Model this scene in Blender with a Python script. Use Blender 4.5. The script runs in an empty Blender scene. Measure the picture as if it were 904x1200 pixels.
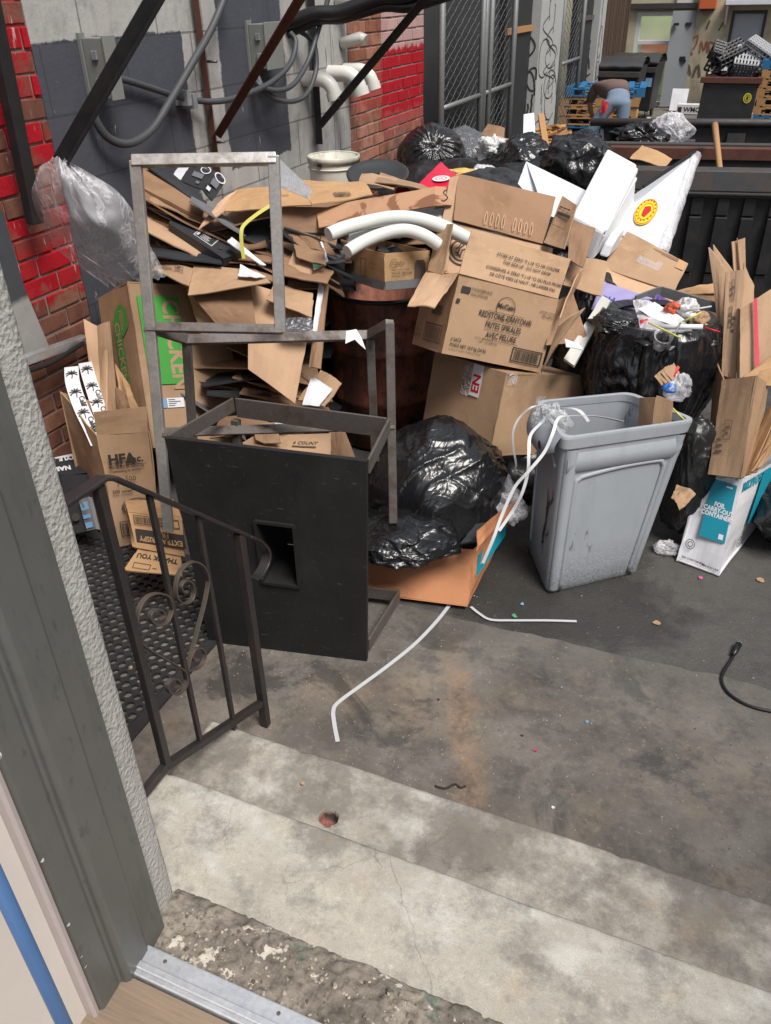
import bpy, bmesh, math, random
from mathutils import Vector, Matrix, Euler, noise
R = math.radians
random.seed(7)
scene = bpy.context.scene
COL = scene.collection

# ------------------------------------------------------------------ camera model (used to survey the photo)
FPX, PITCH, ROLL, CAMH, YAW = 950.0, R(32.7), R(-1.3), 2.35, R(23.5)
def _rz(v):
    c, s = math.cos(YAW), math.sin(YAW)
    return Vector((c*v[0]-s*v[1], s*v[0]+c*v[1], v[2]))
_f = (0, math.cos(PITCH), -math.sin(PITCH)); _u0 = (0, math.sin(PITCH), math.cos(PITCH)); _r0 = (1, 0, 0)
_c, _s = math.cos(ROLL), math.sin(ROLL)
_r = tuple(_c*a+_s*b for a, b in zip(_r0, _u0)); _u = tuple(-_s*a+_c*b for a, b in zip(_r0, _u0))
CF, CR, CU = _rz(_f), _rz(_r), _rz(_u)
CPOS = Vector((0, 0, CAMH))
def U(px, py, w=None, x=None, y=None, z=None):
    """survey: a photo pixel (904x1200) at a depth w, or on a plane x=, y= or z= -> world point"""
    d = CF + ((px-452)/FPX)*CR - ((py-600)/FPX)*CU
    if w is not None: t = w
    elif x is not None: t = x/d.x
    elif y is not None: t = y/d.y
    else: t = (z-CAMH)/d.z
    return CPOS + t*d
def dep(p): return (Vector(p)-CPOS).dot(CF)

# ------------------------------------------------------------------ mesh builder
class MB:
    def __init__(s): s.v = []; s.f = []; s.smooth = []; s.m = []; s.mi = 0
    def add(s, vs, fs, smooth=False):
        o = len(s.v); s.v += [Vector(v) for v in vs]
        for f in fs: s.f.append([i+o for i in f]); s.smooth.append(smooth); s.m.append(s.mi)
        return s
    def hexa(s, p):     # 4 bottom ccw, 4 top ccw
        return s.add(p, [(3,2,1,0),(4,5,6,7),(0,1,5,4),(1,2,6,5),(2,3,7,6),(3,0,4,7)])
    def box(s, a, b):
        x0,y0,z0 = a; x1,y1,z1 = b
        return s.hexa([(x0,y0,z0),(x1,y0,z0),(x1,y1,z0),(x0,y1,z0),(x0,y0,z1),(x1,y0,z1),(x1,y1,z1),(x0,y1,z1)])
    def obox(s, c, d, rot=None):
        M = Euler(rot).to_matrix() if rot is not None and not isinstance(rot, Matrix) else (rot or Matrix.Identity(3))
        c = Vector(c); h = Vector(d)/2
        return s.hexa([c+M@Vector((sx*h.x, sy*h.y, sz*h.z)) for sz in (-1,1) for sx,sy in ((-1,-1),(1,-1),(1,1),(-1,1))])
    def bar(s, p, q, w, h, up=(0,0,1)):
        p, q = Vector(p), Vector(q); d = (q-p).normalized(); up = Vector(up)
        if abs(d.dot(up)) > .95: up = Vector((0,1,0)) if abs(d.y) < .9 else Vector((1,0,0))
        a = d.cross(up).normalized()*w/2; b = a.cross(d).normalized()*h/2
        return s.hexa([p-a-b, p+a-b, q+a-b, q-a-b, p-a+b, p+a+b, q+a+b, q-a+b])
    def tube(s, pts, r, n=10, caps=True):
        pts = [Vector(p) for p in pts]; rr = r if isinstance(r, (list, tuple)) else [r]*len(pts)
        d0 = (pts[1]-pts[0]).normalized(); a = d0.orthogonal().normalized(); vs = []; fs = []
        for i, p in enumerate(pts):
            d = (pts[min(i+1, len(pts)-1)]-pts[max(i-1, 0)]).normalized()
            a = (a-d*a.dot(d)).normalized(); b = d.cross(a)
            vs += [p+rr[i]*(math.cos(2*math.pi*k/n)*a+math.sin(2*math.pi*k/n)*b) for k in range(n)]
        for i in range(len(pts)-1):
            for k in range(n): fs.append((i*n+k, i*n+(k+1)%n, (i+1)*n+(k+1)%n, (i+1)*n+k))
        s.add(vs, fs, True)
        if caps:
            o = len(s.v)-len(vs)
            s.f.append([o+k for k in range(n)][::-1]); s.smooth.append(False); s.m.append(s.mi)
            e = o+(len(pts)-1)*n; s.f.append([e+k for k in range(n)]); s.smooth.append(False); s.m.append(s.mi)
        return s
    def ribbon(s, pts, w, t, side=(1,0,0)):
        """flat strip along pts, w wide along 'side', t thick"""
        pts = [Vector(p) for p in pts]; vs = []; fs = []
        for i, p in enumerate(pts):
            d = (pts[min(i+1, len(pts)-1)]-pts[max(i-1, 0)]).normalized()
            sd = side[i] if isinstance(side, list) else side
            a = Vector(sd); a = (a-d*a.dot(d)).normalized(); b = d.cross(a)
            vs += [p-a*w/2-b*t/2, p+a*w/2-b*t/2, p+a*w/2+b*t/2, p-a*w/2+b*t/2]
        n = len(pts)
        for i in range(n-1):
            for k in range(4): fs.append((i*4+k, i*4+(k+1)%4, i*4+4+(k+1)%4, i*4+4+k))
        fs += [(3,2,1,0), tuple(4*(n-1)+k for k in range(4))]
        return s.add(vs, fs)
    def lathe(s, prof, n=32, c=(0,0,0), M=None, smooth=True):
        M = M or Matrix.Identity(3); c = Vector(c); vs = []; fs = []
        for r_, z in prof: vs += [c+M@Vector((r_*math.cos(2*math.pi*k/n), r_*math.sin(2*math.pi*k/n), z)) for k in range(n)]
        for i in range(len(prof)-1):
            for k in range(n): fs.append((i*n+k, i*n+(k+1)%n, (i+1)*n+(k+1)%n, (i+1)*n+k))
        return s.add(vs, fs, smooth)
    def poly(s, pts, t):
        """a flat outline given real thickness"""
        pts = [Vector(p) for p in pts]; n = Vector((0,0,0)); k = len(pts)
        for i in range(k): n += pts[i].cross(pts[(i+1) % k])
        n = n.normalized()*t
        vs = pts+[p-n for p in pts]
        return s.add(vs, [tuple(range(k)), tuple(range(2*k-1, k-1, -1))]+[(i, k+i, k+(i+1) % k, (i+1) % k)[::1] for i in range(k)])
    def sheet(s, a, b, c, d, t=.006, nu=8, nv=8, warp=.01, seed=0, crease=None):
        """board with corners a b c d (ccw), bilinear, slightly warped; t thick"""
        a,b,c,d = map(Vector, (a,b,c,d)); n = (b-a).cross(d-a).normalized(); top = []; bot = []
        for j in range(nv+1):
            for i in range(nu+1):
                u, v = i/nu, j/nv
                p = (a*(1-u)+b*u)*(1-v)+(d*(1-u)+c*u)*v
                k = noise.noise(Vector((u*1.3+seed*7.1, v*1.3-seed*3.3, seed)))*warp*2+noise.noise(Vector((u*5+seed, v*5, seed*2.)))*warp*.35
                if crease: k += crease*abs(u-.5)*2
                e = (noise.noise(Vector((u*9+seed, v*9, 3.3)))*.004 if (i in (0, nu) or j in (0, nv)) else 0)
                p = p+n*k+(b-a).normalized()*e
                top.append(p); bot.append(p-n*t)
        W = nu+1; N = len(top); fs = []
        for j in range(nv):
            for i in range(nu):
                q = (j*W+i, j*W+i+1, (j+1)*W+i+1, (j+1)*W+i); fs.append(q); fs.append(tuple(N+k for k in q[::-1]))
        rim = [i for i in range(W)]+[j*W+nu for j in range(1, nv+1)]+[nv*W+i for i in range(nu-1, -1, -1)]+[j*W for j in range(nv-1, 0, -1)]
        for i in range(len(rim)):
            p, q = rim[i], rim[(i+1) % len(rim)]; fs.append((p, N+p, N+q, q))
        return s.add(top+bot, fs)
    def text(s, txt, o, xd, yd, size, align='LEFT', bold=0.0, sx=1.0):
        cu = bpy.data.curves.new('t', 'FONT'); cu.body = txt; cu.size = 1; cu.align_x = align; cu.offset = bold; cu.resolution_u = 2
        ob = bpy.data.objects.new('t', cu); me = ob.to_mesh()
        xd, yd = Vector(xd).normalized(), Vector(yd).normalized(); o = Vector(o)
        s.add([o+xd*v.co.x*size*sx+yd*v.co.y*size for v in me.vertices], [tuple(p.vertices) for p in me.polygons])
        ob.to_mesh_clear(); bpy.data.objects.remove(ob); bpy.data.curves.remove(cu)
        return s
    def disc(s, c, xd, yd, r, n=24, r0=0, sy=1.0):
        c = Vector(c); xd, yd = Vector(xd).normalized(), Vector(yd).normalized()
        P = lambda q, k: c+q*(math.cos(2*math.pi*k/n)*xd+sy*math.sin(2*math.pi*k/n)*yd)
        if r0 == 0: return s.add([P(r, k) for k in range(n)], [tuple(range(n))])
        return s.add([P(r, k) for k in range(n)]+[P(r0, k) for k in range(n)], [(k, (k+1) % n, n+(k+1) % n, n+k) for k in range(n)])
    def rect(s, o, xd, yd, w, h):
        o = Vector(o); xd, yd = Vector(xd).normalized()*w, Vector(yd).normalized()*h
        return s.add([o, o+xd, o+xd+yd, o+yd], [(0,1,2,3)])
    def frame(s, o, xd, yd, w, h, t):
        X, Y = Vector(xd).normalized(), Vector(yd).normalized(); o = Vector(o)
        s.rect(o, X, Y, w, t); s.rect(o+Y*(h-t), X, Y, w, t); s.rect(o+Y*t, X, Y, t, h-2*t); s.rect(o+Y*t+X*(w-t), X, Y, t, h-2*t)
        return s

def root_loc(o):
    while o.parent: o = o.parent
    return o.location
def obj(name, mb, mats, parent=None, base=None, bevel=0, sub=0):
    me = bpy.data.meshes.new(name)
    if parent is not None: off = root_loc(parent)
    elif base is not None: off = Vector(base)
    else:
        xs = [v.x for v in mb.v]; ys = [v.y for v in mb.v]; zs = [v.z for v in mb.v]
        off = Vector(((min(xs)+max(xs))/2, (min(ys)+max(ys))/2, min(zs)))
    me.from_pydata([v-off for v in mb.v], [], mb.f)
    mats = mats if isinstance(mats, (list, tuple)) else [mats]
    for m in mats: me.materials.append(m)
    me.polygons.foreach_set('use_smooth', mb.smooth)
    if len(mats) > 1: me.polygons.foreach_set('material_index', mb.m)
    me.update()
    o = bpy.data.objects.new(name, me); COL.objects.link(o)
    if parent is not None: o.parent = parent
    else: o.location = off
    if bevel:
        md = o.modifiers.new('bevel', 'BEVEL'); md.width = bevel; md.segments = 2; md.limit_method = 'ANGLE'; md.angle_limit = R(40)
        md.harden_normals = False
    if sub:
        md = o.modifiers.new('sub', 'SUBSURF'); md.levels = md.render_levels = sub
    return o
def tag(o, label=None, cat=None, group=None, kind=None):
    if label: o['label'] = label
    if cat: o['category'] = cat
    if group: o['group'] = group
    if kind: o['kind'] = kind
    return o
def thing(name, label, cat, loc=(0,0,0), group=None):
    o = bpy.data.objects.new(name, None); COL.objects.link(o); o.location = Vector(loc); o.empty_display_size = .1
    return tag(o, label, cat, group)
def struct(name, mb, m, **k): return tag(obj(name, mb, m, **k), kind='structure')
def solo(name, mb, m, label, cat, group=None, **k): return tag(obj(name, mb, m, **k), label, cat, group)
def spline(pts, n=6):
    pts = [Vector(p) for p in pts]; out = []
    for i in range(len(pts)-1):
        p0, p1, p2, p3 = pts[max(i-1,0)], pts[i], pts[i+1], pts[min(i+2, len(pts)-1)]
        for k in range(n):
            t = k/n
            out.append(.5*((2*p1)+(p2-p0)*t+(2*p0-5*p1+4*p2-p3)*t*t+(3*p1-p0-3*p2+p3)*t**3))
    return out+[pts[-1]]
def grid(xs, ys, zf):
    mb = MB(); W = len(xs)
    vs = [(x, y, zf(x, y)) for y in ys for x in xs]
    mb.add(vs, [(j*W+i, j*W+i+1, (j+1)*W+i+1, (j+1)*W+i) for j in range(len(ys)-1) for i in range(W-1)], True)
    return mb
def lin(a, b, n): return [a+(b-a)*i/n for i in range(n+1)]
def fbm(p, o=4): return noise.fractal(Vector(p), 1.0, 2.0, o)
def bag_mesh(c, rad, seed=0, lev=6, crumple=.12, flat=-.75, rot=0, knot=None, pleats=14, fine=1.0):
    """a stuffed plastic sack: creased, sagging, flat where it rests; knot = direction the mouth is tied"""
    bm = bmesh.new(); bmesh.ops.create_icosphere(bm, subdivisions=lev, radius=1)
    c = Vector(c); rd = Vector(rad); Mz = Matrix.Rotation(rot, 3, 'Z'); S = Vector((seed*3.7, seed*1.9, seed*5.3))
    if knot is not None:
        kd = Vector(knot).normalized(); ka = kd.orthogonal().normalized(); kb = kd.cross(ka)
    vs = []; rg = random.Random(seed*31+5); ori = []
    for k in range(4):
        d1 = Vector((rg.uniform(-1, 1), rg.uniform(-1, 1), rg.uniform(-.6, .6))).normalized(); d2 = d1.orthogonal().normalized(); ori.append((d1, d2, d1.cross(d2), rg.uniform(3.2, 5.5), rg.uniform(.9, 1.6)))
    def ridge(q, o, m, sh, off):
        n_ = noise.noise(Vector((q.dot(o[0])*o[3]*m+off, q.dot(o[1])*o[4]*m+off, q.dot(o[2])*o[4]*m))+S)
        return max(0, 1-abs(n_)*sh)**2
    for v in bm.verts:
        p = v.co.copy()
        q = p+.45*noise.noise_vector(p*1.3+S)
        k = crumple*(1.25*noise.noise(p*1.35+S)+.55*noise.noise(p*2.9+S*2)+.30*ridge(q, ori[0], .55, 4.2, 0)+.26*ridge(q, ori[1], .75, 4.6, 9)-.24*ridge(q, ori[2], .65, 4.2, 4)+fine*(.10*ridge(q, ori[3], 1.3, 4.0, 2)+.07*ridge(q, ori[1], 2.0, 3.4, 17)-.06*ridge(q, ori[0], 2.4, 3.4, 7)))
        if knot is not None:
            ct = max(-1, min(1, p.dot(kd))); th = math.acos(ct)
            ph = math.atan2(p.dot(kb), p.dot(ka))
            fade = math.exp(-(th/.75)**2)
            k += .05*fade*(1-abs(math.sin(ph*pleats/2+2*noise.noise(p*2+S))))*min(1, th*3)*2-.16*math.exp(-(th/.3)**2)
            k += .16*math.exp(-(th/.09)**2)
        p = p*(1+k)
        if p.z < flat: p.z = flat+(p.z-flat)*.15
        p = Vector((p.x*rd.x, p.y*rd.y, p.z*rd.z))
        vs.append(c+Mz@p)
    mb = MB(); bm.verts.index_update()
    mb.add(vs, [tuple(v.index for v in f.verts) for f in bm.faces], True); bm.free()
    return mb
# ------------------------------------------------------------------ procedural materials
class NT:
    def __init__(s, name):
        s.m = bpy.data.materials.new(name); s.m.use_nodes = True; s.t = s.m.node_tree; s.n = s.t.nodes; s.l = s.t.links
        s.bsdf = s.n['Principled BSDF']; s.tc = None
    def node(s, ty, **kw):
        n = s.n.new(ty)
        for k, v in kw.items(): setattr(n, k, v)
        return n
    def set(s, sock, v):
        if hasattr(v, 'links') or isinstance(v, bpy.types.NodeSocket): s.l.new(v, sock)
        elif v is not None:
            if isinstance(v, (tuple, list)) and len(v) == 3 and sock.type == 'RGBA': v = (*v, 1)
            sock.default_value = v
    def obj(s):
        if not s.tc: s.tc = s.node('ShaderNodeTexCoord')
        return s.tc.outputs['Object']
    def pos(s): return s.node('ShaderNodeNewGeometry').outputs['Position']
    def map(s, vec, scale=(1,1,1), loc=(0,0,0), rot=(0,0,0)):
        n = s.node('ShaderNodeMapping'); s.set(n.inputs[0], vec); n.inputs['Scale'].default_value = scale; n.inputs['Location'].default_value = loc; n.inputs['Rotation'].default_value = rot
        return n.outputs[0]
    def noise(s, sc, vec=None, det=6, rough=.6, dist=0, col=False):
        n = s.node('ShaderNodeTexNoise'); s.set(n.inputs['Vector'], vec if vec is not None else s.obj())
        n.inputs['Scale'].default_value = sc; n.inputs['Detail'].default_value = det; n.inputs['Roughness'].default_value = rough; n.inputs['Distortion'].default_value = dist
        return n.outputs['Color' if col else 'Fac']
    def voro(s, sc, vec=None, feat='F1', out='Distance'):
        n = s.node('ShaderNodeTexVoronoi', feature=feat); s.set(n.inputs['Vector'], vec if vec is not None else s.obj()); n.inputs['Scale'].default_value = sc
        return n.outputs[out]
    def ramp(s, fac, stops):
        n = s.node('ShaderNodeValToRGB'); s.set(n.inputs[0], fac); e = n.color_ramp.elements
        while len(e) < len(stops): e.new(.5)
        for el, (p, c) in zip(e, stops):
            el.position = p; el.color = (*c, 1) if isinstance(c, (tuple, list)) else (c, c, c, 1)
        return n.outputs[0]
    def math(s, op, a, b=0, clamp=False):
        n = s.node('ShaderNodeMath', operation=op, use_clamp=clamp); s.set(n.inputs[0], a); s.set(n.inputs[1], b); return n.outputs[0]
    def mix(s, f, a, b, mode='MIX'):
        n = s.node('ShaderNodeMix', data_type='RGBA', blend_type=mode); s.set(n.inputs['Factor'], f); s.set(n.inputs['A'], a); s.set(n.inputs['B'], b); return n.outputs['Result']
    def xyz(s, vec):
        n = s.node('ShaderNodeSeparateXYZ'); s.set(n.inputs[0], vec); return n.outputs
    def comb(s, x=0, y=0, z=0):
        n = s.node('ShaderNodeCombineXYZ')
        for i, v in enumerate((x, y, z)): s.set(n.inputs[i], v)
        return n.outputs[0]
    def rnd(s): return s.node('ShaderNodeObjectInfo').outputs['Random']
    def island(s): return s.node('ShaderNodeNewGeometry').outputs['Random Per Island']
    def step(s, v, a, b):   # smooth 0..1 between a and b
        n = s.node('ShaderNodeMapRange'); s.set(n.inputs['Value'], v); n.inputs['From Min'].default_value = a; n.inputs['From Max'].default_value = b; return n.outputs[0]
    def bump(s, h, st=.3, d=.01):
        n = s.node('ShaderNodeBump'); s.set(n.inputs['Height'], h); n.inputs['Strength'].default_value = st; n.inputs['Distance'].default_value = d
        s.l.new(n.outputs[0], s.bsdf.inputs['Normal']); return s
    def out(s, col=None, rough=None, metal=None, spec=None, **kw):
        b = s.bsdf.inputs
        if col is not None: s.set(b['Base Color'], col)
        if rough is not None: s.set(b['Roughness'], rough)
        if metal is not None: s.set(b['Metallic'], metal)
        if spec is not None: s.set(b['Specular IOR Level'], spec)
        for k, v in kw.items(): s.set(b[k], v)
        return s.m
def plain(name, c, rough=.6, metal=0, var=.15, sc=18, bump=0, spec=.5):
    t = NT(name); f = t.noise(sc)
    lo = tuple(x*(1-var) for x in c); hi = tuple(min(1, x*(1+var)) for x in c)
    t.out(t.mix(f, lo, hi), rough, metal, spec)
    if bump: t.bump(t.noise(sc*6), bump, .004)
    return t.m
def srgb(r, g, b):
    f = lambda x: x/12.92 if x <= .04045 else ((x+.055)/1.055)**2.4
    return tuple(f(v/255) for v in (r, g, b))

def cardboard(name, c, stain=.25, wet=0.0, spread=.26):
    t = NT(name); o = t.obj()
    big = t.noise(3.5, o, 5, .6); fib = t.noise(60, t.map(o, (1, 1, 6)), 3, .7); rn = t.rnd()
    base = t.mix(rn, tuple(x*(1-spread) for x in c), tuple(x*(1+spread*.6) for x in c))
    dirty = t.ramp(big, [(.38, 0.0), (.68, 1.0)])
    col = t.mix(t.math('MULTIPLY', dirty, stain), base, tuple(x*.55 for x in c))
    col = t.mix(t.math('MULTIPLY', fib, .35), col, tuple(x*.78 for x in c))
    damp = t.ramp(t.noise(2.6, t.map(o, loc=(4, 1, 7)), 6, .68, .4), [(.50, 0.0), (.60, 1.0)]); col = t.mix(t.math('MULTIPLY', damp, stain*1.3), col, tuple(x*y for x, y in zip(c, (.56, .50, .46))))
    scuff = t.ramp(t.noise(16, t.map(o, (1, 2.5, 1), rot=(.3, .2, .8)), 6, .75), [(.60, 0.0), (.68, 1.0)]); col = t.mix(t.math('MULTIPLY', scuff, .35), col, tuple(min(1, x*1.35) for x in c))
    sp = t.ramp(t.voro(95, o), [(.03, 1.0), (.08, 0.0)])
    col = t.mix(t.math('MULTIPLY', sp, .35), col, tuple(x*.5 for x in c))
    if wet:
        w = t.ramp(t.noise(4.2, t.map(o, (1, 1, 1.0)), 4, .55, .6), [(.50, 0.0), (.53, 1.0)])
        col = t.mix(t.math('MULTIPLY', w, wet), col, tuple(x*y for x, y in zip(c, (.42, .34, .30))))
    flute = t.node('ShaderNodeTexWave', wave_type='BANDS', bands_direction='DIAGONAL'); t.set(flute.inputs['Vector'], o); flute.inputs['Scale'].default_value = 34; flute.inputs['Distortion'].default_value = .6
    h = t.math('ADD', t.math('MULTIPLY', flute.outputs['Fac'], .10), t.math('ADD', t.math('MULTIPLY', fib, .35), t.math('MULTIPLY', t.noise(14, o, 4), 1.0)))
    t.bump(h, .28, .006)
    return t.out(col, t.mix(big, (.62,)*3, (.85,)*3), spec=.25)
M = {}
M['card'] = cardboard('cardboard', srgb(176, 145, 116), .32)
M['card_pale'] = cardboard('cardboard_pale', srgb(194, 160, 130), .2)
M['card_dark'] = cardboard('cardboard_dark', srgb(148, 117, 92), .3)
M['card_wet'] = cardboard('cardboard_wet', srgb(190, 148, 116), .3, 1.0)
M['card_orange'] = cardboard('cardboard_orange', srgb(188, 130, 92), .3, spread=.05)
M['card_tan'] = cardboard('cardboard_tan', srgb(188, 151, 112), .32, spread=.05)
M['card_in'] = cardboard('cardboard_inner', srgb(150, 118, 92), .3, spread=.05)
M['ink'] = plain('print_ink', (.035, .028, .025), .7)
M['ink_soft'] = plain('print_ink_soft', (.11, .075, .055), .75)
M['white_paper'] = plain('white_paper', (.72, .73, .76), .55, var=.06)
M['white_card'] = plain('white_coated_card', (.66, .66, .70), .5, var=.1, sc=7, bump=.1)
M['green_ink'] = plain('green_print', srgb(66, 150, 62), .6, var=.08)
M['teal_ink'] = plain('teal_print', srgb(20, 138, 160), .5, var=.06)
M['red_ink'] = plain('red_print', srgb(190, 30, 40), .5)
M['pink_card'] = plain('crimson_card', srgb(205, 22, 60), .35, var=.08)
M['pink_line'] = plain('pink_tape', srgb(200, 60, 80), .5)
M['lilac'] = plain('lilac_card', srgb(150, 142, 190), .5, var=.06)
M['purple'] = plain('purple_card', srgb(92, 62, 132), .5)
M['yellow_strap'] = plain('yellow_strap', srgb(196, 192, 92), .35, var=.06)
M['yellow_ink'] = plain('yellow_print', srgb(250, 200, 30), .4, var=.03)
M['white_strap'] = plain('white_strap', (.52, .53, .55), .35, var=.06)
M['black_card'] = plain('black_card', (.028, .030, .034), .55, var=.25, bump=.1)
M['label_grey'] = plain('grey_label', (.16, .16, .17), .5)
M['blue_sticker'] = plain('blue_sticker', srgb(120, 165, 205), .4)

def steel(name, c, rust=.5, rcol=(.10, .045, .025), rough=.42, metal=.75):
    t = NT(name); o = t.obj(); n = t.noise(9, o, 7, .68); n2 = t.noise(70, o, 3)
    r = t.ramp(n, [(.46, 0.0), (.64, 1.0)]); r = t.math('MULTIPLY', r, rust)
    col = t.mix(r, t.mix(n2, tuple(x*.7 for x in c), tuple(x*1.25 for x in c)), rcol)
    t.bump(t.math('ADD', n2, n), .15, .003)
    return t.out(col, t.mix(r, (rough,)*3, (.8,)*3), t.mix(r, (metal,)*3, (.1,)*3))
M['raw_steel'] = steel('welded_steel', (.50, .48, .46), .62, (.13, .095, .075), .38, .7)
M['dark_steel'] = steel('dirty_steel', (.17, .15, .14), .8, (.06, .035, .022), .5, .55)
M['rail_iron'] = steel('painted_iron', (.040, .038, .038), .38, (.075, .035, .028), .36, .35)
M['scroll_iron'] = steel('weathered_iron', (.10, .085, .07), .6, (.10, .065, .045), .5, .4)
M['rust_iron'] = steel('rusted_iron', (.11, .045, .03), .8, (.075, .026, .016), .75, .2)
M['black_iron'] = steel('black_iron', (.018, .018, .02), .3, (.04, .028, .022), .5, .2)
M['galv'] = steel('galvanised', (.58, .60, .62), .3, (.25, .25, .25), .4, .8)
M['galv_dull'] = steel('fence_wire', (.22, .23, .23), .3, (.15, .15, .14), .5, .5)
M['alu'] = steel('aluminium', (.70, .72, .76), .2, (.4, .4, .42), .35, .7)
def drum():
    t = NT('rusty_drum'); o = t.obj()
    st = t.noise(6, t.map(o, (1, 1, .25)), 7, .7); n = t.noise(14, o, 6, .7)
    col = t.ramp(st, [(.3, (.022, .014, .012)), (.46, (.085, .028, .018)), (.60, (.24, .075, .04)), (.8, (.06, .022, .016))])
    col = t.mix(t.ramp(n, [(.50, 0.0), (.66, .9)]), col, (.02, .014, .013))
    t.bump(n, .3, .006); return t.out(col, .62, .25)
M['drum'] = drum()
def blackpanel():
    t = NT('black_panel'); o = t.obj(); n = t.noise(5, o, 6, .7)
    sc = t.ramp(t.noise(22, t.map(o, (1, 1, 5), rot=(0, .5, .3)), 4, .6), [(.66, 0.0), (.72, 1.0)])
    col = t.mix(n, (.008, .008, .009), (.022, .021, .021)); col = t.mix(t.math('MULTIPLY', sc, .6), col, (.12, .115, .11)); sm = t.ramp(t.noise(2.4, t.map(o, (1, 1, .6)), 6, .7), [(.5, 0.0), (.7, 1.0)]); col = t.mix(t.math('MULTIPLY', sm, .35), col, (.045, .043, .042)); s2 = t.ramp(t.noise(30, t.map(o, (6, 6, 1), rot=(.2, .1, 0)), 4, .6), [(.66, 0.0), (.70, 1.0)]); col = t.mix(t.math('MULTIPLY', s2, .4), col, (.10, .095, .09))
    sp = t.ramp(t.voro(30, o), [(.02, 1.0), (.05, 0.0)]); col = t.mix(t.math('MULTIPLY', sp, .4), col, (.16, .15, .14))
    t.bump(t.noise(40, o), .12, .004)
    return t.out(col, t.mix(n, (.45,)*3, (.75,)*3), spec=.4)
M['black_panel'] = blackpanel()
def plasticbag(name, c, rough=.20, br=.5):
    t = NT(name); o = t.obj()
    w = t.node('ShaderNodeVectorMath', operation='ADD'); t.set(w.inputs[0], o); sc = t.node('ShaderNodeVectorMath', operation='SCALE'); t.set(sc.inputs[0], t.noise(3.2, o, 3, .5, col=True)); sc.inputs['Scale'].default_value = .35; t.set(w.inputs[1], sc.outputs[0]); q = w.outputs[0]
    def ridge(sx, rot, wd):
        n = t.noise(1.0, t.map(q, sx, rot=rot), 3, .55); return t.ramp(t.math('ABSOLUTE', t.math('SUBTRACT', n, .5)), [(0, 1.0), (wd, 0.0)])
    h = t.math('ADD', t.math('MULTIPLY', ridge((15, 3, 3), (.3, .5, .2), .09), .55), t.math('MULTIPLY', ridge((3, 12, 3), (.8, .1, .9), .08), .5))
    h = t.math('ADD', h, t.math('MULTIPLY', ridge((28, 6, 9), (1.2, .7, .3), .12), .16)); h = t.math('ADD', h, t.math('MULTIPLY', t.noise(4, q, 2, .45), 1.3))
    t.bump(h, br, .024)
    d = t.ramp(t.noise(60, o, 4, .7), [(.60, 0.0), (.75, .16)])
    return t.out(t.mix(d, c, (.12, .115, .11)), t.mix(t.noise(6, o), (rough*.7,)*3, (rough*1.5,)*3), spec=.6)
M['bag'] = plasticbag('black_bag', (.010, .0105, .012), .24, .16)
M['bag_dull'] = plasticbag('dusty_black_bag', (.012, .0125, .013), .34, .14)
M['bag_grey'] = plasticbag('grey_bag', (.10, .105, .115), .28)
M['bag_white'] = plasticbag('white_bag', (.62, .62, .62), .4)
def clear(name, tint=(.86, .88, .92), alpha=.45, br=.6):
    t = NT(name); o = t.obj()
    w = t.node('ShaderNodeVectorMath', operation='ADD'); t.set(w.inputs[0], o); sc = t.node('ShaderNodeVectorMath', operation='SCALE'); t.set(sc.inputs[0], t.noise(4, o, 3, .5, col=True)); sc.inputs['Scale'].default_value = .30; t.set(w.inputs[1], sc.outputs[0]); q = w.outputs[0]
    def ridge(sx, rot, wd): return t.ramp(t.math('ABSOLUTE', t.math('SUBTRACT', t.noise(1.0, t.map(q, sx, rot=rot), 4, .6), .5)), [(0, 1.0), (wd, 0.0)])
    a1, a2 = ridge((11, 2.5, 2), (.4, .6, .2), .035), ridge((3, 10, 3), (.2, .1, .7), .03); n = t.noise(5, q, 3, .5)
    t.bump(t.math('ADD', t.math('ADD', a1, a2), n), br, .02)
    a = t.math('ADD', t.math('MULTIPLY', t.math('MAXIMUM', a1, a2), .26), t.math('ADD', alpha-.22, t.math('MULTIPLY', n, .5)), True)
    return t.out(tint, .16, spec=.6, Alpha=a)
M['clear'] = clear('clear_film', (.92, .91, .95), .27, .18)
M['clear_thin'] = clear('thin_film', (.8, .82, .84), .22)
M['acrylic'] = clear('scuffed_acrylic', (.62, .63, .68), .6, .1)
def greybin():
    t = NT('grey_bin_plastic'); o = t.obj(); z = t.xyz(o)[2]
    n = t.noise(8, o, 6, .7); sp = t.noise(120, o, 3, .7)
    dirt = t.math('MULTIPLY', t.step(z, .24, .0), t.ramp(sp, [(.40, 0.0), (.62, 1.0)]))
    dirt2 = t.math('MULTIPLY', t.step(z, .12, .0), t.ramp(n, [(.3, .3), (.6, .9)]))
    col = t.mix(n, srgb(148, 154, 161), srgb(164, 169, 175)); col = t.mix(t.math('MULTIPLY', dirt, .7), col, (.045, .043, .042)); col = t.mix(t.math('MULTIPLY', dirt2, .55), col, (.05, .048, .046))
    drip = t.ramp(t.noise(9, t.map(o, (1.4, 1.4, .22)), 6, .7), [(.52, 0.0), (.70, 1.0)]); col = t.mix(t.math('MULTIPLY', drip, .12), col, (.10, .10, .10)); lsc = t.ramp(t.noise(26, t.map(o, (1, 1, 3), rot=(.5, .4, 0)), 4, .7), [(.66, 0.0), (.70, 1.0)]); col = t.mix(t.math('MULTIPLY', lsc, .3), col, (.55, .56, .58))
    sc = t.ramp(t.noise(13, t.map(o, (1, 1, .35), rot=(.2, .1, 0)), 5, .7), [(.65, 0.0), (.68, 1.0)])
    col = t.mix(t.math('MULTIPLY', sc, .55), col, (.06, .06, .062)); t.bump(t.noise(50, o), .05, .003)
    return t.out(col, t.mix(n, (.38,)*3, (.58,)*3), spec=.4)
M['bin'] = greybin()
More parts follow.
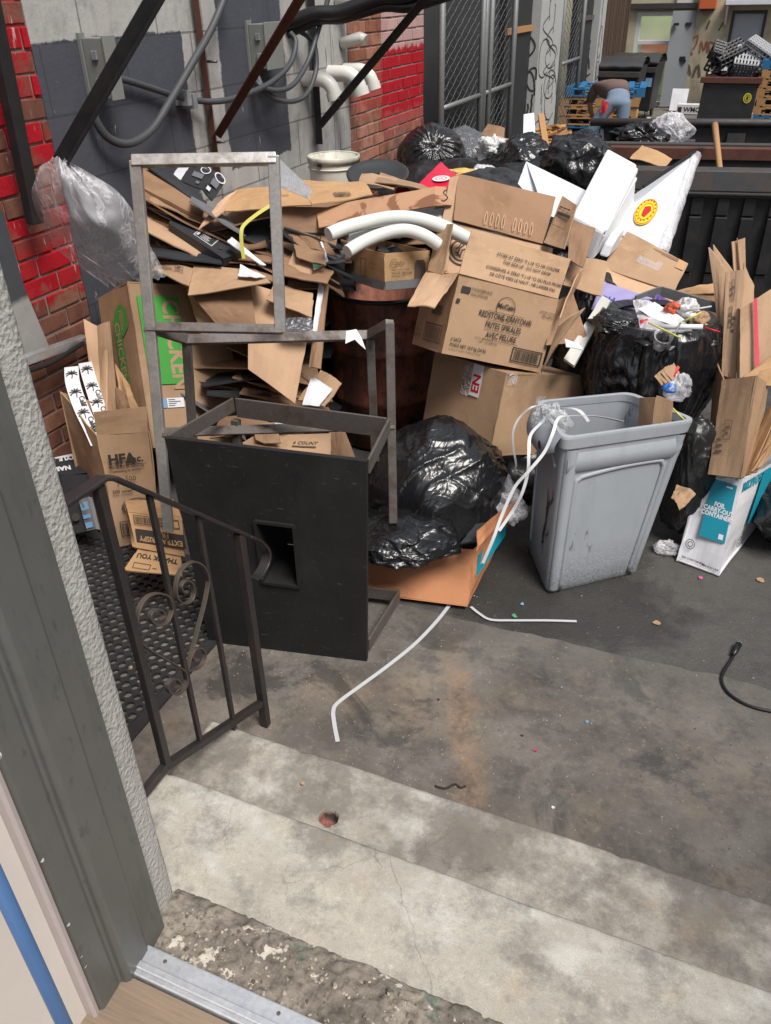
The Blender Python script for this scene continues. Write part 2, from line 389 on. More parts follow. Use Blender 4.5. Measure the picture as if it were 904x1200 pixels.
M['rubber'] = plain('rubber', (.032, .032, .034), .42, var=.4, sc=9, bump=.15)
M['cable'] = plain('cable_sheath', srgb(66, 68, 71), .5, var=.15, bump=.1)
M['black_cable'] = plain('black_rubber_cable', (.012, .012, .013), .4)
M['elec'] = plain('grey_enclosure', srgb(126, 128, 124), .5, .1, var=.12, sc=5)
M['pvc'] = plain('pvc_pipe', srgb(205, 203, 196), .4, var=.1, sc=6)
def bucketm():
    t = NT('dirty_white_plastic'); o = t.obj(); n = t.noise(7, t.map(o, (1, 1, .5)), 6, .7)
    return t.out(t.ramp(n, [(.3, srgb(150, 145, 130)), (.55, srgb(205, 202, 190)), (.72, srgb(214, 212, 204))]), .45)
M['bucket'] = bucketm()
def foam(name, c, sc=140, b=.25):
    t = NT(name); o = t.obj(); v = t.voro(sc, o); n = t.noise(5, o, 5)
    t.bump(v, b, .004); return t.out(t.mix(t.math('MULTIPLY', n, .35), c, tuple(x*.8 for x in c)), .6, spec=.3)
M['styro'] = foam('styrofoam', (.66, .68, .72))
M['pefoam'] = foam('pipe_foam', (.66, .68, .645), 9, .10)
M['white_board'] = plain('white_board', (.66, .68, .71), .45, var=.05)
M['dumpster'] = steel('dumpster_black_paint', (.020, .021, .023), .35, (.05, .04, .036), .5, .1)
M['dumpster_worn'] = steel('dumpster_worn', (.05, .05, .052), .8, (.075, .05, .036), .55, .25)
M['lid'] = plain('black_lid_plastic', (.035, .037, .04), .45, var=.3, sc=6)
M['crate'] = plain('crate_plastic', (.03, .031, .034), .5)
M['crate_grey'] = plain('grey_crate_plastic', (.26, .27, .29), .5)
def wood(name, c, var=.3, sc=(1, 14, 14)):
    t = NT(name); o = t.obj(); n = t.noise(5, t.map(o, sc), 6, .7, .5); n2 = t.noise(2.2, o, 4); rn = t.island()
    col = t.mix(n, tuple(x*(1-var) for x in c), tuple(min(1, x*(1+var)) for x in c)); col = t.mix(t.math('MULTIPLY', n2, .3), col, tuple(x*.5 for x in c))
    col = t.mix(t.math('MULTIPLY', rn, .3), col, tuple(x*.6 for x in c)); t.bump(n, .25, .004)
    return t.out(col, .75, spec=.3)
M['wood'] = wood('pallet_wood', srgb(182, 138, 92))
M['wood_blue'] = wood('blue_pallet_wood', srgb(44, 112, 160), .25)
M['ply'] = wood('worn_plywood', srgb(142, 124, 106), .55, (1.2, 22, 12))
M['brown_board'] = wood('brown_cladding', srgb(84, 66, 56), .3, (14, 14, 1))
M['handle'] = wood('wood_handle', srgb(178, 138, 96), .2, (14, 14, 1))
def stonemat(name, cols):
    t = NT(name); r = t.island(); c = t.ramp(r, [(i/len(cols), c_) for i, c_ in enumerate(cols)]); t.bump(t.noise(90), .4, .002); return t.out(c, .85, spec=.3)
M['stones'] = stonemat('mixed_stones', [(.30, .25, .19), (.08, .07, .06), (.17, .14, .11), (.48, .44, .38), (.13, .10, .08), (.23, .20, .16), (.40, .35, .28)])
M['grit_pale'] = stonemat('pale_grit', [(.30, .27, .22), (.12, .11, .10), (.42, .38, .32), (.22, .17, .12), (.05, .05, .05), (.36, .33, .30)])
M['grit_dark'] = stonemat('dark_grit', [(.16, .155, .15), (.05, .05, .05), (.26, .25, .23), (.09, .088, .085), (.34, .31, .27)])
M['skin'] = plain('skin', (.30, .17, .11), .55, var=.05)
M['hair'] = plain('dark_hair', (.012, .010, .009), .6)
M['shirt'] = plain('brown_shirt', srgb(104, 84, 80), .9, var=.15, sc=12, bump=.2)
M['jeans'] = plain('jeans', srgb(112, 128, 148), .85, var=.22, sc=7, bump=.2)
M['shoe'] = plain('shoe', (.03, .03, .032), .6)
M['red_rag'] = plain('red_cloth', srgb(190, 40, 42), .8)
M['blue_pole'] = plain('blue_paint', srgb(72, 102, 144), .38, var=.1)
M['pole_end'] = plain('grey_end', (.2, .2, .2), .5)
# ------------------------------------------------------------------ ground materials
HOLE = U(385, 958, z=.17)
def concrete(name, c, stain, mode=''):
    t = NT(name); o = t.pos(); X = t.xyz(o)
    big = t.noise(1.7, o, 6, .62, .4); mid = t.noise(6.5, o, 7, .68); fine = t.noise(70, o, 4, .75); grit = t.noise(420, o, 5, .75)
    col = t.mix(mid, tuple(x*.72 for x in c), tuple(min(1, x*1.22) for x in c))
    col = t.mix(t.math('MULTIPLY', t.ramp(big, [(.40, 0.0), (.62, 1.0)]), stain), col, tuple(x*y for x, y in zip(c, (.36, .34, .34))))
    spk = t.noise(34, o, 8, .82); col = t.mix(t.ramp(spk, [(.38, .45), (.47, 0.0)]), col, tuple(x*.55 for x in c)); col = t.mix(t.ramp(spk, [(.54, 0.0), (.66, .45)]), col, tuple(min(1, x*1.5) for x in c))
    rough = .8; wet = None
    if mode == 'pad':
        warm = t.ramp(t.noise(2.6, t.map(o, loc=(3, 5, 0)), 5, .6), [(.50, 0.0), (.70, 1.0)])
        col = t.mix(t.math('MULTIPLY', warm, .5), col, srgb(152, 134, 112))
        # rust-orange run of dirt across the slab
        cx = t.math('SUBTRACT', X[0], t.math('MULTIPLY', X[1], -.45)); d = t.math('ABSOLUTE', t.math('SUBTRACT', t.math('ADD', cx, t.math('MULTIPLY', t.math('SUBTRACT', mid, .5), .22)), .33))
        run = t.math('MULTIPLY', t.step(d, .085, .02), t.math('MULTIPLY', t.step(X[1], 2.7, 2.35), t.ramp(fine, [(.35, .2), (.6, 1.0)])))
        col = t.mix(t.math('MULTIPLY', run, .48), col, srgb(172, 134, 100))
        tar = t.ramp(t.noise(2.1, t.map(o, loc=(9.3, 1, 0)), 6, .7, .6), [(.55, 0.0), (.62, 1.0)])
        col = t.mix(t.math('MULTIPLY', tar, .62), col, (.030, .030, .032))
        edge = t.math('MULTIPLY', t.step(X[1], 2.53, 2.70), t.ramp(mid, [(.45, 0.0), (.6, 1.0)])); col = t.mix(t.math('MULTIPLY', edge, .22), col, srgb(150, 142, 128))
        bl_ = t.math('MULTIPLY', t.step(t.math('ADD', X[1], t.math('MULTIPLY', t.math('SUBTRACT', mid, .5), .9)), 2.30, 2.66), .75); col = t.mix(bl_, col, t.mix(fine, (.075, .071, .066), (.15, .14, .128)))
        sc_ = t.ramp(t.noise(9, t.map(o, (1, 5, 1), rot=(0, 0, .5)), 6, .75), [(.62, 0.0), (.68, 1.0)]); col = t.mix(t.math('MULTIPLY', sc_, .35), col, srgb(176, 166, 148))
        dk = t.ramp(t.noise(7.5, t.map(o, loc=(2, 2, 0)), 7, .75), [(.50, 0.0), (.62, 1.0)]); col = t.mix(t.math('MULTIPLY', dk, .5), col, (.050, .047, .045))
        pale = t.ramp(t.voro(26, o), [(.05, 1.0), (.10, 0.0)]); pk = t.ramp(t.noise(9, o), [(.52, 0.0), (.62, 1.0)])
        col = t.mix(t.math('MULTIPLY', t.math('MULTIPLY', pale, pk), .6), col, srgb(190, 176, 150))
        rough = t.mix(tar, (.72,)*3, (.42,)*3)
    if mode == 'step':
        lim = t.ramp(t.noise(3.4, t.map(o, (1, 1.6, 1), loc=(2, 0, 0)), 6, .62), [(.52, 0.0), (.60, 1.0)])
        ed = t.math('MAXIMUM', t.math('MULTIPLY', t.step(X[1], 1.10, 1.24), t.step(X[1], 1.275, 1.262)), t.step(X[1], 1.48, 1.60)); lim = t.math('MAXIMUM', t.math('MULTIPLY', lim, .75), t.math('MULTIPLY', ed, t.ramp(t.noise(4.5, t.map(o, loc=(8, 3, 0)), 7, .7), [(.46, 0.0), (.60, 1.0)])))
        lim = t.math('MULTIPLY', lim, t.ramp(mid, [(.36, .25), (.60, 1.0)]))
        col = t.mix(t.math('MULTIPLY', lim, .7), col, srgb(206, 205, 200))
        soot = t.ramp(t.noise(5.5, t.map(o, loc=(1, 7, 0)), 8, .74), [(.50, 0.0), (.64, 1.0)])
        col = t.mix(t.math('MULTIPLY', soot, .62), col, (.10, .095, .088))
        low = t.math('MULTIPLY', t.step(X[2], .24, .19), t.ramp(t.noise(4, t.map(o, loc=(4, 0, 0)), 6, .7), [(.40, 0.0), (.56, 1.0)]))
        col = t.mix(t.math('MULTIPLY', low, .70), col, (.13, .112, .095))
        tan = t.ramp(t.noise(4, t.map(o, (1.0, .9, 1), loc=(5, 0, 0)), 7, .7), [(.60, 0.0), (.74, 1.0)]); col = t.mix(t.math('MULTIPLY', tan, .28), col, srgb(186, 158, 116))
        # hairline cracks
        w = t.node('ShaderNodeVectorMath', operation='ADD'); t.set(w.inputs[0], o); nn = t.noise(4, o, 5, .6, col=True)
        sc = t.node('ShaderNodeVectorMath', operation='SCALE'); t.set(sc.inputs[0], nn); sc.inputs['Scale'].default_value = .16; t.set(w.inputs[1], sc.outputs[0])
        ck = t.ramp(t.voro(2.3, t.map(w.outputs[0], (1, .55, 1)), 'DISTANCE_TO_EDGE'), [(0, 1.0), (.0035, .0)])
        col = t.mix(t.math('MULTIPLY', ck, t.math('MULTIPLY', t.ramp(t.noise(2.1, o), [(.5, 0.0), (.56, 1.0)]), .42)), col, (.07, .06, .05))
        hole = t.math('MULTIPLY', t.step(X[2], .162, .152), t.math('MULTIPLY', t.step(X[2], .02, .06), t.math('LESS_THAN', X[1], 1.55)))
        col = t.mix(hole, col, t.mix(t.step(X[1], HOLE.y+.022, HOLE.y+.012), (.03, .022, .02), t.mix(mid, (.16, .05, .035), (.34, .12, .09))))
    col = t.mix(t.math('MULTIPLY', t.ramp(grit, [(.36, 1.0), (.50, 0.0)]), .55), col, tuple(x*.40 for x in c))
    col = t.mix(t.math('MULTIPLY', t.ramp(grit, [(.58, 0.0), (.70, 1.0)]), .35), col, tuple(min(1, x*1.7) for x in c))
    blot = t.ramp(t.noise(17, t.map(o, loc=(6, 2, 1)), 6, .72), [(.58, 0.0), (.74, 1.0)]); col = t.mix(t.math('MULTIPLY', blot, .30), col, tuple(x*.35 for x in c))
    pits = t.ramp(t.voro(42, o), [(.03, 1.0), (.07, 0.0)]); col = t.mix(t.math('MULTIPLY', pits, t.math('MULTIPLY', t.ramp(big, [(.45, 0.0), (.6, 1.0)]), .6)), col, tuple(x*.3 for x in c))
    t.bump(t.math('ADD', t.math('MULTIPLY', fine, .5), t.math('ADD', t.math('MULTIPLY', grit, .25), mid)), .35, .008)
    return t.out(col, rough, spec=.4)
M['pad'] = concrete('stained_concrete', (.215, .196, .172), .85, 'pad')
M['step'] = concrete('step_concrete', (.46, .43, .37), .30, 'step')
def asphalt():
    t = NT('wet_asphalt'); o = t.pos(); X = t.xyz(o)
    n = t.noise(3, o, 6, .65); g = t.noise(230, o, 4, .8); v = t.voro(110, o); ag = t.ramp(t.voro(150, o, out='Color'), [(.50, 0.0), (.80, 1.0)])
    c = t.mix(t.ramp(g, [(.42, 0.0), (.68, 1.0)]), (.022, .022, .023), (.13, .127, .122)); c = t.mix(t.ramp(n, [(.4, 0.0), (.65, .6)]), c, (.022, .021, .022))
    c = t.mix(t.math('MULTIPLY', ag, .30), c, (.17, .16, .145)); c = t.mix(.35, c, t.mix(t.noise(5, o, 6, .7), (.04, .037, .034), (.12, .108, .095))); c = t.mix(t.math('MULTIPLY', t.ramp(t.noise(9, t.map(o, loc=(7, 0, 0)), 7, .72), [(.48, 0.0), (.66, 1.0)]), .55), c, (.018, .018, .019))
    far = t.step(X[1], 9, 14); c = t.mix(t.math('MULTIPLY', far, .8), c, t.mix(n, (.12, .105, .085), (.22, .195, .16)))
    pk = t.ramp(t.voro(34, o), [(.04, 1.0), (.075, 0.0)]); c = t.mix(t.math('MULTIPLY', pk, .18), c, (.22, .20, .17)); c = t.mix(.36, c, t.mix(t.noise(2.4, t.map(o, loc=(3, 1, 0)), 6, .68), (.065, .062, .057), (.17, .16, .145)))
    p = t.math('MULTIPLY', t.step(t.noise(2.2, t.map(o, loc=(.4, .2, 0)), 4), .50, .58), 1)
    wx = t.math('ADD', X[0], .55); wy = t.math('SUBTRACT', X[1], 3.0); rr = t.math('SQRT', t.math('ADD', t.math('MULTIPLY', wx, wx), t.math('MULTIPLY', t.math('MULTIPLY', wy, wy), 3.5))); wet = t.step(t.math('ADD', rr, t.math('MULTIPLY', t.math('SUBTRACT', t.noise(4, o, 5, .65), .5), .9)), .75, .55)
    c = t.mix(t.math('MULTIPLY', wet, .55), c, (.020, .019, .018)); p = t.math('MAXIMUM', p, wet)
    t.bump(t.math('ADD', g, t.math('MULTIPLY', v, .7)), .5, .006)
    return t.out(c, t.mix(p, (.62,)*3, (.24,)*3), spec=.5)
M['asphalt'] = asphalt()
def sillmat():
    t = NT('broken_sill_concrete'); o = t.pos(); n = t.noise(9, o, 7, .72); f = t.noise(55, o, 4, .7)
    c = t.ramp(n, [(.3, (.10, .088, .072)), (.48, (.20, .175, .145)), (.62, (.30, .265, .22)), (.75, (.13, .12, .105))])
    c = t.mix(t.ramp(f, [(.5, 0.0), (.7, .7)]), c, (.05, .043, .036))
    pw = t.ramp(t.noise(13, t.map(o, loc=(3.1, 2, 0)), 4, .6), [(.605, 0.0), (.625, 1.0)]); c = t.mix(t.math('MULTIPLY', pw, .9), c, (.56, .52, .45))
    tl = t.ramp(t.noise(8, t.map(o, loc=(1.1, 8, 0)), 5, .6), [(.60, 0.0), (.66, 1.0)]); c = t.mix(t.math('MULTIPLY', tl, .6), c, (.045, .12, .10))
    t.bump(t.math('ADD', f, n), .6, .008); return t.out(c, .85, spec=.25)
M['sill'] = sillmat()

# ------------------------------------------------------------------ ground, slab, steps
g = MB(); g.add([(-70, -40, 0), (70, -40, 0), (70, 90, 0), (-70, 90, 0)], [(0, 1, 2, 3)]); struct('ground', g, M['asphalt'], base=(0, 0, 0))
edge = []
for i in range(121):
    x = -3.19+7.2*i/120; edge.append((x, 2.66+.025*noise.noise((x*2.3, 1, 0))+.03*noise.noise((x*9, 4, 0))+.03*(x+1), .004))
g = MB(); n = len(edge); g.add([(p[0], 1.3, .004) for p in edge]+edge, [(i, i+1, n+i+1, n+i) for i in range(n-1)]); struct('concrete_slab', g, M['pad'], base=(0, 0, 0))

def edgewob(x, s): return .003*noise.noise((x*3, s, 0))+.012*max(0, noise.noise((x*15, s, 5))-.25)
def stepblock(x0, x1, y0, y1, zt, s, hole=None):
    xs = lin(x0, x1, 230)
    if hole: xs = sorted(set([round(v, 4) for v in xs+lin(hole.x-.06, hole.x+.06, 56)]))
    ys = (sorted(lin(y0, y1-.02, 40)+lin(hole.y-.05, hole.y+.05, 30)) if hole else lin(y0, y1-.02, 40))+[y1-.012, y1-.006, y1]
    def z(x, y):
        h = zt+.0022*fbm((x*5, y*5, s))+.0008*noise.noise((x*40, y*40, s))
        if hole:
            dx, dy = x-hole.x, y-hole.y; a = math.atan2(dy, dx)
            r = .034+.009*noise.noise((math.cos(a)*1.4, math.sin(a)*1.4, 3))+.003*noise.noise((math.cos(a)*5, math.sin(a)*5, 1)); d = math.hypot(dx, dy*1.15)
            if d < r: h -= .040*min(1, (r-d)/.007)*(1 if dy > -.012 else .75)+.003*noise.noise((x*90, y*90, 2))
        return h
    mb = MB(); W = len(xs); vs = []
    for j, y in enumerate(ys):
        for x in xs:
            f = max(0, (y-(y1-.05))/.05); yy = y-edgewob(x, s)*f*1.6; zz = z(x, y)-(.004 if j == len(ys)-1 else .0012 if j == len(ys)-2 else 0)
            vs.append((x, yy, zz))
    fs = [(j*W+i, j*W+i+1, (j+1)*W+i+1, (j+1)*W+i) for j in range(len(ys)-1) for i in range(W-1)]
    o = len(vs); last = vs[-W:]
    vs += [(p[0], p[1]-.002, 0) for p in last]
    fs += [(o-W+i, o-W+i+1, o+i+1, o+i) for i in range(W-1)]
    lft = [vs[j*W] for j in range(len(ys))]; o2 = len(vs); vs += [(p[0], p[1], 0) for p in lft]
    fs += [(j*W, (j+1)*W, o2+j+1, o2+j) for j in range(len(ys)-1)]
    mb.add(vs, fs, True); return mb
struct('lower_step', stepblock(-1.40, 2.4, .95, 1.622, .17, 3, HOLE), M['step'], base=(0, 0, 0))
struct('upper_step', stepblock(-1.34, 2.4, .55, 1.262, .34, 8), M['step'], base=(0, 0, 0))
# crumbling sill between the door and the steps
def sz(x, y):
    e = max(0, (y-.88)/.07); return .342+.024*(1-min(1, e)**2)*(.75+.28*fbm((x*9, y*9, 2)))+.006*noise.noise((x*45, y*45, 1))+.005*max(0, .42-noise.cell(Vector((x*60, y*60, 1))))+.004*noise.noise((x*130, y*130, 1))
g = grid(lin(-1.04, 1.4, 330), lin(.62, .955, 60), sz); W = 331
for i in range(W):     # ragged outer edge
    g.v[60*W+i].y += .018*fbm((g.v[60*W+i].x*7, 0, 0)); g.v[60*W+i].z = .338
struct('door_sill', g, M['sill'], base=(0, 0, 0))
g = MB(); g.box((-1.0, .70, .33), (1.4, .772, .402)); g.box((-1.0, .712, .402), (1.4, .732, .409)); solo('metal_threshold', g, M['alu'], 'white scuffed aluminium door threshold strip across the bottom of the doorway', 'threshold', bevel=.004)
for k in range(2):
    g.mi = 0
for x in (-.93, -.62, -.3): g = MB(); g.disc((x, .752, .4035), (1, 0, 0), (0, 1, 0), .005, 12); obj('screw', g, M['dark_steel'], parent=bpy.data.objects['metal_threshold'])
g = MB()
for k in range(5): g.box((-1.2, .695-.16*(k+1)+.003, .30), (1.4, .695-.16*k, .392))
struct('floor', g, M['ply'], base=(0, 0, 0))

# ------------------------------------------------------------------ our own building: stucco wall and door frame
def stucco():
    t = NT('rough_stucco'); o = t.pos(); n = t.noise(110, o, 4, .6); v = t.voro(90, o)
    t.bump(t.math('ADD', n, t.math('MULTIPLY', v, .6)), .8, .006)
    return t.out(t.mix(t.noise(4, o, 5), (.32, .315, .30), (.48, .47, .455)), .9, spec=.2)
M['stucco'] = stucco()
# wall piece with real knobbly relief beside the doorway
xs = []; prof = [(-1.035, .845), (-1.035, .90), (-1.04, .925), (-1.055, .94), (-1.09, .945)]
mb = MB(); vs = []; zs = lin(.345, 3.4, 420); P2 = []
for i in range(len(prof)-1):
    m = 8 if i < 1 else 4
    for k in range(m): P2.append(Vector(prof[i]).lerp(Vector(prof[i+1]), k/m))
P2.append(Vector(prof[-1])); P2.append(Vector((-2.0, .945))); P2.append(Vector((-3.19, .945)))
for z in zs:
    for k, p in enumerate(P2):
        d = .0013*fbm((p.x*120, p.y*120, z*120), 3) if k > 0 else 0
        vs.append((p.x+d, p.y+d*.5, z))
W = len(P2); mb.add(vs, [(j*W+i, j*W+i+1, (j+1)*W+i+1, (j+1)*W+i) for j in range(len(zs)-1) for i in range(W-1)], True)
mb.box((-3.19, .70, 0), (-1.06, .943, .345)); mb.box((-3.19, .70, .345), (-1.06, .93, 3.4))
solo('stucco_wall', mb, M['stucco'], 'rough white stucco wall edge running up beside the grey door frame', 'wall')
def extr(prof, z0, z1):
    mb = MB(); n = len(prof); mb.add([(x, y, z0) for x, y in prof]+[(x, y, z1) for x, y in prof], [(i, (i+1) % n, n+(i+1) % n, n+i) for i in range(n)]+[tuple(range(n))[::-1], tuple(range(n, 2*n))]); return mb
def framepaint():
    t = NT('grey_frame_paint'); o = t.obj(); n = t.noise(4, o, 5); s = t.ramp(t.noise(30, t.map(o, (1, 1, .5)), 4), [(.62, 0.0), (.68, 1.0)]); s = t.math('MAXIMUM', s, t.math('MULTIPLY', t.ramp(t.noise(7, t.map(o, (2, 2, .5)), 7, .75), [(.52, 0.0), (.68, 1.0)]), .8))
    t.bump(t.noise(60, o), .06, .002)
    return t.out(t.mix(t.math('MULTIPLY', s, .4), t.mix(n, srgb(86, 87, 85), srgb(104, 104, 101)), (.04, .04, .04)), .5, .1)
M['framepaint'] = framepaint()
df = thing('door_frame', 'grey painted steel door frame with stepped profile at lower left', 'door frame', (-1.0, .7, .36))
obj('jamb', extr([(-1.09, .846), (-1.012, .846), (-1.000, .838), (-.992, .765), (-.986, .76), (-.982, .690), (-.99, .680), (-1.002, .678), (-1.004, .672), (-1.002, .664), (-1.0, .612), (-1.012, .604), (-1.09, .604)], .365, 3.4), M['framepaint'], df, bevel=.003)
obj('casing', extr([(-1.09, .6035), (-1.006, .6035), (-1.004, .594), (-1.010, .588), (-1.09, .588)], .365, 3.4), plain('off_white_trim', (.44, .38, .37), .55, var=.1), df)
for z_ in (.62, 1.05, 1.5, 1.95): g = MB(); g.tube([(-.9895, .735, z_), (-.9855, .735, z_)], .007, 12); obj('screw', g, M['galv_dull'], df)
rdq = random.Random(6); g = MB()
for k in range(16):     # chipped paint along the frame's edge by the casing
    z_ = rdq.uniform(.4, 2.2); s_ = rdq.choice([.003, .004, .006, .01])*rdq.uniform(.7, 1.3); g.add([(-1.0005, .6105+rdq.uniform(-.003, .004), z_), (-1.0005, .6105+rdq.uniform(.001, .005), z_+s_*.4), (-1.0005, .6105+rdq.uniform(-.002, .006), z_+s_), (-1.0005, .604, z_+s_*.7)], [(0, 1, 2, 3)])
obj('chipped_paint', g, M['white_card'], df)
g = MB(); g.box((-1.09, -1.2, .2), (-1.03, .5875, 3.4)); solo('inner_wall', g, plain('inner_plaster', (.62, .57, .53), .8, var=.1, sc=5), 'pale inner wall behind the blue pole at the lower left corner', 'wall')
c = U(38, 1120, w=1.02); g = MB(); g.tube([(c.x, c.y, .394), (c.x, c.y, 1.85)], .0098, 20)
bp = solo('broom_pole', g, M['blue_pole'], 'blue upright pole leaning inside the doorway at the lower left corner', 'pole')

# ------------------------------------------------------------------ the left side of the alley
WX = -3.2
def Wy(px, py=100): return U(px, py, x=WX).y
YB0, YB1, YB2, YB3, YB4, YB5 = Wy(64, 175), Wy(408, 60), Wy(447, 60), Wy(497, 80), Wy(586, 100), Wy(617, 100)
YB6, YB7, YB8 = Wy(648, 80), Wy(668, 80), Wy(690, 60)
def brickmat(name, area, edge_lo, base1, base2, lime=0.25, soot=False):
    """area(t, X) -> 0..1 mask of where red spray paint lies"""
    t = NT(name); o = t.pos(); X = t.xyz(o); rn = t.island(); n = t.noise(11, o, 5, .65); f = t.noise(60, o, 4, .7)
    c = t.mix(rn, base1, base2); c = t.mix(t.math('MULTIPLY', t.ramp(n, [(.42, 0.0), (.66, 1.0)]), .5), c, tuple(x*.4 for x in base1))
    if soot:
        s = t.math('MULTIPLY', t.step(X[2], 1.50, 1.05), t.ramp(t.noise(5, o, 6, .7), [(.35, .0), (.60, 1.0)])); s2 = t.math('MULTIPLY', t.step(X[1], YB2-.02, YB2+.06), s)
        c = t.mix(t.math('MULTIPLY', s2, .8), c, (.05, .045, .043))
        pk = t.math('MULTIPLY', t.step(X[1], YB2-.01, YB2+.01), t.step(t.math('ADD', X[2], t.math('MULTIPLY', n, .35)), 1.42, 1.62)); c = t.mix(t.math('MULTIPLY', pk, .55), c, srgb(205, 175, 175))
    a = area(t, X, n, f, rn)
    c = t.mix(a, c, t.mix(f, srgb(132, 12, 24), srgb(190, 24, 40)))
    dr = t.math('MULTIPLY', t.ramp(t.noise(16, t.map(o, (1, 1.5, .22)), 5, .7), [(.60, 0.0), (.66, 1.0)]), t.math('MULTIPLY', t.step(X[2], 1.0, 1.25), lime))
    c = t.mix(dr, c, (.55, .50, .47)); t.bump(t.math('ADD', n, f), .45, .006)
    return t.out(c, .85, spec=.25)
def area_near(t, X, n, f, rn):
    z = t.math('ADD', X[2], t.math('MULTIPLY', t.math('SUBTRACT', n, .5), .35)); m = t.step(z, 1.02, 1.10)
    p = t.ramp(t.math('ADD', t.math('MULTIPLY', rn, .45), t.math('MULTIPLY', t.noise(3.2, None, 4), .75)), [(.52, 0.0), (.62, 1.0)])
    up = t.step(X[2], 1.95, 1.75)
    return t.math('MULTIPLY', m, t.math('MAXIMUM', t.math('MULTIPLY', p, 1.0), t.math('MULTIPLY', t.step(z, 1.40, 1.25), .9)))
def area_far(t, X, n, f, rn):
    z = t.math('ADD', X[2], t.math('MULTIPLY', t.math('SUBTRACT', n, .5), .22)); y = t.math('ADD', X[1], t.math('MULTIPLY', t.math('SUBTRACT', n, .5), .12))
    m = t.math('MULTIPLY', t.step(z, 1.18, 1.42), t.step(z, 1.93, 1.90))
    r = t.step(y, YB2-.05, YB2)
    l = t.math('MULTIPLY', t.math('MULTIPLY', t.step(y, YB2-.75, YB2-.45), t.step(z, 1.42, 1.55)), .55)
    return t.math('MULTIPLY', m, t.math('MAXIMUM', r, t.math('MULTIPLY', l, t.step(z, 1.84, 1.78))))
M['brick_near'] = brickmat('brick_red_spray', area_near, 0, (.155, .062, .042), (.28, .125, .085), .8)
M['brick_far'] = brickmat('brick_red_block', area_far, 0, (.26, .095, .055), (.42, .20, .145), .15, True)
def mortar_red():
    t = NT('sprayed_mortar'); o = t.pos(); X = t.xyz(o); n = t.noise(9, o, 6, .7); z = t.math('ADD', X[2], t.math('MULTIPLY', t.math('SUBTRACT', n, .5), .4)); a = t.math('MULTIPLY', t.step(z, 1.04, 1.14), t.ramp(t.noise(4, o, 5, .7), [(.44, 0.0), (.56, .85)])); t.bump(n, .3, .004)
    return t.out(t.mix(a, t.mix(n, (.16, .145, .13), (.30, .275, .25)), srgb(150, 20, 32)), .9)
M['mortar_red'] = mortar_red()
M['mortar'] = plain('mortar', (.26, .235, .21), .9, var=.35, sc=9, bump=.3)
def brickwall(name, label, y0, y1, z1, mat, seed, ch=.098, bl=.235, skip=None, x=WX):
    root = thing(name, label, 'wall', (x, (y0+y1)/2, 0)); b = MB(); b.box((x-.25, y0, 0), (x-.009, y1, z1)); obj('mortar_bed', b, M['mortar_red'] if y1 < YB1 else M['mortar'], root)
    rnd = random.Random(seed); b = MB(); k = 0; z = 0
    while z < z1-.02:
        y = y0-(.5*bl if k % 2 else 0)
        while y < y1-.01:
            a, e = max(y, y0)+.006, min(y+bl, y1)-.006
            if e-a > .02 and not (skip and skip((a+e)/2, z+ch/2)):
                p = x+rnd.uniform(-.003, .004); j = lambda: rnd.uniform(-.0025, .0025)
                q = [(x-.02, a+j(), z+.005), (p, a+j(), z+.006+j()), (p+j(), e+j(), z+.006+j()), (x-.02, e, z+.005), (x-.02, a, z+ch-.008), (p+j(), a+j(), z+ch-.008+j()), (p, e+j(), z+ch-.008+j()), (x-.02, e, z+ch-.008)]
                b.hexa(q)
            y += bl
        z += ch; k += 1
    obj('bricks', b, mat, root, bevel=.004); return root
brickwall('brick_wall', 'old brown brick wall with red spray paint at the left edge, beside the doorway', .96, YB0, 3.6, M['brick_near'], 3)
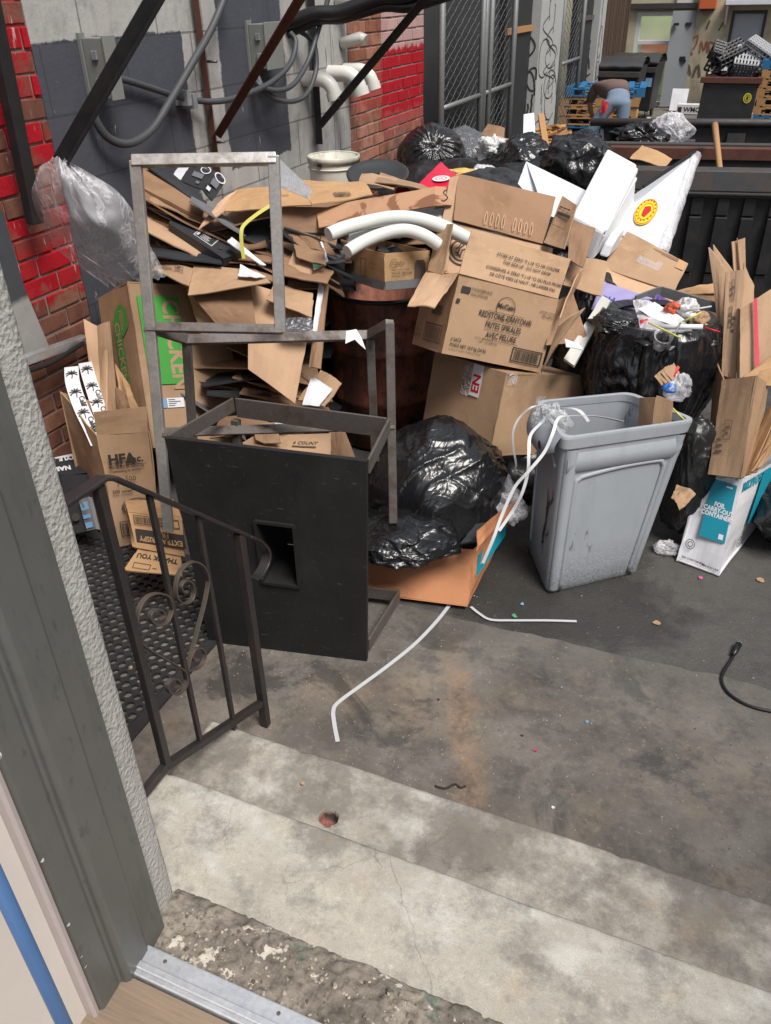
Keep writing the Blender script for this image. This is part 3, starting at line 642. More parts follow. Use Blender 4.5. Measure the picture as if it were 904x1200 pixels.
# concrete patch on that wall
g = MB(); pts = [U(px, py, x=WX+.02) for px, py in ((-60, 235), (4, 248), (24, 320), (32, 345), (57, 404), (50, 418), (0, 436), (-60, 455))]; g.poly(pts[::-1], .03)
def patchmat():
    t = NT('patch_concrete'); o = t.pos(); X = t.xyz(o); n = t.noise(9, o, 6, .7)
    z = t.math('ADD', X[2], t.math('MULTIPLY', n, .05)); zt = U(25, 345, x=WX).z
    c = t.mix(t.step(z, zt-.01, zt+.02), t.mix(n, (.26, .255, .24), (.42, .41, .39)), (.055, .06, .07)); t.bump(n, .4, .01); return t.out(c, .9)
solo('wall_patch', g, patchmat(), 'grey concrete patch on the brick wall at the left edge, dark paint on its top', 'wall patch')
def blockmat():
    t = NT('painted_block_wall'); o = t.pos(); X = t.xyz(o); y, z = X[1], X[2]
    n = t.noise(7, o, 6, .7); f = t.noise(45, o, 4, .7); st = t.noise(5, t.map(o, (1, 2.2, .35)), 5, .65)
    br = t.node('ShaderNodeTexBrick'); t.set(br.inputs['Vector'], t.comb(y, z, 0)); br.inputs['Scale'].default_value = 1; br.inputs['Brick Width'].default_value = .62; br.inputs['Row Height'].default_value = .31; br.inputs['Mortar Size'].default_value = .006
    joint = br.outputs['Fac']
    c = t.mix(st, (.28, .272, .26), (.50, .49, .47)); c = t.mix(t.math('MULTIPLY', t.ramp(n, [(.5, 0.0), (.7, .7)]), .6), c, (.12, .115, .11))
    c = t.mix(t.math('MULTIPLY', t.ramp(t.noise(9, t.map(o, (1, 3, .25), loc=(0, 3, 0)), 5, .6), [(.60, 0.0), (.68, 1.0)]), t.step(y, 6.1, 6.2)), c, (.045, .045, .048))
    w = t.math('MULTIPLY', t.math('SUBTRACT', n, .5), .10)
    yy = t.math('ADD', y, w); zz = t.math('ADD', z, w)
    a1 = Wy(214, 100)+.05; a2, a3 = Wy(262, 100), Wy(336, 100)
    p1 = t.math('MULTIPLY', t.math('MULTIPLY', t.step(yy, YB0-.2, YB0-.1), t.step(yy, a1+.01, a1)), t.step(zz, U(120, 46, x=WX).z+.01, U(120, 46, x=WX).z))
    p2 = t.math('MULTIPLY', t.step(yy, a2, a2+.01), t.math('MULTIPLY', t.step(yy, a3+.01, a3), t.step(zz, U(300, 190, x=WX).z-.01, U(300, 190, x=WX).z)))
    pm = t.math('MAXIMUM', p1, p2); fl = t.ramp(t.noise(8, t.map(o, (1, 2, .5)), 6, .75), [(.655, 1.0), (.67, 0.0)]); pm = t.math('MULTIPLY', pm, fl)
    c = t.mix(pm, c, t.mix(n, srgb(66, 68, 76), srgb(80, 82, 91)))
    sp = t.ramp(t.voro(16, o), [(.02, 1.0), (.05, 0.0)]); c = t.mix(t.math('MULTIPLY', sp, .45), c, (.42, .42, .41))
    c = t.mix(t.math('MULTIPLY', joint, .55), c, (.04, .04, .042))
    t.bump(t.math('SUBTRACT', t.math('ADD', t.math('MULTIPLY', f, .5), n), t.math('MULTIPLY', joint, .8)), .4, .010); return t.out(c, .75, spec=.3)
g = MB(); g.box((WX-.25, YB0+.002, 0), (WX-.004, YB1-.002, 3.6)); g.box((WX-.004, Wy(240, 60), 0), (WX+.012, Wy(254, 60), 3.6))
solo('block_wall', g, blockmat(), 'bare concrete block wall with two dark grey painted squares behind the cardboard', 'wall')
brickwall('brick_wall', 'far brick wall with a solid red painted square, before the chain-link fence', YB1, YB3, 3.4, M['brick_far'], 5, .098, .24)
# brackets and braces bolted to the block wall
def wallpt(px, py, off=.03): return U(px, py, x=WX+off)
def channel(mb, p, q, w=.05, d=.035, t=.006, nrm=(1, 0, 0)):
    """an angle-section bar"""
    p, q = Vector(p), Vector(q); ax = (q-p).normalized(); nr = Vector(nrm); nr = (nr-ax*nr.dot(ax)).normalized(); sd = ax.cross(nr)
    mb.bar(p, q, w, t, nr); mb.bar(p+sd*(w/2-t/2)+nr*d/2, q+sd*(w/2-t/2)+nr*d/2, t, d-.001, nr); return mb
br = thing('rusty_bracket', 'rusty brown angle bracket with slanting brace on the block wall', 'wall bracket', wallpt(252, 200))
a, b = wallpt(233, -60), wallpt(256, 210); g = MB(); channel(g, (a.x, b.y-.01, a.z), (b.x, b.y, b.z), .06, .04); obj('upright', g, M['rust_iron'], br, bevel=.002)
g = MB(); p = wallpt(250, 160, .06); q = U(352, -12, x=WX+.95); channel(g, p, q+(q-p)*.35, .06, .045, .008); obj('brace', g, M['rust_iron'], br, bevel=.002)
for px, py in ((252, 166), (243, 72), (254, 190)): g = MB(); w_ = wallpt(px, py, .03); g.tube([w_, w_+Vector((.07, 0, 0))], .008, 8); obj('bolt', g, M['dark_steel'], br)
br = thing('black_bracket', 'black angle bracket with slanting brace beside the white pipe elbows', 'wall bracket', wallpt(373, 160))
a, b = wallpt(368, -60), wallpt(374, 168); g = MB(); channel(g, (a.x, b.y, a.z), (b.x, b.y, b.z), .075, .05, .008); obj('upright', g, M['black_iron'], br, bevel=.002)
g = MB(); p = wallpt(371, 146, .07); q = U(492, 0, x=WX+1.0); channel(g, p, q+(q-p)*.3, .06, .05, .008); obj('brace', g, M['black_iron'], br, bevel=.002)
g = MB(); p = U(345, 24, x=WX+.06); q = U(500, -14, x=WX+.95); 
pp = spline([p+(q-p)*k/6+Vector((0, 0, .015*math.sin(k*2.1))) for k in range(-1, 8)], 4); g.tube(pp, .045, 10); pp = spline([v+Vector((.01, .05, -.055+.02*math.sin(i*.6))) for i, v in enumerate(pp[::4])], 4); g.tube(pp, .038, 10)
obj('wrapped_arm', g, plain('black_wrap', (.012, .012, .013), .4, sc=6, bump=.4), br)
# two enclosures
def enclosure(px0, py0, px1, py1, label, d=.12):
    a = wallpt(px0, py0, 0); b = wallpt(px1, py1, 0); y0, y1 = min(a.y, b.y), max(a.y, b.y); z1, z0 = a.z, b.z
    r = thing('electrical_box', label, 'electrical box', (WX, (y0+y1)/2, z0), 'electrical boxes on the block wall')
    g = MB(); g.box((WX-.002, y0-.012, z0-.02), (WX+.015, y0+.03, z1+.02)); obj('back_plate', g, M['elec'], r)
    g = MB(); g.box((WX+.0155, y0, z0), (WX+d, y1, z1)); obj('case', g, M['elec'], r, bevel=.006)
    g = MB(); g.box((WX+d+.0005, y0-.006, z0-.006), (WX+d+.012, y1+.008, z1+.008)); obj('cover', g, M['elec'], r, bevel=.003)
    for k in (.28, .72): g = MB(); g.box((WX+.07, y0-.014, z0+(z1-z0)*k-.02), (WX+.10, y0-.001, z0+(z1-z0)*k+.02)); obj('latch', g, M['galv'], r, bevel=.002)
    return r
enclosure(92, 44, 118, 114, 'grey electrical box on the block wall above the hanging plastic sheet', .14)
enclosure(288, 28, 312, 78, 'grey electrical box on the block wall behind the rusty slanting brace', .13)
def cable(pts, r, label, mat='cable', offs=None):
    P = [U(px, py, x=WX+(o if o else .05)) for px, py, o in pts]; g = MB(); g.tube(spline(P, 8), r, 12)
    return solo('cable', g, M[mat], label, 'cable', 'cables on the block wall')
cable([(106, 112, .05), (112, 140, .06), (128, 162, .07), (152, 168, .09), (178, 152, .10), (200, 118, .10), (225, 75, .10), (250, 30, .10), (270, -20, .10)], .022, 'thick grey cable looping down from the left electrical box and up to the top edge')
cable([(132, 90, .04), (155, 96, .04), (180, 104, .04), (205, 112, .05), (232, 118, .06), (262, 118, .12), (295, 108, .14), (320, 95, .14), (340, 75, .14), (347, 50, .12), (340, 38, .08)], .018, 'grey cable running level along the wall and looping up behind the rusty brace')
cable([(298, 88, .05), (305, 100, .12), (325, 106, .17), (345, 98, .18), (362, 70, .18), (375, 30, .2), (388, -12, .25)], .017, 'inner grey cable loop hanging right of the second electrical box')
cable([(300, 84, .05), (312, 108, .12), (335, 119, .17), (358, 112, .18), (370, 85, .18), (370, 58, .16), (362, 44, .1), (350, 36, .06)], .017, 'lowest grey cable loop hanging beside the black bracket')
g = MB()
for px, py in ((207, 112), (214, 116)):
    w_ = wallpt(px, py, 0); g.box((w_.x, w_.y-.02, w_.z-.05), (w_.x+.09, w_.y+.02, w_.z+.03))
solo('pipe_clamp', g, M['galv'], 'small metal clamp holding the two grey cables where they cross', 'clamp')
# slanting black pole carrying the plastic sheet, and the black bar at the far left
g = MB(); p = U(70, 188, x=WX+.55); q = U(181, -4, x=WX+1.0); channel(g, p, q+(q-p)*.5, .055, .05, .008, (1, -.6, .2)); solo('steel_pole', g, M['black_iron'], 'black slanting steel bar with the clear plastic sheet hung on its lower end', 'steel bar')
g = MB(); p = U(0, 55, x=WX+.12); q = U(42, 262, x=WX+.12); g.bar((p+(p-q)*.7), q, .07, .05, (1, 0, 0)); solo('steel_strap', g, M['black_iron'], 'flat black bar running down the red painted bricks at the left edge', 'steel bar', bevel=.004)
g = MB()
a, b = U(2, 432, x=WX+.10), U(100, 397, x=WX+.10); g.bar(a+(a-b)*.25, b, .045, .045); a2 = U(8, 440, x=WX+.13); g.tube([a2+Vector((0, 0, .03)), a2-Vector((0, .02, .55))], .028, 12)
cd = solo('conduit', g, M['galv'], 'galvanised square conduit along the brick wall above the open boxes', 'conduit', bevel=.003)
g = MB(); g.tube(spline([U(px, py, x=WX+.14) for px, py in ((2, 432), (25, 436), (60, 425), (98, 402))], 6), .012, 8); obj('wire', g, M['black_cable'], cd)
g = MB(); a, b = U(40, 580, x=WX+.08), U(66, 562, x=WX+.08); g.bar(a+(a-b)*1.2, b+(b-a)*1.2, .05, .04); solo('conduit', g, M['galv'], 'lower galvanised conduit near the mat beside the small black box', 'conduit')
# white pipe elbows
def elbow(px, py, px2, py2, r, label):
    a = wallpt(px, py, 0); R_ = r*1.6; g = MB()
    P = [Vector((WX, a.y, a.z))+Vector((.0+.10*k, 0, 0)) for k in (0, .6, 1.2)]; c = P[-1]
    for k in range(1, 9):
        th = R(80)*k/8; P.append(c+Vector((R_*math.sin(th)*1.4, .25*R_*math.sin(th), -R_*(1-math.cos(th))*1.4)))
    t_ = (P[-1]-P[-2]).normalized(); P.append(P[-1]+t_*.04)
    rt = thing('pipe_elbow', label, 'pipe', a, 'white pipe elbows on the wall'); g.tube(P, r, 18, False); g.tube(P, r*.86, 18, False); obj('bend', g, M['pvc'], rt)
    g = MB(); g.tube([P[-1]-t_*.05, P[-1]+t_*.005], r*1.14, 18, False); g.lathe([(r*.86, 0), (r*1.14, 0)], 18, P[-1]+t_*.005, t_.to_track_quat('Z', 'Y').to_matrix()); obj('collar', g, M['pvc'], rt)
elbow(356, 92, 0, 0, .052, 'nearest white pipe elbow on the wall, left of the black bracket')
elbow(386, 86, 0, 0, .058, 'middle white pipe elbow on the wall above the white bucket')
elbow(404, 82, 0, 0, .052, 'farthest white pipe elbow, against the start of the brick wall')
g = MB(); a = wallpt(400, 44, 0); g.tube([a-Vector((0, 0, .04)), a+Vector((.16, .02, 0)), a+Vector((.2, .02, -.02))], .042, 16); solo('pipe_stub', g, M['pvc'], 'short white pipe stub high on the wall beneath the wrapped arm', 'pipe')
g = MB(); a = wallpt(395, 2, 0); g.tube([a, a+Vector((.3, .03, .03))], .055, 16); solo('pipe_stub', g, M['pvc'], 'white pipe stub at the top edge above the wrapped black arm', 'pipe')

# ------------------------------------------------------------------ fence, columns, doors further along
def fence(y0, y1, z1, label, mid=None, x=WX+.12, gap=.11, rail=(.9,)):
    r = thing('chain_link_fence', label, 'fence', (x, (y0+y1)/2, 0), 'chain-link fence bays'); g = MB(); rad = .003
    # zig-zag wires
    n = int((y1-y0)/gap); nz = int(z1/gap)
    for k in range(n+1):
        pts = [(x+(.004 if j % 2 else -.004), y0+gap*k+(gap*.5 if (j+k) % 2 else -gap*.5), j*gap*.5+.02) for j in range(nz*2)]
        pts = [p for p in pts if y0 <= p[1] <= y1]
        if len(pts) > 2:
            vs = []; fs = []
            for i, p in enumerate(pts):
                vs += [(p[0]+rad, p[1]-rad, p[2]), (p[0]-rad, p[1], p[2]), (p[0]+rad, p[1]+rad, p[2])]
                if i: o = 3*(i-1); fs += [(o+a_, o+(a_+1) % 3, o+3+(a_+1) % 3, o+3+a_) for a_ in range(3)]
            g.add(vs, fs)
    obj('wire_mesh', g, M['galv_dull'], r)
    for z in rail:
        g = MB(); g.tube([(x+.03, y0, z), (x+.03, y1, z)], .026, 10); obj('rail', g, M['galv_dull'], r)
    g = MB(); g.tube([(x+.03, y0, .06), (x+.03, y1, .06)], .02, 8); obj('bottom_rail', g, M['galv_dull'], r)
    for y in [y0+.02, y1-.02]+(mid or []):
        g = MB(); g.tube([(x+.035, y, 0), (x+.035, y, z1)], .034, 12); obj('post', g, M['galv_dull'], r)
    return r
fence(YB3+.06, Wy(549, 100), 3.2, 'nearest chain-link fence bay, starting at the brick wall', rail=(1.33,))
fence(Wy(551, 100), YB4, 3.2, 'second chain-link bay with a short extra post, left of the first black door', [Wy(558, 100)], rail=(1.33,))
fence(YB6-.25, YB7, 3.2, 'far chain-link bay between the two white graffiti columns', rail=(1.35, .25))
g = MB(); g.box((WX-1.6, YB3, 0), (WX-1.5, YB8, 3.4)); g.box((WX-1.5, YB3+.002, 0), (WX-.26, YB3+.08, 3.4))
solo('shed_wall', g, plain('dark_enclosure_wall', (.035, .035, .037), .85, var=.5, sc=2), 'dark wall seen through the chain-link fence', 'wall')
for (a, b, lab) in ((YB4+.03, YB5-.02, 'first black door panel, between the chain-link and the nearer white column'), (YB7+.05, YB8-.05, 'farther black door panel, beyond the far chain-link bay')):
    r = thing('black_door', lab, 'door', (WX, (a+b)/2, 0), 'black door panels along the alley'); g = MB(); g.box((WX-.06, a, .02), (WX+.02, b, 3.4)); obj('leaf', g, plain('black_sheet', (.022, .023, .026), .6, var=.5, sc=4, bump=.1), r)
    g = MB(); g.box((WX+.021, a, 1.86), (WX+.05, b, 1.93)); obj('batten', g, M['wood'] if a < YB5 else M['dark_steel'], r)
    g = MB(); g.box((WX+.0205, a, .50), (WX+.035, b, .54)); obj('seam', g, M['black_iron'], r)
def colmat():
    t = NT('white_column_paint'); o = t.pos(); n = t.noise(6, o, 6, .7); X = t.xyz(o)
    c = t.mix(n, (.33, .33, .32), (.56, .56, .55)); c = t.mix(t.math('MULTIPLY', t.step(X[2], 2.25, 2.2), .35), c, (.30, .32, .31)); return t.out(c, .8)
M['column'] = colmat()
def graffiti(mb, o, yd, zd, w, h, n, seed, r=.011):
    rd = random.Random(seed); o = Vector(o)
    nrm = Vector(yd).cross(Vector(zd)).normalized()
    for k in range(n):
        x0, z0 = rd.uniform(.1, .9)*w, rd.uniform(.05, .9)*h; pts = []
        kind = rd.choice('lcsl'); s = rd.uniform(.12, .35)*h*.5
        for i in range(9):
            t_ = i/8
            if kind == 'l': p = (x0+rd.uniform(-.02, .02)*w, z0+t_*s*2)
            elif kind == 'c': p = (x0+math.cos(t_*5.4)*w*.28, z0+math.sin(t_*5.4)*s)
            else: p = (x0+math.sin(t_*6.3)*w*.25, z0+t_*s*1.6)
            pts.append((min(max(p[0], .02*w), .98*w), min(max(p[1], 0), h)))
        P = [o+Vector(yd)*a_+Vector(zd)*b_+nrm*.0015*(k+1)*.2 for a_, b_ in pts]
        mb.ribbon(spline(P, 3), r*2, .0015, side=[(P[min(i+1, 8)]-P[max(i-1, 0)]).cross(nrm) for i in [min(8, j//3) for j in range(25)]])
for (a, b, lab, sd) in ((YB5, YB6-.27, 'nearer white column covered in black graffiti', 4), (YB8-.03, YB8+.55, 'farther slim white column with black graffiti, beside the wheeled bins', 9)):
    r = thing('column', lab, 'column', (WX, (a+b)/2, 0), 'white graffiti columns'); g = MB(); g.box((WX-.2, a, 0), (WX+.15, b, 3.4)); obj('shaft', g, M['column'], r, bevel=.01)
    g = MB(); graffiti(g, (WX+.152, a, .35), Vector((0, 1, 0)), Vector((0, 0, 1)), b-a, 1.85, 15, sd, .007); graffiti(g, (WX-.2, a-.002, .35), Vector((1, 0, 0)), Vector((0, 0, 1)), .34, 1.8, 12, sd+1, .011); obj('graffiti', g, M['ink'], r)
    if sd == 4:
        g = MB(); yy = (a+b)/2; g.box((WX+.1502, yy-.07, 2.36), (WX+.155, yy+.07, 2.62)); obj('notice', g, M['white_paper'], r); g = MB(); g.text('1', (WX+.1556, yy-.03, 2.43), (0, 1, 0), (0, 0, 1), .16); obj('lettering', g, M['ink'], r)
g = MB()
yy = YB8+.56
while yy < 21.3: g.box((WX-.1, yy, 0), (WX+.06+random.uniform(-.012, .012), min(yy+.14, 21.3), 3.4)); yy += .148
solo('clad_wall', g, M['brown_board'], 'brown vertical plank cladding between the last white column and the far building', 'wall')
g = MB(); yb = Wy(716, 20); g.box((WX+.08, 18.4, 2.0), (WX+.16, 18.6, 2.15)); 
# ------------------------------------------------------------------ wrought-iron handrail
RX = -1.30
def rp(px, py, dx=0): p = U(px, py, x=RX); return Vector((RX+dx, p.y, p.z))
hr = thing('handrail', 'black wrought-iron handrail with heart scroll beside the concrete steps', 'handrail', (RX, 1.26, .34))
top = [Vector((RX, .96, 1.385)), Vector((RX, 1.12, 1.383)), rp(120, 560), rp(133, 560)]+[rp(133+(290-133)*k/6, 560+(628-560)*k/6) for k in range(1, 7)]
tl = spline([rp(290, 628), rp(303, 634), rp(312, 646), rp(311, 660), rp(303, 674), rp(297, 678)], 5)
g = MB(); g.ribbon(top[:3]+top[3:], .038, .012); obj('top_rail', g, M['rail_iron'], hr, bevel=.004)
g = MB(); g.ribbon(tl, .038, .010); obj('curled_end', g, M['rail_iron'], hr, bevel=.003)
b0, b1, b2 = rp(150, 965), Vector((RX, 1.257, .372)), Vector((RX, 1.785, .135))
g = MB(); g.bar(Vector((RX, .9, .372)), b1, .026, .026); g.bar(b1, b2, .026, .026); obj('bottom_rail', g, M['rail_iron'], hr, bevel=.003)
ra_, rb_ = rp(133, 560), rp(290, 628)
def railz(y): return min(1.372, ra_.z+(rb_.z-ra_.z)*(y-ra_.y)/(rb_.y-ra_.y))-.003
def post(pt, pb, w, z1=None):
    a = rp(*pt); b = rp(*pb); y = (a.y+b.y)/2; g = MB(); g.box((RX-w/2, y-w/2, b.z), (RX+w/2, y+w/2, railz(y))); obj('baluster', g, M['rail_iron'], hr, bevel=.003)
post((119, 573), (193, 898), .025); post((177, 588), (236, 876), .016); post((238, 615), (272, 858), .016)
a = rp(286, 636); g = MB(); g.box((RX-.015, 1.80-.015, .005), (RX+.015, 1.80+.015, railz(1.80))); obj('newel_post', g, M['rail_iron'], hr, bevel=.003)
def z7(L): return [(60+.2987*x, 540+.2987*y) for x, y in L]
def scroll(L, w=.016):
    P = [rp(*q) for q in z7(L)]; S = spline(P, 7); g = MB(); g.ribbon(S, w, .005); obj('scroll', g, M['scroll_iron'], hr, bevel=.0015)
scroll([(520, 822), (470, 790), (400, 750), (350, 710), (335, 650), (345, 580), (375, 535), (415, 520), (455, 530), (472, 562), (470, 600), (450, 635), (415, 645), (390, 625), (390, 598), (412, 582), (438, 592), (440, 612), (424, 622)])
scroll([(533, 822), (548, 760), (580, 640), (605, 540), (615, 470), (600, 420), (565, 396), (530, 408), (500, 445), (488, 500), (495, 540), (520, 560), (548, 548), (560, 515), (550, 480), (525, 470), (508, 492), (518, 516), (534, 512)])
scroll([(536, 822), (570, 815), (596, 790), (602, 755), (585, 735), (562, 740), (552, 765), (562, 785), (578, 778)])
scroll([(522, 822), (530, 860), (520, 895), (490, 916), (462, 905), (455, 880), (470, 858), (495, 858), (505, 880), (490, 892)])

# ------------------------------------------------------------------ perforated rubber mat
def mat_mesh(x0, x1, y0, y1, pitch=.043, t=.013, z=.006):
    g = MB(); bd = .05
    for a, b in (((x0, y0), (x1, y0+bd)), ((x0, y1-bd), (x1, y1)), ((x0, y0+bd), (x0+bd, y1-bd)), ((x1-bd, y0+bd), (x1, y1-bd))): g.box((a[0], a[1], z), (b[0], b[1], z+t*.8))
    nx, ny = int((x1-x0-2*bd)/pitch), int((y1-y0-2*bd)/pitch); px, py = (x1-x0-2*bd)/nx, (y1-y0-2*bd)/ny
    N = 12
    for j in range(ny):
        for i in range(nx):
            sh = (px/2 if j % 2 else 0)
            if j % 2 and i == nx-1: 
                cx = None
            cx = x0+bd+px*(i+.5)+(sh if i < nx-1 else 0)*.0; cy = y0+bd+py*(j+.5)
            r = .0178*(1 if (i+j) % 2 == 0 else .86); sq = []; ci = []; cb = []
            for k in range(N):
                a = 2*math.pi*(k+.5)/N; dx, dy = math.cos(a), math.sin(a); m = max(abs(dx)/(px/2), abs(dy)/(py/2))
                sq.append((cx+dx/m, cy+dy/m, z+t)); ci.append((cx+dx*r, cy+dy*r, z+t)); cb.append((cx+dx*r, cy+dy*r, z))
            g.add(sq+ci+cb, [f for k in range(N) for f in ((k, (k+1) % N, N+(k+1) % N, N+k), (N+k, N+(k+1) % N, 2*N+(k+1) % N, 2*N+k))])
            cs = [(cx+sx*px/2, cy+sy*py/2, z+t) for sx, sy in ((1, 1), (-1, 1), (-1, -1), (1, -1))]
            for q, c_ in enumerate(cs): 
                k = q*3+1 if N == 12 else 0
                g.add([sq[k-0], c_, sq[(k+1) % N]][:3], [(0, 1, 2)]) if False else None
    return g
g = mat_mesh(-3.1, -1.725, 1.22, 2.62); rm = solo('rubber_mat', g, M['rubber'], 'black perforated rubber floor mat behind the handrail', 'mat', base=(-2.4, 1.9, .006))

# ------------------------------------------------------------------ box-section frame and black panel stand
P = {}
PT = .975
bl, brr = U(245, 752, z=.006), U(430, 775, z=.006); tl_, tr_ = U(193, 513, z=PT), U(430, 541, z=PT)
dv = (Vector((tr_.y-tl_.y, -(tr_.x-tl_.x), 0))).normalized()*-1      # away from the camera
hx = tr_-tl_
st = thing('panel_stand', 'black painted box stand with a square hole in its front, standing by the handrail', 'stand', (bl+brr)/2)
bv = Vector((0, 0, 0))
def fp(u, v):  # on the front panel
    return (bl*(1-u)+brr*u)*(1-v)+(tl_*(1-u)+tr_*u)*v
dep_n = dv.normalized()
h0u, h1u, h0v, h1v = .415, .625, .375, .675
g = MB()
def slab(u0, u1, v0, v1):
    a = [fp(u0, v0), fp(u1, v0), fp(u1, v1), fp(u0, v1)]; g.hexa([a[0], a[1], a[1]+dep_n*.02, a[0]+dep_n*.02, a[3], a[2], a[2]+dep_n*.02, a[3]+dep_n*.02])
O_ = [fp(0, 0), fp(1, 0), fp(1, 1), fp(0, 1)]; I_ = [fp(h0u, h0v), fp(h1u, h0v), fp(h1u, h1v), fp(h0u, h1v)]; bk_ = dep_n*.02
g.add(O_+I_+[p+bk_ for p in O_+I_], [f for k in range(4) for f in ((k, (k+1) % 4, 4+(k+1) % 4, 4+k), (8+(k+1) % 4, 8+k, 12+k, 12+(k+1) % 4), ((k+1) % 4, k, 8+k, 8+(k+1) % 4), (4+k, 4+(k+1) % 4, 12+(k+1) % 4, 12+k))])
obj('front_panel', g, M['black_panel'], st)
g = MB(); a = [fp(h0u, h0v), fp(h1u, h0v), fp(h1u, h1v), fp(h0u, h1v)]; n_ = -dep_n
for i in range(4):
    p, q = a[i], a[(i+1) % 4]; g.bar(p+dep_n*.015, q+dep_n*.015, .012, .055, dep_n)
g.hexa([a[0]+dep_n*.02, a[1]+dep_n*.02, a[1]+dep_n*.26, a[0]+dep_n*.26]+[v+Vector((0, 0, .004)) for v in (a[0]+dep_n*.02, a[1]+dep_n*.02, a[1]+dep_n*.26, a[0]+dep_n*.26)])
b4_ = [v+dep_n*.27 for v in a]; g.hexa([b4_[0], b4_[1], b4_[1]+dep_n*.01, b4_[0]+dep_n*.01, b4_[3], b4_[2], b4_[2]+dep_n*.01, b4_[3]+dep_n*.01])  # back, sides and top are added only to keep the hole dark
for i, j in ((1, 2), (2, 3), (3, 0)): q_ = [a[i]+dep_n*.022, a[j]+dep_n*.022, b4_[j], b4_[i]]; c0_ = sum(a, Vector())/4; o_ = ((a[i]+a[j])/2-c0_).normalized()*.004; g.hexa(q_+[v+o_ for v in q_])
obj('ledge_and_dark_box', g, M['black_panel'], st)
D = .44
g = MB()
def rim(p, q, h=.06, t=.010, m=None):
    p, q = Vector(p), Vector(q); g.bar(p-Vector((0, 0, h/2)), q-Vector((0, 0, h/2)), t, h)
bkL, bkR = U(273, 466, z=PT), U(456, 490, z=PT); D = ((bkL-tl_).length+(bkR-tr_).length)/2; d2 = ((bkL-tl_)+(bkR-tr_)).normalized()
rim(tl_+dep_n*.021, bkL); rim(bkL+hx.normalized()*.01, bkR-hx.normalized()*.01, .085); rim(tr_+dep_n*.021, bkR)
obj('top_frame', g, M['dark_steel'], st, bevel=.002)
g = MB(); zb = Vector((0, 0, .10))
bb0, bb1 = bl+d2*D, brr+d2*D; rim(bl+d2*.025+zb, bb0+zb); rim(brr+d2*.025+zb, bb1+zb); rim(bb0+zb, bb1+zb); obj('bottom_frame', g, M['dark_steel'], st, bevel=.002)
for q0_, q1_ in ((bb0, bkL),): g = MB(); g.bar(q0_+Vector((0, 0, .1)), q1_-Vector((0, 0, .1)), .03, .03); obj('rear_post', g, M['dark_steel'], st)
def wA(y): return 1/(.2841+(.0284)*(622-y)/239)       # depth of the frame's front plane by photo row
sf = thing('welded_frame', 'bare welded steel frame with a tall square back, hooked over the black stand', 'metal frame', U(200, 622, wA(622)))
W_, T_ = .042, .032
def fb(name, p, q, mat='raw_steel', w=W_, t=T_):
    g = MB(); g.bar(p, q, w, t, CF); obj(name, g, M[mat], sf, bevel=.003)
A = lambda px, py: U(px, py, wA(py))
fb('leg', A(159, 188), A(198, 622)); fb('leg', A(457, 378), A(461, 612), 'dark_steel', .036)
B0, C0 = U(219, 398, 3.36), U(434, 393, 3.40); Bb, Cb = U(228, 545, 3.66), U(440, 540, 3.62)
fb('leg', B0, Bb, 'dark_steel', .036); fb('leg', C0, Cb, 'dark_steel', .036)
fb('top_rail', B0+(B0-C0).normalized()*.016, C0, 'dark_steel', .04, .036)
fb('side_rail', A(172, 383), B0, 'dark_steel', .04, .036); fb('side_rail', A(457, 380), C0, 'dark_steel', .04, .036)
fb('cross_rail', A(191, 507), A(463, 498), 'dark_steel', .038)
fb('back_rail', A(155, 189), A(324, 186)); fb('back_post', A(321, 182), A(329, 389)); fb('back_rail', A(172, 383), A(331, 386), 'dark_steel', .036)
g = MB(); a, b, c, d = A(323, 185)+CF*.02, A(323, 185)+CF*.02, None, None
g.sheet(U(327, 218, wA(218)+.03), U(362, 233, 3.30), U(366, 222, 3.32), U(325, 183, wA(183)+.03), .004, 4, 2, .002, 3); obj('bent_strip', g, M['acrylic'], sf)
g = MB(); pts = [U(px, py, 3.30) for px, py in ((406, 388), (418, 386), (424, 396), (429, 410), (422, 404), (416, 398), (405, 403))]; g.poly(pts, .004); solo('plastic_scrap', g, M['white_paper'], 'torn white plastic scrap caught on the top bar of the welded frame', 'plastic scrap')

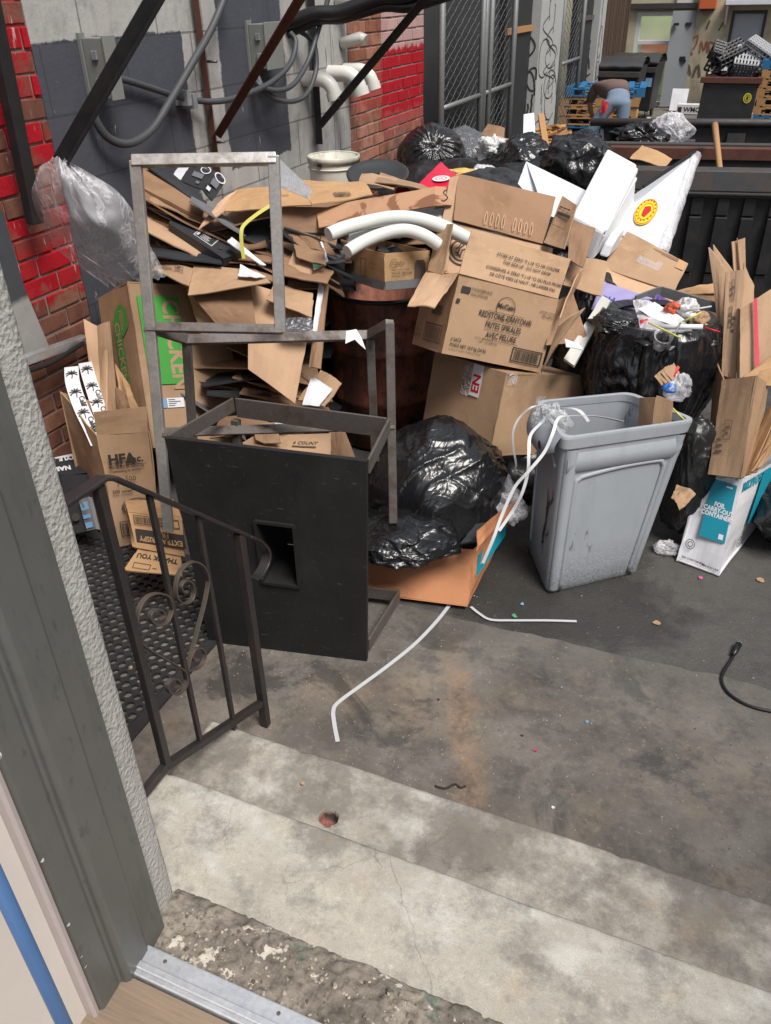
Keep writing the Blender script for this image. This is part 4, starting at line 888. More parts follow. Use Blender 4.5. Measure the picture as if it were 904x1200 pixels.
# ------------------------------------------------------------------ cartons
class Carton:
    def __init__(s, loc, rot, dims):
        s.c = Vector(loc); s.d = Vector(dims); s.M = Euler(rot).to_matrix()
    def T(s, u, v, t, off=(0, 0, 0)): return s.c+s.M@(Vector((u*s.d.x, v*s.d.y, t*s.d.z))+Vector(off))
    def face(s, k, pr=.0015):
        X, Y, Z = s.M@Vector((1, 0, 0)), s.M@Vector((0, 1, 0)), s.M@Vector((0, 0, 1)); d = s.d
        if k == 'F': return s.T(-.5, -.5, 0, (0, -pr, 0)), X, Z, d.x, d.z
        if k == 'L': return s.T(-.5, .5, 0, (-pr, 0, 0)), -Y, Z, d.y, d.z
        if k == 'R': return s.T(.5, -.5, 0, (pr, 0, 0)), Y, Z, d.y, d.z
        if k == 'T': return s.T(-.5, -.5, 1, (0, 0, pr)), X, Y, d.x, d.y
    def body(s, mb, t=.006, open_top=False, n=6, warp=.004, seed=0):
        def pan(a, b, c, d, sd): mb.sheet(a, b, c, d, t, n, n, warp, sd)
        T = s.T
        pan(T(-.5,-.5,0), T(.5,-.5,0), T(.5,-.5,1), T(-.5,-.5,1), seed+1)
        pan(T(.5,-.5,0), T(.5,.5,0), T(.5,.5,1), T(.5,-.5,1), seed+2)
        pan(T(.5,.5,0), T(-.5,.5,0), T(-.5,.5,1), T(.5,.5,1), seed+3)
        pan(T(-.5,.5,0), T(-.5,-.5,0), T(-.5,-.5,1), T(-.5,.5,1), seed+4)
        pan(T(-.5,.5,0), T(.5,.5,0), T(.5,-.5,0), T(-.5,-.5,0), seed+5)
        if not open_top:
            pan(T(-.5,-.5,1), T(.5,-.5,1), T(.5,0,1), T(-.5,0,1), seed+6); pan(T(-.5,.004,1), T(.5,.004,1), T(.5,.5,1), T(-.5,.5,1), seed+7)
        return s
class Face:
    """print on a carton side: positions in fractions of the side"""
    def __init__(s, f): s.o, s.x, s.y, s.w, s.h = f; s.k = 0
    def p(s, u, v): s.k += .00006; return s.o+s.x*u*s.w+s.y*v*s.h+s.x.cross(s.y)*s.k
    def txt(s, mb, t, u, v, size, al='CENTER', bold=0, sx=1): mb.text(t, s.p(u, v), s.x, s.y, size*s.h, al, bold, sx); return s
    def bars(s, mb, u, v, w, h, n=22, seed=1, horiz=True):
        rd = random.Random(seed); a = 0; tot = w*s.w; o = s.p(u, v)
        while a < tot-.003:
            b = rd.uniform(.0015, .005); mb.rect(o+s.x*a, s.x, s.y, min(b, tot-a), h*s.h); a += b+rd.uniform(.002, .005)
        return s
    def frame(s, mb, u, v, w, h, t): mb.frame(s.p(u, v), s.x, s.y, w*s.w, h*s.h, t); return s
    def rect(s, mb, u, v, w, h): mb.rect(s.p(u, v), s.x, s.y, w*s.w, h*s.h); return s
    def ring(s, mb, u, v, r, r0, sy=1): mb.disc(s.p(u, v), s.x, s.y, r*s.h, 32, r0*s.h, sy); return s
def pxsheet(mb, pts, t=.006, warp=.008, seed=0, nu=8, nv=8, crease=None):
    """pts: four (px, py, w) corners, counter-clockwise as seen"""
    q = [U(*p[:2], w=p[2]) for p in pts]; return mb.sheet(*q, t, nu, nv, warp, seed, crease)
def quadface(pts):   # corners: bottom-left, bottom-right, top-right, top-left
    q = [U(*p[:2], w=p[2]) for p in pts]; x = (q[1]-q[0]+q[2]-q[3])/2; y = (q[3]-q[0]+q[2]-q[1])/2
    X, Y = x.normalized(), y.normalized(); N_ = X.cross(Y).normalized()
    return Face((q[0]+N_*.004, X, Y, x.length, y.length))

# big fries carton
rs = Carton((-1.114, 3.752, .773), (-.224, .324, .712), (.563, .355, .368))
rt = thing('fries_carton', 'open brown frozen fries carton tipped on top of a plain carton, with black print', 'carton', rs.c)
g = MB(); rs.body(g, open_top=True, seed=3, warp=.003); obj('body', g, M['card'], rt)
wTL, wTR = dep(rs.T(-.5, -.5, 1)), dep(rs.T(.5, -.5, 1)); wBL = dep(rs.T(-.5, .5, 1)); wBR = dep(rs.T(.5, .5, 1))
def flap(mats, pts, seed, parent, name='flap', warp=.006, t=.006, nu=8, nv=8):
    g = MB(); pxsheet(g, pts, t, warp, seed, nu, nv); return obj(name, g, mats, parent)
ff = [(538, 321, wTL-.005), (654, 350, wTR-.005), (669, 304, wTR+.06), (553, 270, wTL+.06)]
f1 = flap(M['card'], ff, 11, rt, 'front_flap')
g = MB(); F = quadface(ff)
for i, (tx, v) in enumerate((('STORE AT ZERO \u00b0F (-18 \u00b0C) OR COLDER', .62), ('THIS SIDE UP - DO NOT DROP', .48), ('CONSERVER \u00c0 Z\u00c9RO \u00b0F (-18 \u00b0C) OU PLUS FROID', .28), ('DE C\u00d4T\u00c9 VERS LE HAUT - NE LAISSER PAS', .14))): F.txt(g, tx, .60, v, .105, bold=.012, sx=.80)
obj('printed_text', g, M['ink'], f1)
f2 = flap(M['card_in'], [(532, 257, wBL+.02), (637, 285, wBR-.02), (652, 230, wBR+.12), (537, 204, wBL+.14)], 12, rt, 'rear_flap')
g = MB(); F = quadface([(532, 257, wBL+.02), (637, 285, wBR-.02), (652, 230, wBR+.12), (537, 204, wBL+.14)]); rd = random.Random(5)
for k in range(9):
    if k == 4: continue
    u = .30+.06*k; pts = [F.p(u, .02), F.p(u-.01, .16), F.p(u+.008, .28+.05*rd.random()), F.p(u+.02, .14), F.p(u+.012, .03)]; g.ribbon(spline(pts, 3), .0035, .0022, side=tuple(F.x.cross(F.y).cross(F.x)))
obj('glue_marks', g, M['card_pale'], f2)
rw = [(514, 322, wBL+.02), (640, 352, wBR), (648, 291, wBR+.02), (521, 258, wBL+.03)]
f3 = flap(M['card_pale'], rw, 13, rt, 'inner_panel')
g = MB(); F = quadface(rw); F.ring(g, .16, .52, .27, .24); F.ring(g, .16, .52, .19, .165)
for k, ln in enumerate(((-.05, -.1, .06, .12), (-.08, .02, .0, .13), (.0, -.12, .09, .05), (-.09, -.05, .02, -.12))):
    c_ = F.p(.16, .52); g.ribbon([c_+F.x*ln[0]*F.h+F.y*ln[1]*F.h, c_+F.x*(ln[0]+.04)*F.h+F.y*ln[3]*F.h*.4, c_+F.x*ln[2]*F.h+F.y*ln[3]*F.h], .006, .001, side=tuple(F.y))
obj('printed_emblem', g, M['ink'], f3)
flap(M['card_pale'], [(507, 318, wBL-.04), (524, 318, wBL-.02), (538, 205, wBL+.13), (528, 208, wBL+.10)], 14, rt, 'side_flap')
flap(M['card'], [(503, 318, wTL+.22), (519, 322, wTL+.14), (531, 262, wTL+.16), (514, 262, wTL+.26)], 15, rt, 'side_flap')
sfp = [(637, 284, wBR-.04), (661, 291, wTR+.12), (676, 240, wTR+.20), (660, 230, wBR+.04)]
f4 = flap(M['card'], sfp, 16, rt, 'side_flap'); g = MB(); F = quadface(sfp); F.rect(g, .18, .66, .74, .07); F.frame(g, .12, .42, .7, .20, .0025)
for k in range(3): F.rect(g, .2+.22*k, .82, .18, .03)
obj('printed_text', g, M['ink'], f4)
flap(M['card_pale'], [(655, 372, wTR-.04), (672, 330, wTR), (684, 312, wTR+.12), (667, 352, wTR+.14)], 17, rt, 'side_flap')
lf = [(478, 356, wTL-.16), (510, 360, wTL-.13), (538, 319, wTL-.005), (501, 318, wBL-.02)]
flap(M['card_pale'], lf, 18, rt, 'side_flap', .012)
rf = [(634, 438, dep(rs.T(.5, -.5, 0))-.01), (641, 424, dep(rs.T(.5, -.5, 0))-.06), (684, 362, wTR-.03), (654, 352, wTR-.006)]
flap(M['card_pale'], [(634, 438, 3.86), (652, 407, 3.76), (686, 361, 3.72), (655, 381, 3.68)], 19, rt, 'side_flap', .01)
F = Face(rs.face('F', .006)); g = MB()
F.txt(g, 'McCain', .5, .715, .085, bold=.03); F.ring(g, .50, .72, .145, .138); 
F.txt(g, 'REDSTONE CANYON\u00ae', .52, .565, .105, bold=.012, sx=.74); F.txt(g, 'FRITES SPIRALES', .52, .44, .105, bold=.012, sx=.74); F.txt(g, 'AVEC PELURE', .52, .315, .105, bold=.012, sx=.74)
for v in (.65, .535, .41, .285): F.rect(g, .34, v, .36, .005)
F.rect(g, .045, .80, .085, .075); F.rect(g, .02, .66, .035, .05); F.txt(g, 'FOODSERVICE', .14, .845, .055, 'LEFT', sx=.85); F.txt(g, 'SOLUTIONS', .14, .785, .055, 'LEFT', sx=.85)
F.txt(g, '6 SACS', .05, .185, .062, 'LEFT', .012, .8); F.txt(g, 'POIDS NET 10,9 kg (24 lb)', .05, .115, .062, 'LEFT', .012, .8); F.txt(g, 'Product of Canada / Produit du Canada', .05, .068, .03, 'LEFT')
F.txt(g, '2 0 2 1 W 1 0 2 1 5', .36, .275, .034); F.txt(g, '1 0071 126 56890740', .40, .235, .034)
F.txt(g, 'GARDER CONGEL\u00c9', .92, .775, .038, sx=.8); F.txt(g, 'M0120922', .93, .715, .055, sx=.8)
F.frame(g, .66, .075, .31, .19, .006); F.bars(g, .685, .10, .26, .14, seed=4)
obj('printed_text', g, M['ink'], rt)
F = Face(rs.face('L', .006)); g = MB(); F.frame(g, .34, .10, .55, .24, .006); F.bars(g, .40, .13, .43, .18, seed=6); F.rect(g, .45, .46, .3, .12)
F.txt(g, '6 SACS', .12, .2, .05); F.txt(g, 'POIDS NET', .13, .13, .05); obj('printed_text', g, M['ink_soft'], rt)
# plain carton below
bb = Carton((-1.012, 3.850, .272), (-.095, .295, 1.025), (.616, .534, .421))
rt = thing('carton', 'large plain brown carton with white and red tape, under the tipped fries carton', 'carton', bb.c)
g = MB(); bb.body(g, seed=31, warp=.005, n=8); obj('body', g, M['card'], rt)
F = Face(bb.face('L', .006)); g = MB(); F = Face(bb.face('F', .006)) if False else F
Ff = Face(bb.face('F', .006)); Fl = Face(bb.face('L', .006)); g = MB(); Fl.rect(g, .58, .62, .14, .38); tp = obj('tape', g, M['white_paper'], rt)
g = MB(); g.text('EN', Fl.p(.70, .66)+Fl.x.cross(Fl.y)*.001, Fl.y, -Fl.x, .075, 'LEFT', .03); obj('printed_text', g, M['red_ink'], tp)
g = MB(); Ff.rect(g, .02, .86, .10, .14); obj('tape_scrap', g, M['clear_thin'], rt); g = MB(); Ff.rect(g, .40, .62, .12, .12); obj('tape_scrap', g, M['clear_thin'], rt)
g = MB(); Fl.rect(g, .46, .60, .12, .36); obj('tape_scrap', g, M['clear_thin'], rt)
# stuff under the big carton so that it rests on something
g = bag_mesh((-1.05, 3.95, .17), (.42, .34, .24), 21, 5, .14); solo('garbage_bag', g, M['bag_dull'], 'flattened black garbage bag underneath the large plain carton', 'garbage bag', 'black garbage bags')

# canning-jar carton in the drum
jc = Carton((-1.648, 3.855, 1.076), (-.088, .104, .961), (.262, .399, .177))
rt = thing('jar_carton', 'small torn brown carton of canning jars sitting in the rusty drum', 'carton', jc.c)
g = MB(); jc.body(g, open_top=True, seed=41, warp=.004, n=8); obj('body', g, M['card_tan'], rt)
Ff, Fl = Face(jc.face('F', .006)), Face(jc.face('L', .006)); g = MB()
Ff.rect(g, 0, .02, 1, .24); obj('printed_band', g, M['label_grey'], rt); g = MB(); Fl.rect(g, .0, .02, 1, .22); obj('printed_band', g, M['label_grey'], rt)
g = MB(); Ff.txt(g, 'Crafty', .14, .68, .16, 'LEFT'); Ff.ring(g, .18, .73, .12, .105); Ff.txt(g, 'Regular Mouth Glass', .14, .53, .07, 'LEFT', .01); Ff.txt(g, 'Canning / Mason Jar', .14, .43, .085, 'LEFT', .02); Ff.txt(g, 'with lids and bands', .14, .35, .06, 'LEFT')
Ff.rect(g, .66, .26, .24, .45); Ff.rect(g, .69, .71, .18, .06); obj('printed_text', g, M['ink_soft'], rt); g = MB(); Fl.txt(g, '12 PACK', .62, .08, .12, 'CENTER', .02); Fl.frame(g, .44, .22, .12, .52, .004); Fl.txt(g, '12 x 12 oz', .75, .62, .09); Fl.txt(g, '32 oz', .75, .5, .09); Fl.rect(g, .06, .3, .22, .3)
obj('printed_text', g, M['ink_soft'], rt)
g = MB()
for k in range(5): g.obox(jc.T(-.2+.1*k, -.1+.12*(k % 3), .72), (.05, .06, .09), (.2*k, .3, k)) 
obj('contents', g, M['crate'], rt)
# HFA carton
hf = Carton((-2.731, 2.763, .020), (-.009, .058, .981), (.229, .46, .50))
fl_, fr_, bl2 = U(139, 641, z=.02), U(190, 632, z=.02), None
rt = thing('tall_carton', 'tall open brown carton printed with black letters by the brick wall', 'carton', (-2.6, 2.7, .02))
q = dict(a=U(139, 641, z=.02), b=U(190, 632, z=.02)); zt = .60
tA, tB = U(114, 510, z=zt), U(174, 506, z=zt); backv = (U(74, 474, z=zt+.04)-tA); backv.z = 0
b4 = [q['a'], q['b'], q['b']+backv, q['a']+backv]; t4 = [tA, tB, tB+backv, tA+backv+Vector((0, 0, .11))]
g = MB(); g.sheet(b4[0], b4[1], t4[1], t4[0], .006, 8, 8, .006, 51); g.sheet(b4[1], b4[2], t4[2], t4[1], .006, 8, 8, .006, 52); g.sheet(b4[2], b4[3], t4[3], t4[2], .006, 8, 8, .006, 53); g.sheet(b4[3], b4[0], t4[0], t4[3], .006, 8, 8, .010, 54); g.sheet(b4[3], b4[2], b4[1], b4[0], .006, 4, 4, .002, 55); obj('body', g, M['card'], rt)
g = MB(); up = Vector((0, 0, .13)); o1 = (tA-t4[3]).normalized()*.012; g.sheet(tA, tB, U(172, 477, z=zt+.115), U(110, 483, z=zt+.115), .006, 8, 4, .004, 56); obj('flap', g, M['card'], rt)
X_, Y_ = (b4[1]-b4[0]+tB-tA)/2, (tA-b4[0]+tB-b4[1])/2; N_ = X_.cross(Y_).normalized(); F = Face((b4[0]+N_*.008, X_.normalized(), Y_.normalized(), X_.length, Y_.length)); g = MB()
F.txt(g, 'HFA', .10, .76, .115, 'LEFT', .05); F.txt(g, 'inc.', .52, .76, .085, 'LEFT', .03); F.txt(g, 'Handi-foil of America', .10, .715, .035, 'LEFT', .02, .9); F.txt(g, 'Wheeling, IL 60090', .16, .68, .028, 'LEFT', .01)
F.txt(g, '500', .5, .60, .06); F.txt(g, '9" round', .38, .555, .04); F.txt(g, '500 count', .08, .50, .04, 'LEFT', .03); F.rect(g, .10, .738, .78, .004)
for k, r_ in enumerate((.13, .118, .085, .05)): F.ring(g, .55, .36, r_, r_-.008, .62)
for k in range(10): c_ = F.p(.55, .36); a_ = k*.628; g.ribbon([c_+F.x*math.cos(a_)*.09*F.h+F.y*math.sin(a_)*.056*F.h, c_+F.x*math.cos(a_)*.118*F.h+F.y*math.sin(a_)*.073*F.h], .003, .001, side=tuple(F.y+F.x*.3))
F.frame(g, .12, .10, .66, .14, .004); F.bars(g, .16, .115, .58, .11, seed=9); obj('printed_text', g, M['ink'], rt)
# palm-print paper strips sticking out of it
g = MB(); pp = [((114, 524, 3.78), (104, 436, 3.98), (116, 437, 4.0), (78, 443, 3.92), (92, 470, 3.86), (113, 520, 3.76))]
rp1 = thing('printed_strip', 'white paper strip with black palm trees, nearer of the two in the tall open carton', 'paper strip', U(105, 500, 3.9), 'palm tree paper strips')
P1 = [(84, 430, 4.10), (85, 446, 4.04), (90, 464, 3.99), (98, 484, 3.95), (107, 502, 3.93), (115, 520, 3.93)]
P2 = [(100, 425, 4.2), (104, 440, 4.16), (109, 456, 4.12), (114, 472, 4.08), (119, 488, 4.05), (124, 504, 4.04)]
def palm(mb, p, x, y, s, n):
    mb.ribbon([p-y*s*1.0, p-y*s*.4+x*s*.1, p], s*.14, .0008, side=tuple(x))
    for k in range(7):
        a_ = R(-20+k*37); d_ = x*math.cos(a_)+y*math.sin(a_); mb.ribbon([p, p+d_*s*.5+y*s*.10, p+d_*s*.85-y*s*.1], s*.2, .0008, side=tuple(d_.cross(n)))
for PP, sdx, rt_ in ((P1, 13, rp1), (P2, 12, None)):
    if rt_ is None: rt_ = thing('printed_strip', 'white paper strip with black palm trees, farther of the two, against the folded brown board', 'paper strip', U(110, 480, 3.9), 'palm tree paper strips')
    S = spline([U(*p[:2], w=p[2]) for p in PP], 5); sd = (U(PP[2][0]+sdx, PP[2][1]-4, PP[2][2]+.02)-U(*PP[2][:2], w=PP[2][2])); wd = sd.length*1.25
    g = MB(); g.ribbon(S, wd, .003, side=tuple(sd)); obj('paper', g, M['white_paper'], rt_); g = MB()
    for k in range(3, len(S)-4, 6):
        y_ = (S[k-1]-S[k+1]).normalized(); x_ = (sd-y_*sd.dot(y_)).normalized(); n_ = x_.cross(y_)
        n_ = n_ if n_.dot(CF) < 0 else -n_
        palm(g, S[k]+n_*.0032, x_, y_, .034, n_)
        if k > 8: g.text('Calif', S[k]+n_*.0036+x_*wd*.12-y_*.03, -y_, x_, .036, 'LEFT', .02)
    obj('printed_pattern', g, M['ink'], rt_)
# folded brown board standing in the same carton
g = MB(); pxsheet(g, [(120, 520, 3.98), (142, 516, 3.94), (128, 376, 4.28), (114, 382, 4.32)], .006, .006, 61); solo('cardboard_sheet', g, M['card'], 'tall narrow folded brown board standing in the open carton at left, outer leaf', 'cardboard', 'flattened cardboard at the left')
g = MB(); pxsheet(g, [(118, 520, 4.0), (121, 520, 3.99), (116, 383, 4.33), (99, 374, 4.34)], .006, .006, 62); pxsheet(g, [(121, 521, 3.985), (125, 520, 3.98), (127, 384, 4.27), (115, 384, 4.325)], .006, .004, 66); solo('cardboard_sheet', g, M['card_pale'], 'tall narrow folded brown board standing in the open carton at left, side leaf', 'cardboard', 'flattened cardboard at the left')
g = MB(); pxsheet(g, [(143, 490, 3.98), (163, 482, 3.92), (150, 450, 4.12), (133, 425, 4.22)], .006, .01, 63); solo('cardboard_sheet', g, M['card_tan'], 'torn tan board wedged between the open carton and the chicken carton', 'cardboard', 'flattened cardboard at the left')
g = MB(); pxsheet(g, [(138, 484, 3.97), (152, 480, 3.92), (146, 462, 4.02), (136, 452, 4.1)], .006, .01, 64); solo('cardboard_sheet', g, M['card_dark'], 'small dark brown flap inside the open carton at left', 'cardboard', 'flattened cardboard at the left')
# chicken carton
ck = Carton((-2.586, 3.205, .258), (-.454, .268, 1.144), (.570, .343, .847))
rt = ckr = thing('chicken_carton', 'tall brown chicken carton with green printed panels and a shipping label, leaning by the wall', 'carton', ck.c)
g = MB(); ck.body(g, seed=71, warp=.006, n=8); obj('body', g, M['card'], rt)
Ff, Fl = Face(ck.face('F', .008)), Face(ck.face('L', .008)); g = MB(); Ff.rect(g, .06, .38, .42, .54); Fl.rect(g, .40, .20, .22, .62)
c_ = Fl.p(.66, .80); hexp = [c_+Fl.x*math.cos(R(60*k+30))*.075+Fl.y*math.sin(R(60*k+30))*.085 for k in range(6)]; g.add(hexp, [tuple(range(6))]); obj('green_print', g, M['green_ink'], rt)
g = MB(); n1 = Ff.x.cross(Ff.y)*.001; n2 = Fl.x.cross(Fl.y)*.001
g.text('CHICKEN', Ff.p(.30, .90)+n1, -Ff.y, Ff.x, .14, 'LEFT', .03, .78); obj('printed_text', g, M['card_pale'], rt); g = MB(); g.text('CHICKEN', Fl.p(.44, .80)+n2, -Fl.y, Fl.x, .075, 'LEFT', .02); g.text('FARMS', Fl.p(.63, .86)+n2, -Fl.y, Fl.x, .035, 'LEFT', .02); g.text('FRESH', Fl.p(.69, .86)+n2, -Fl.y, Fl.x, .03, 'LEFT', .02); obj('printed_text', g, M['card_pale'], rt)
# long plain panel to its right with a shipping label
pq = [(200, 515, 4.50), (380, 505, 4.45), (370, 408, 4.72), (215, 395, 4.85)]
rt = thing('carton', 'wide plain brown carton behind the middle of the welded frame', 'carton', U(280, 480, 4.3))
g = MB(); pxsheet(g, pq, .008, .012, 73, 12, 12); a = [U(*p[:2], w=p[2]) for p in pq]; bk = Vector((-.15, .35, .05)); g.sheet(a[3], a[2], a[2]+bk, a[3]+bk, .006, 6, 6, .01, 74); obj('body', g, M['card'], rt)
F = quadface(pq); g = MB(); Fk = F.k; o_ = F.x.cross(F.y)*.016
g.rect(Ff.p(.10, .235)+n1, Ff.x, Ff.y, .05, .05); obj('label', g, M['blue_sticker'], ckr); g = MB(); g.rect(Ff.p(.195, .235)+n1, Ff.x, Ff.y, .10, .05); lb = obj('label', g, M['white_paper'], ckr); g = MB()
for k in range(4): g.rect(Ff.p(.21, .245+.012*k)+n1*1.6, Ff.x, Ff.y, .03+.05*random.random(), .004)
obj('printed_text', g, M['ink'], lb)
# small black box by the wall (text upside down)
bx = thing('black_box', 'small black and white box with white print beside the brick wall, behind the handrail', 'box', U(95, 620, z=.03))
fz = [(85, 626, 4.02), (104, 620, 3.98), (101, 553, 4.10), (68, 553, 4.20)]
g = MB(); pxsheet(g, [(80, 627, 4.03), (104, 622, 3.98), (102, 556, 4.10), (70, 556, 4.20)], .02, .003, 76); obj('side', g, M['black_card'], bx)
g = MB(); pxsheet(g, [(68, 557, 4.20), (103, 554, 4.10), (94, 532, 4.24), (65, 538, 4.30)], .01, .002, 77); tp = obj('lid', g, M['black_card'], bx)
F = quadface([(68, 557, 4.20), (103, 554, 4.10), (94, 532, 4.24), (65, 538, 4.30)]); g = MB(); g.text('STYLE', F.p(.93, .95), -F.x, -F.y, .052, 'LEFT', .05); g.text('NAIL', F.p(.55, .42), -F.x, -F.y, .055, 'LEFT', .05); obj('printed_text', g, M['white_paper'], tp)
g = MB(); pxsheet(g, [(66, 543, 4.285), (96, 537, 4.225), (94, 530, 4.25), (64, 536, 4.31)], .01, .002, 78); obj('lid_edge', g, M['white_card'], bx)
g = MB(); pxsheet(g, [(101, 622, 3.95), (113, 620, 3.90), (104, 582, 3.99), (93, 586, 4.03)], .02, .003, 79); sd = obj('label', g, M['label_grey'], bx); F = quadface([(101, 622, 3.95), (113, 620, 3.90), (104, 582, 3.99), (93, 586, 4.03)]); g = MB(); F.rect(g, .15, .05, .7, .18); F.rect(g, .1, .35, .75, .12); F.rect(g, .1, .62, .75, .25); obj('printed_text', g, M['blue_sticker'], sd)
g = MB(); c_ = U(89, 606, 4.0); g.disc(c_, CR, CU, .02, 20); obj('finger_hole', g, M['ink'], bx)
# fries-style carton lying by the leg
q1 = [(160, 652, 3.66), (215, 664, 3.58), (212, 618, 3.60), (148, 592, 3.76)]
rt = thing('small_carton', 'small tan carton with dark printed band, upside down beside the panel stand', 'carton', U(185, 650, z=.02))
g = MB(); pxsheet(g, [(160, 642, 3.66), (216, 652, 3.58), (213, 606, 3.62), (150, 600, 3.74)], .008, .006, 81); pxsheet(g, [(150, 600, 3.74), (213, 606, 3.62), (203, 585, 3.85), (146, 587, 3.92)], .008, .006, 82); pxsheet(g, [(155, 640, 3.67), (160, 642, 3.66), (150, 600, 3.74), (146, 587, 3.92)], .008, .004, 83); obj('body', g, M['card_tan'], rt)
F = quadface([(160, 642, 3.66), (216, 652, 3.58), (213, 606, 3.62), (150, 600, 3.74)]); g = MB(); F.rect(g, .04, .16, .96, .36); F.frame(g, .04, .66, .9, .24, .004); F.bars(g, .08, .7, .7, .16, seed=11); b_ = obj('printed_band', g, M['ink'], rt); g = MB(); g.text('EXTRA CRISPY', F.p(.95, .34)+F.x.cross(F.y)*.001, -F.x, -F.y, .036, 'LEFT', .03); g.text('FRIES', F.p(.7, .50)+F.x.cross(F.y)*.001, -F.x, -F.y, .036, 'LEFT', .03); obj('printed_text', g, M['card_tan'], b_)
q2 = [(145, 667, 3.55), (214, 675, 3.47), (212, 652, 3.60), (164, 640, 3.68)]
rt = thing('carton_flap', 'tan printed carton lid lying flat on the rubber mat, before the small tan carton', 'cardboard', U(180, 660, z=.03)); g = MB(); pxsheet(g, q2, .007, .005, 84); obj('board', g, M['card_tan'], rt); F = quadface(q2); g = MB(); g.text('THANK YOU', F.p(.98, .80), -F.x, -F.y, .045, 'LEFT', .03, .8); F.frame(g, .16, .12, .34, .25, .003); F.rect(g, .55, .2, .3, .04); obj('printed_text', g, M['ink'], rt)

# ------------------------------------------------------------------ sack on an orange tray box
fr = [U(400, 692, z=.025), U(548, 711, z=.025)]; tz = .20
ftl, ftr = U(400, 634, z=tz), U(556, 644, z=tz); bk = U(608, 592, z=tz)-ftr; bkb = U(582, 640, z=.04)-fr[1]
rt = thing('tray_box', 'low orange-brown cardboard tray with a teal printed side under the black garbage bag', 'carton', (fr[0]+fr[1])/2)
g = MB(); g.sheet(fr[0], fr[1], ftr, ftl, .007, 10, 6, .006, 91); g.sheet(fr[1], fr[1]+bkb, ftr+bk, ftr, .007, 10, 6, .014, 92); g.sheet(fr[0]+bkb, fr[0], ftl, ftl+bk, .007, 8, 6, .01, 93); g.sheet(fr[1]+bkb, fr[0]+bkb, ftl+bk, ftr+bk, .007, 8, 6, .01, 94); g.sheet(fr[0]+bkb, fr[1]+bkb, fr[1], fr[0], .007, 6, 6, .002, 95); obj('body', g, M['card_orange'], rt)
x_ = (bk+bkb)/2; y_ = ftr-fr[1]; n_ = x_.cross(y_).normalized(); F = Face((fr[1]+n_*.012, x_.normalized(), y_.normalized(), x_.length, y_.length)); g = MB(); F.rect(g, .08, .42, .80, .40); obj('teal_print', g, M['teal_ink'], rt)
g = MB(); g.sheet(U(556, 646, 3.43), U(606, 596, 3.80), U(612, 582, 3.80), U(560, 622, 3.46), .006, 8, 4, .012, 96); obj('flap', g, M['card_orange'], rt)
sack = bag_mesh(U(512, 576, 3.92), (.345, .35, .35), 2, 7, .085, -.80, .4); solo('garbage_bag', sack, M['bag'], 'full black garbage bag slumped on the orange tray, right of the panel stand', 'garbage bag', 'black garbage bags')
g = bag_mesh(U(468, 628, 3.60), (.24, .20, .085), 5, 6, .18, -.5, .2); solo('bag_skirt', g, M['bag'], 'loose black plastic spread over the tray front under the full garbage bag', 'plastic sheet')
g = bag_mesh(U(590, 588, 3.86), (.09, .12, .10), 6, 5, .3, -.7, .5); solo('plastic_wrap', g, M['clear'], 'crumpled clear film tucked between the garbage bag and the grey bin', 'plastic wrap')
g = MB(); pxsheet(g, [(540, 636, 3.50), (566, 632, 3.52), (574, 612, 3.62), (558, 614, 3.60)], .008, .003, 98); solo('black_board', g, M['black_card'], 'small black card edge sticking out under the garbage bag at the tray corner', 'cardboard')

# ------------------------------------------------------------------ grey slim bin
bt = thing('slim_bin', 'tall grey plastic waste bin with cracked end, standing in the middle of the wet asphalt', 'waste bin', (-.42, 3.3, 0))
BZ = .785
base = [U(640, 697, z=.004), U(745, 672, z=.004)]; bw = base[1]-base[0]; bd = U(617, 640, z=.004)-base[0]
base += [base[1]+bd, base[0]+bd]
rim4 = [U(662, 512, z=BZ), U(813, 491, z=BZ), U(737, 460, z=BZ), U(631, 470, z=BZ)]
def rring(q, rad, n=7):
    """rounded quad outline"""
    out = []
    for i in range(4):
        p, a, b = q[i], q[(i-1) % 4], q[(i+1) % 4]; da, db = (a-p).normalized(), (b-p).normalized()
        p0, p1 = p+da*rad, p+db*rad
        for k in range(n+1):
            t = k/n; out.append((p0*(1-t)+p*t)*(1-t)+(p*(1-t)+p1*t)*t)
    return out
def lerp4(a, b, t): return [p.lerp(q_, t) for p, q_ in zip(a, b)]
def off4(q, d):
    c_ = sum(q, Vector())/4; return [p+(Vector((p.x-c_.x, p.y-c_.y, 0))).normalized()*d for p in q]
def loft(mb, rings, smooth=True):
    n = len(rings[0]); vs = [p for r_ in rings for p in r_]
    return mb.add(vs, [(i*n+k, i*n+(k+1) % n, (i+1)*n+(k+1) % n, (i+1)*n+k) for i in range(len(rings)-1) for k in range(n)], smooth)
def ringz(t, d=0, rad=.05): return rring(off4(lerp4(base, rim4, t), d), rad)
g = MB(); rings = [[p+Vector((0, 0, .0)) for p in ringz(0, -.01, .045)], ringz(.02, .0, .05)]+[ringz(t) for t in lin(.04, .955, 12)]
inner = [ringz(.955, -.008)]+[ringz(t, -.009) for t in lin(.95, .06, 8)]
loft(g, rings); loft(g, inner)
for rr, fl in ((rings[0], True), (inner[-1], False)):
    o = len(g.v); g.v += rr; g.f.append(list(range(o, o+len(rr)))[::-1 if fl else 1]); g.smooth.append(False); g.m.append(0)
obj('body', g, M['bin'], bt)
g = MB(); rr = [ringz(.925, .0), ringz(.925, .016), ringz(.985, .020), ringz(1.0, .016), ringz(1.0, -.010), ringz(.955, -.012)]; loft(g, rr, False); obj('rim', g, M['bin'], bt, bevel=.003)
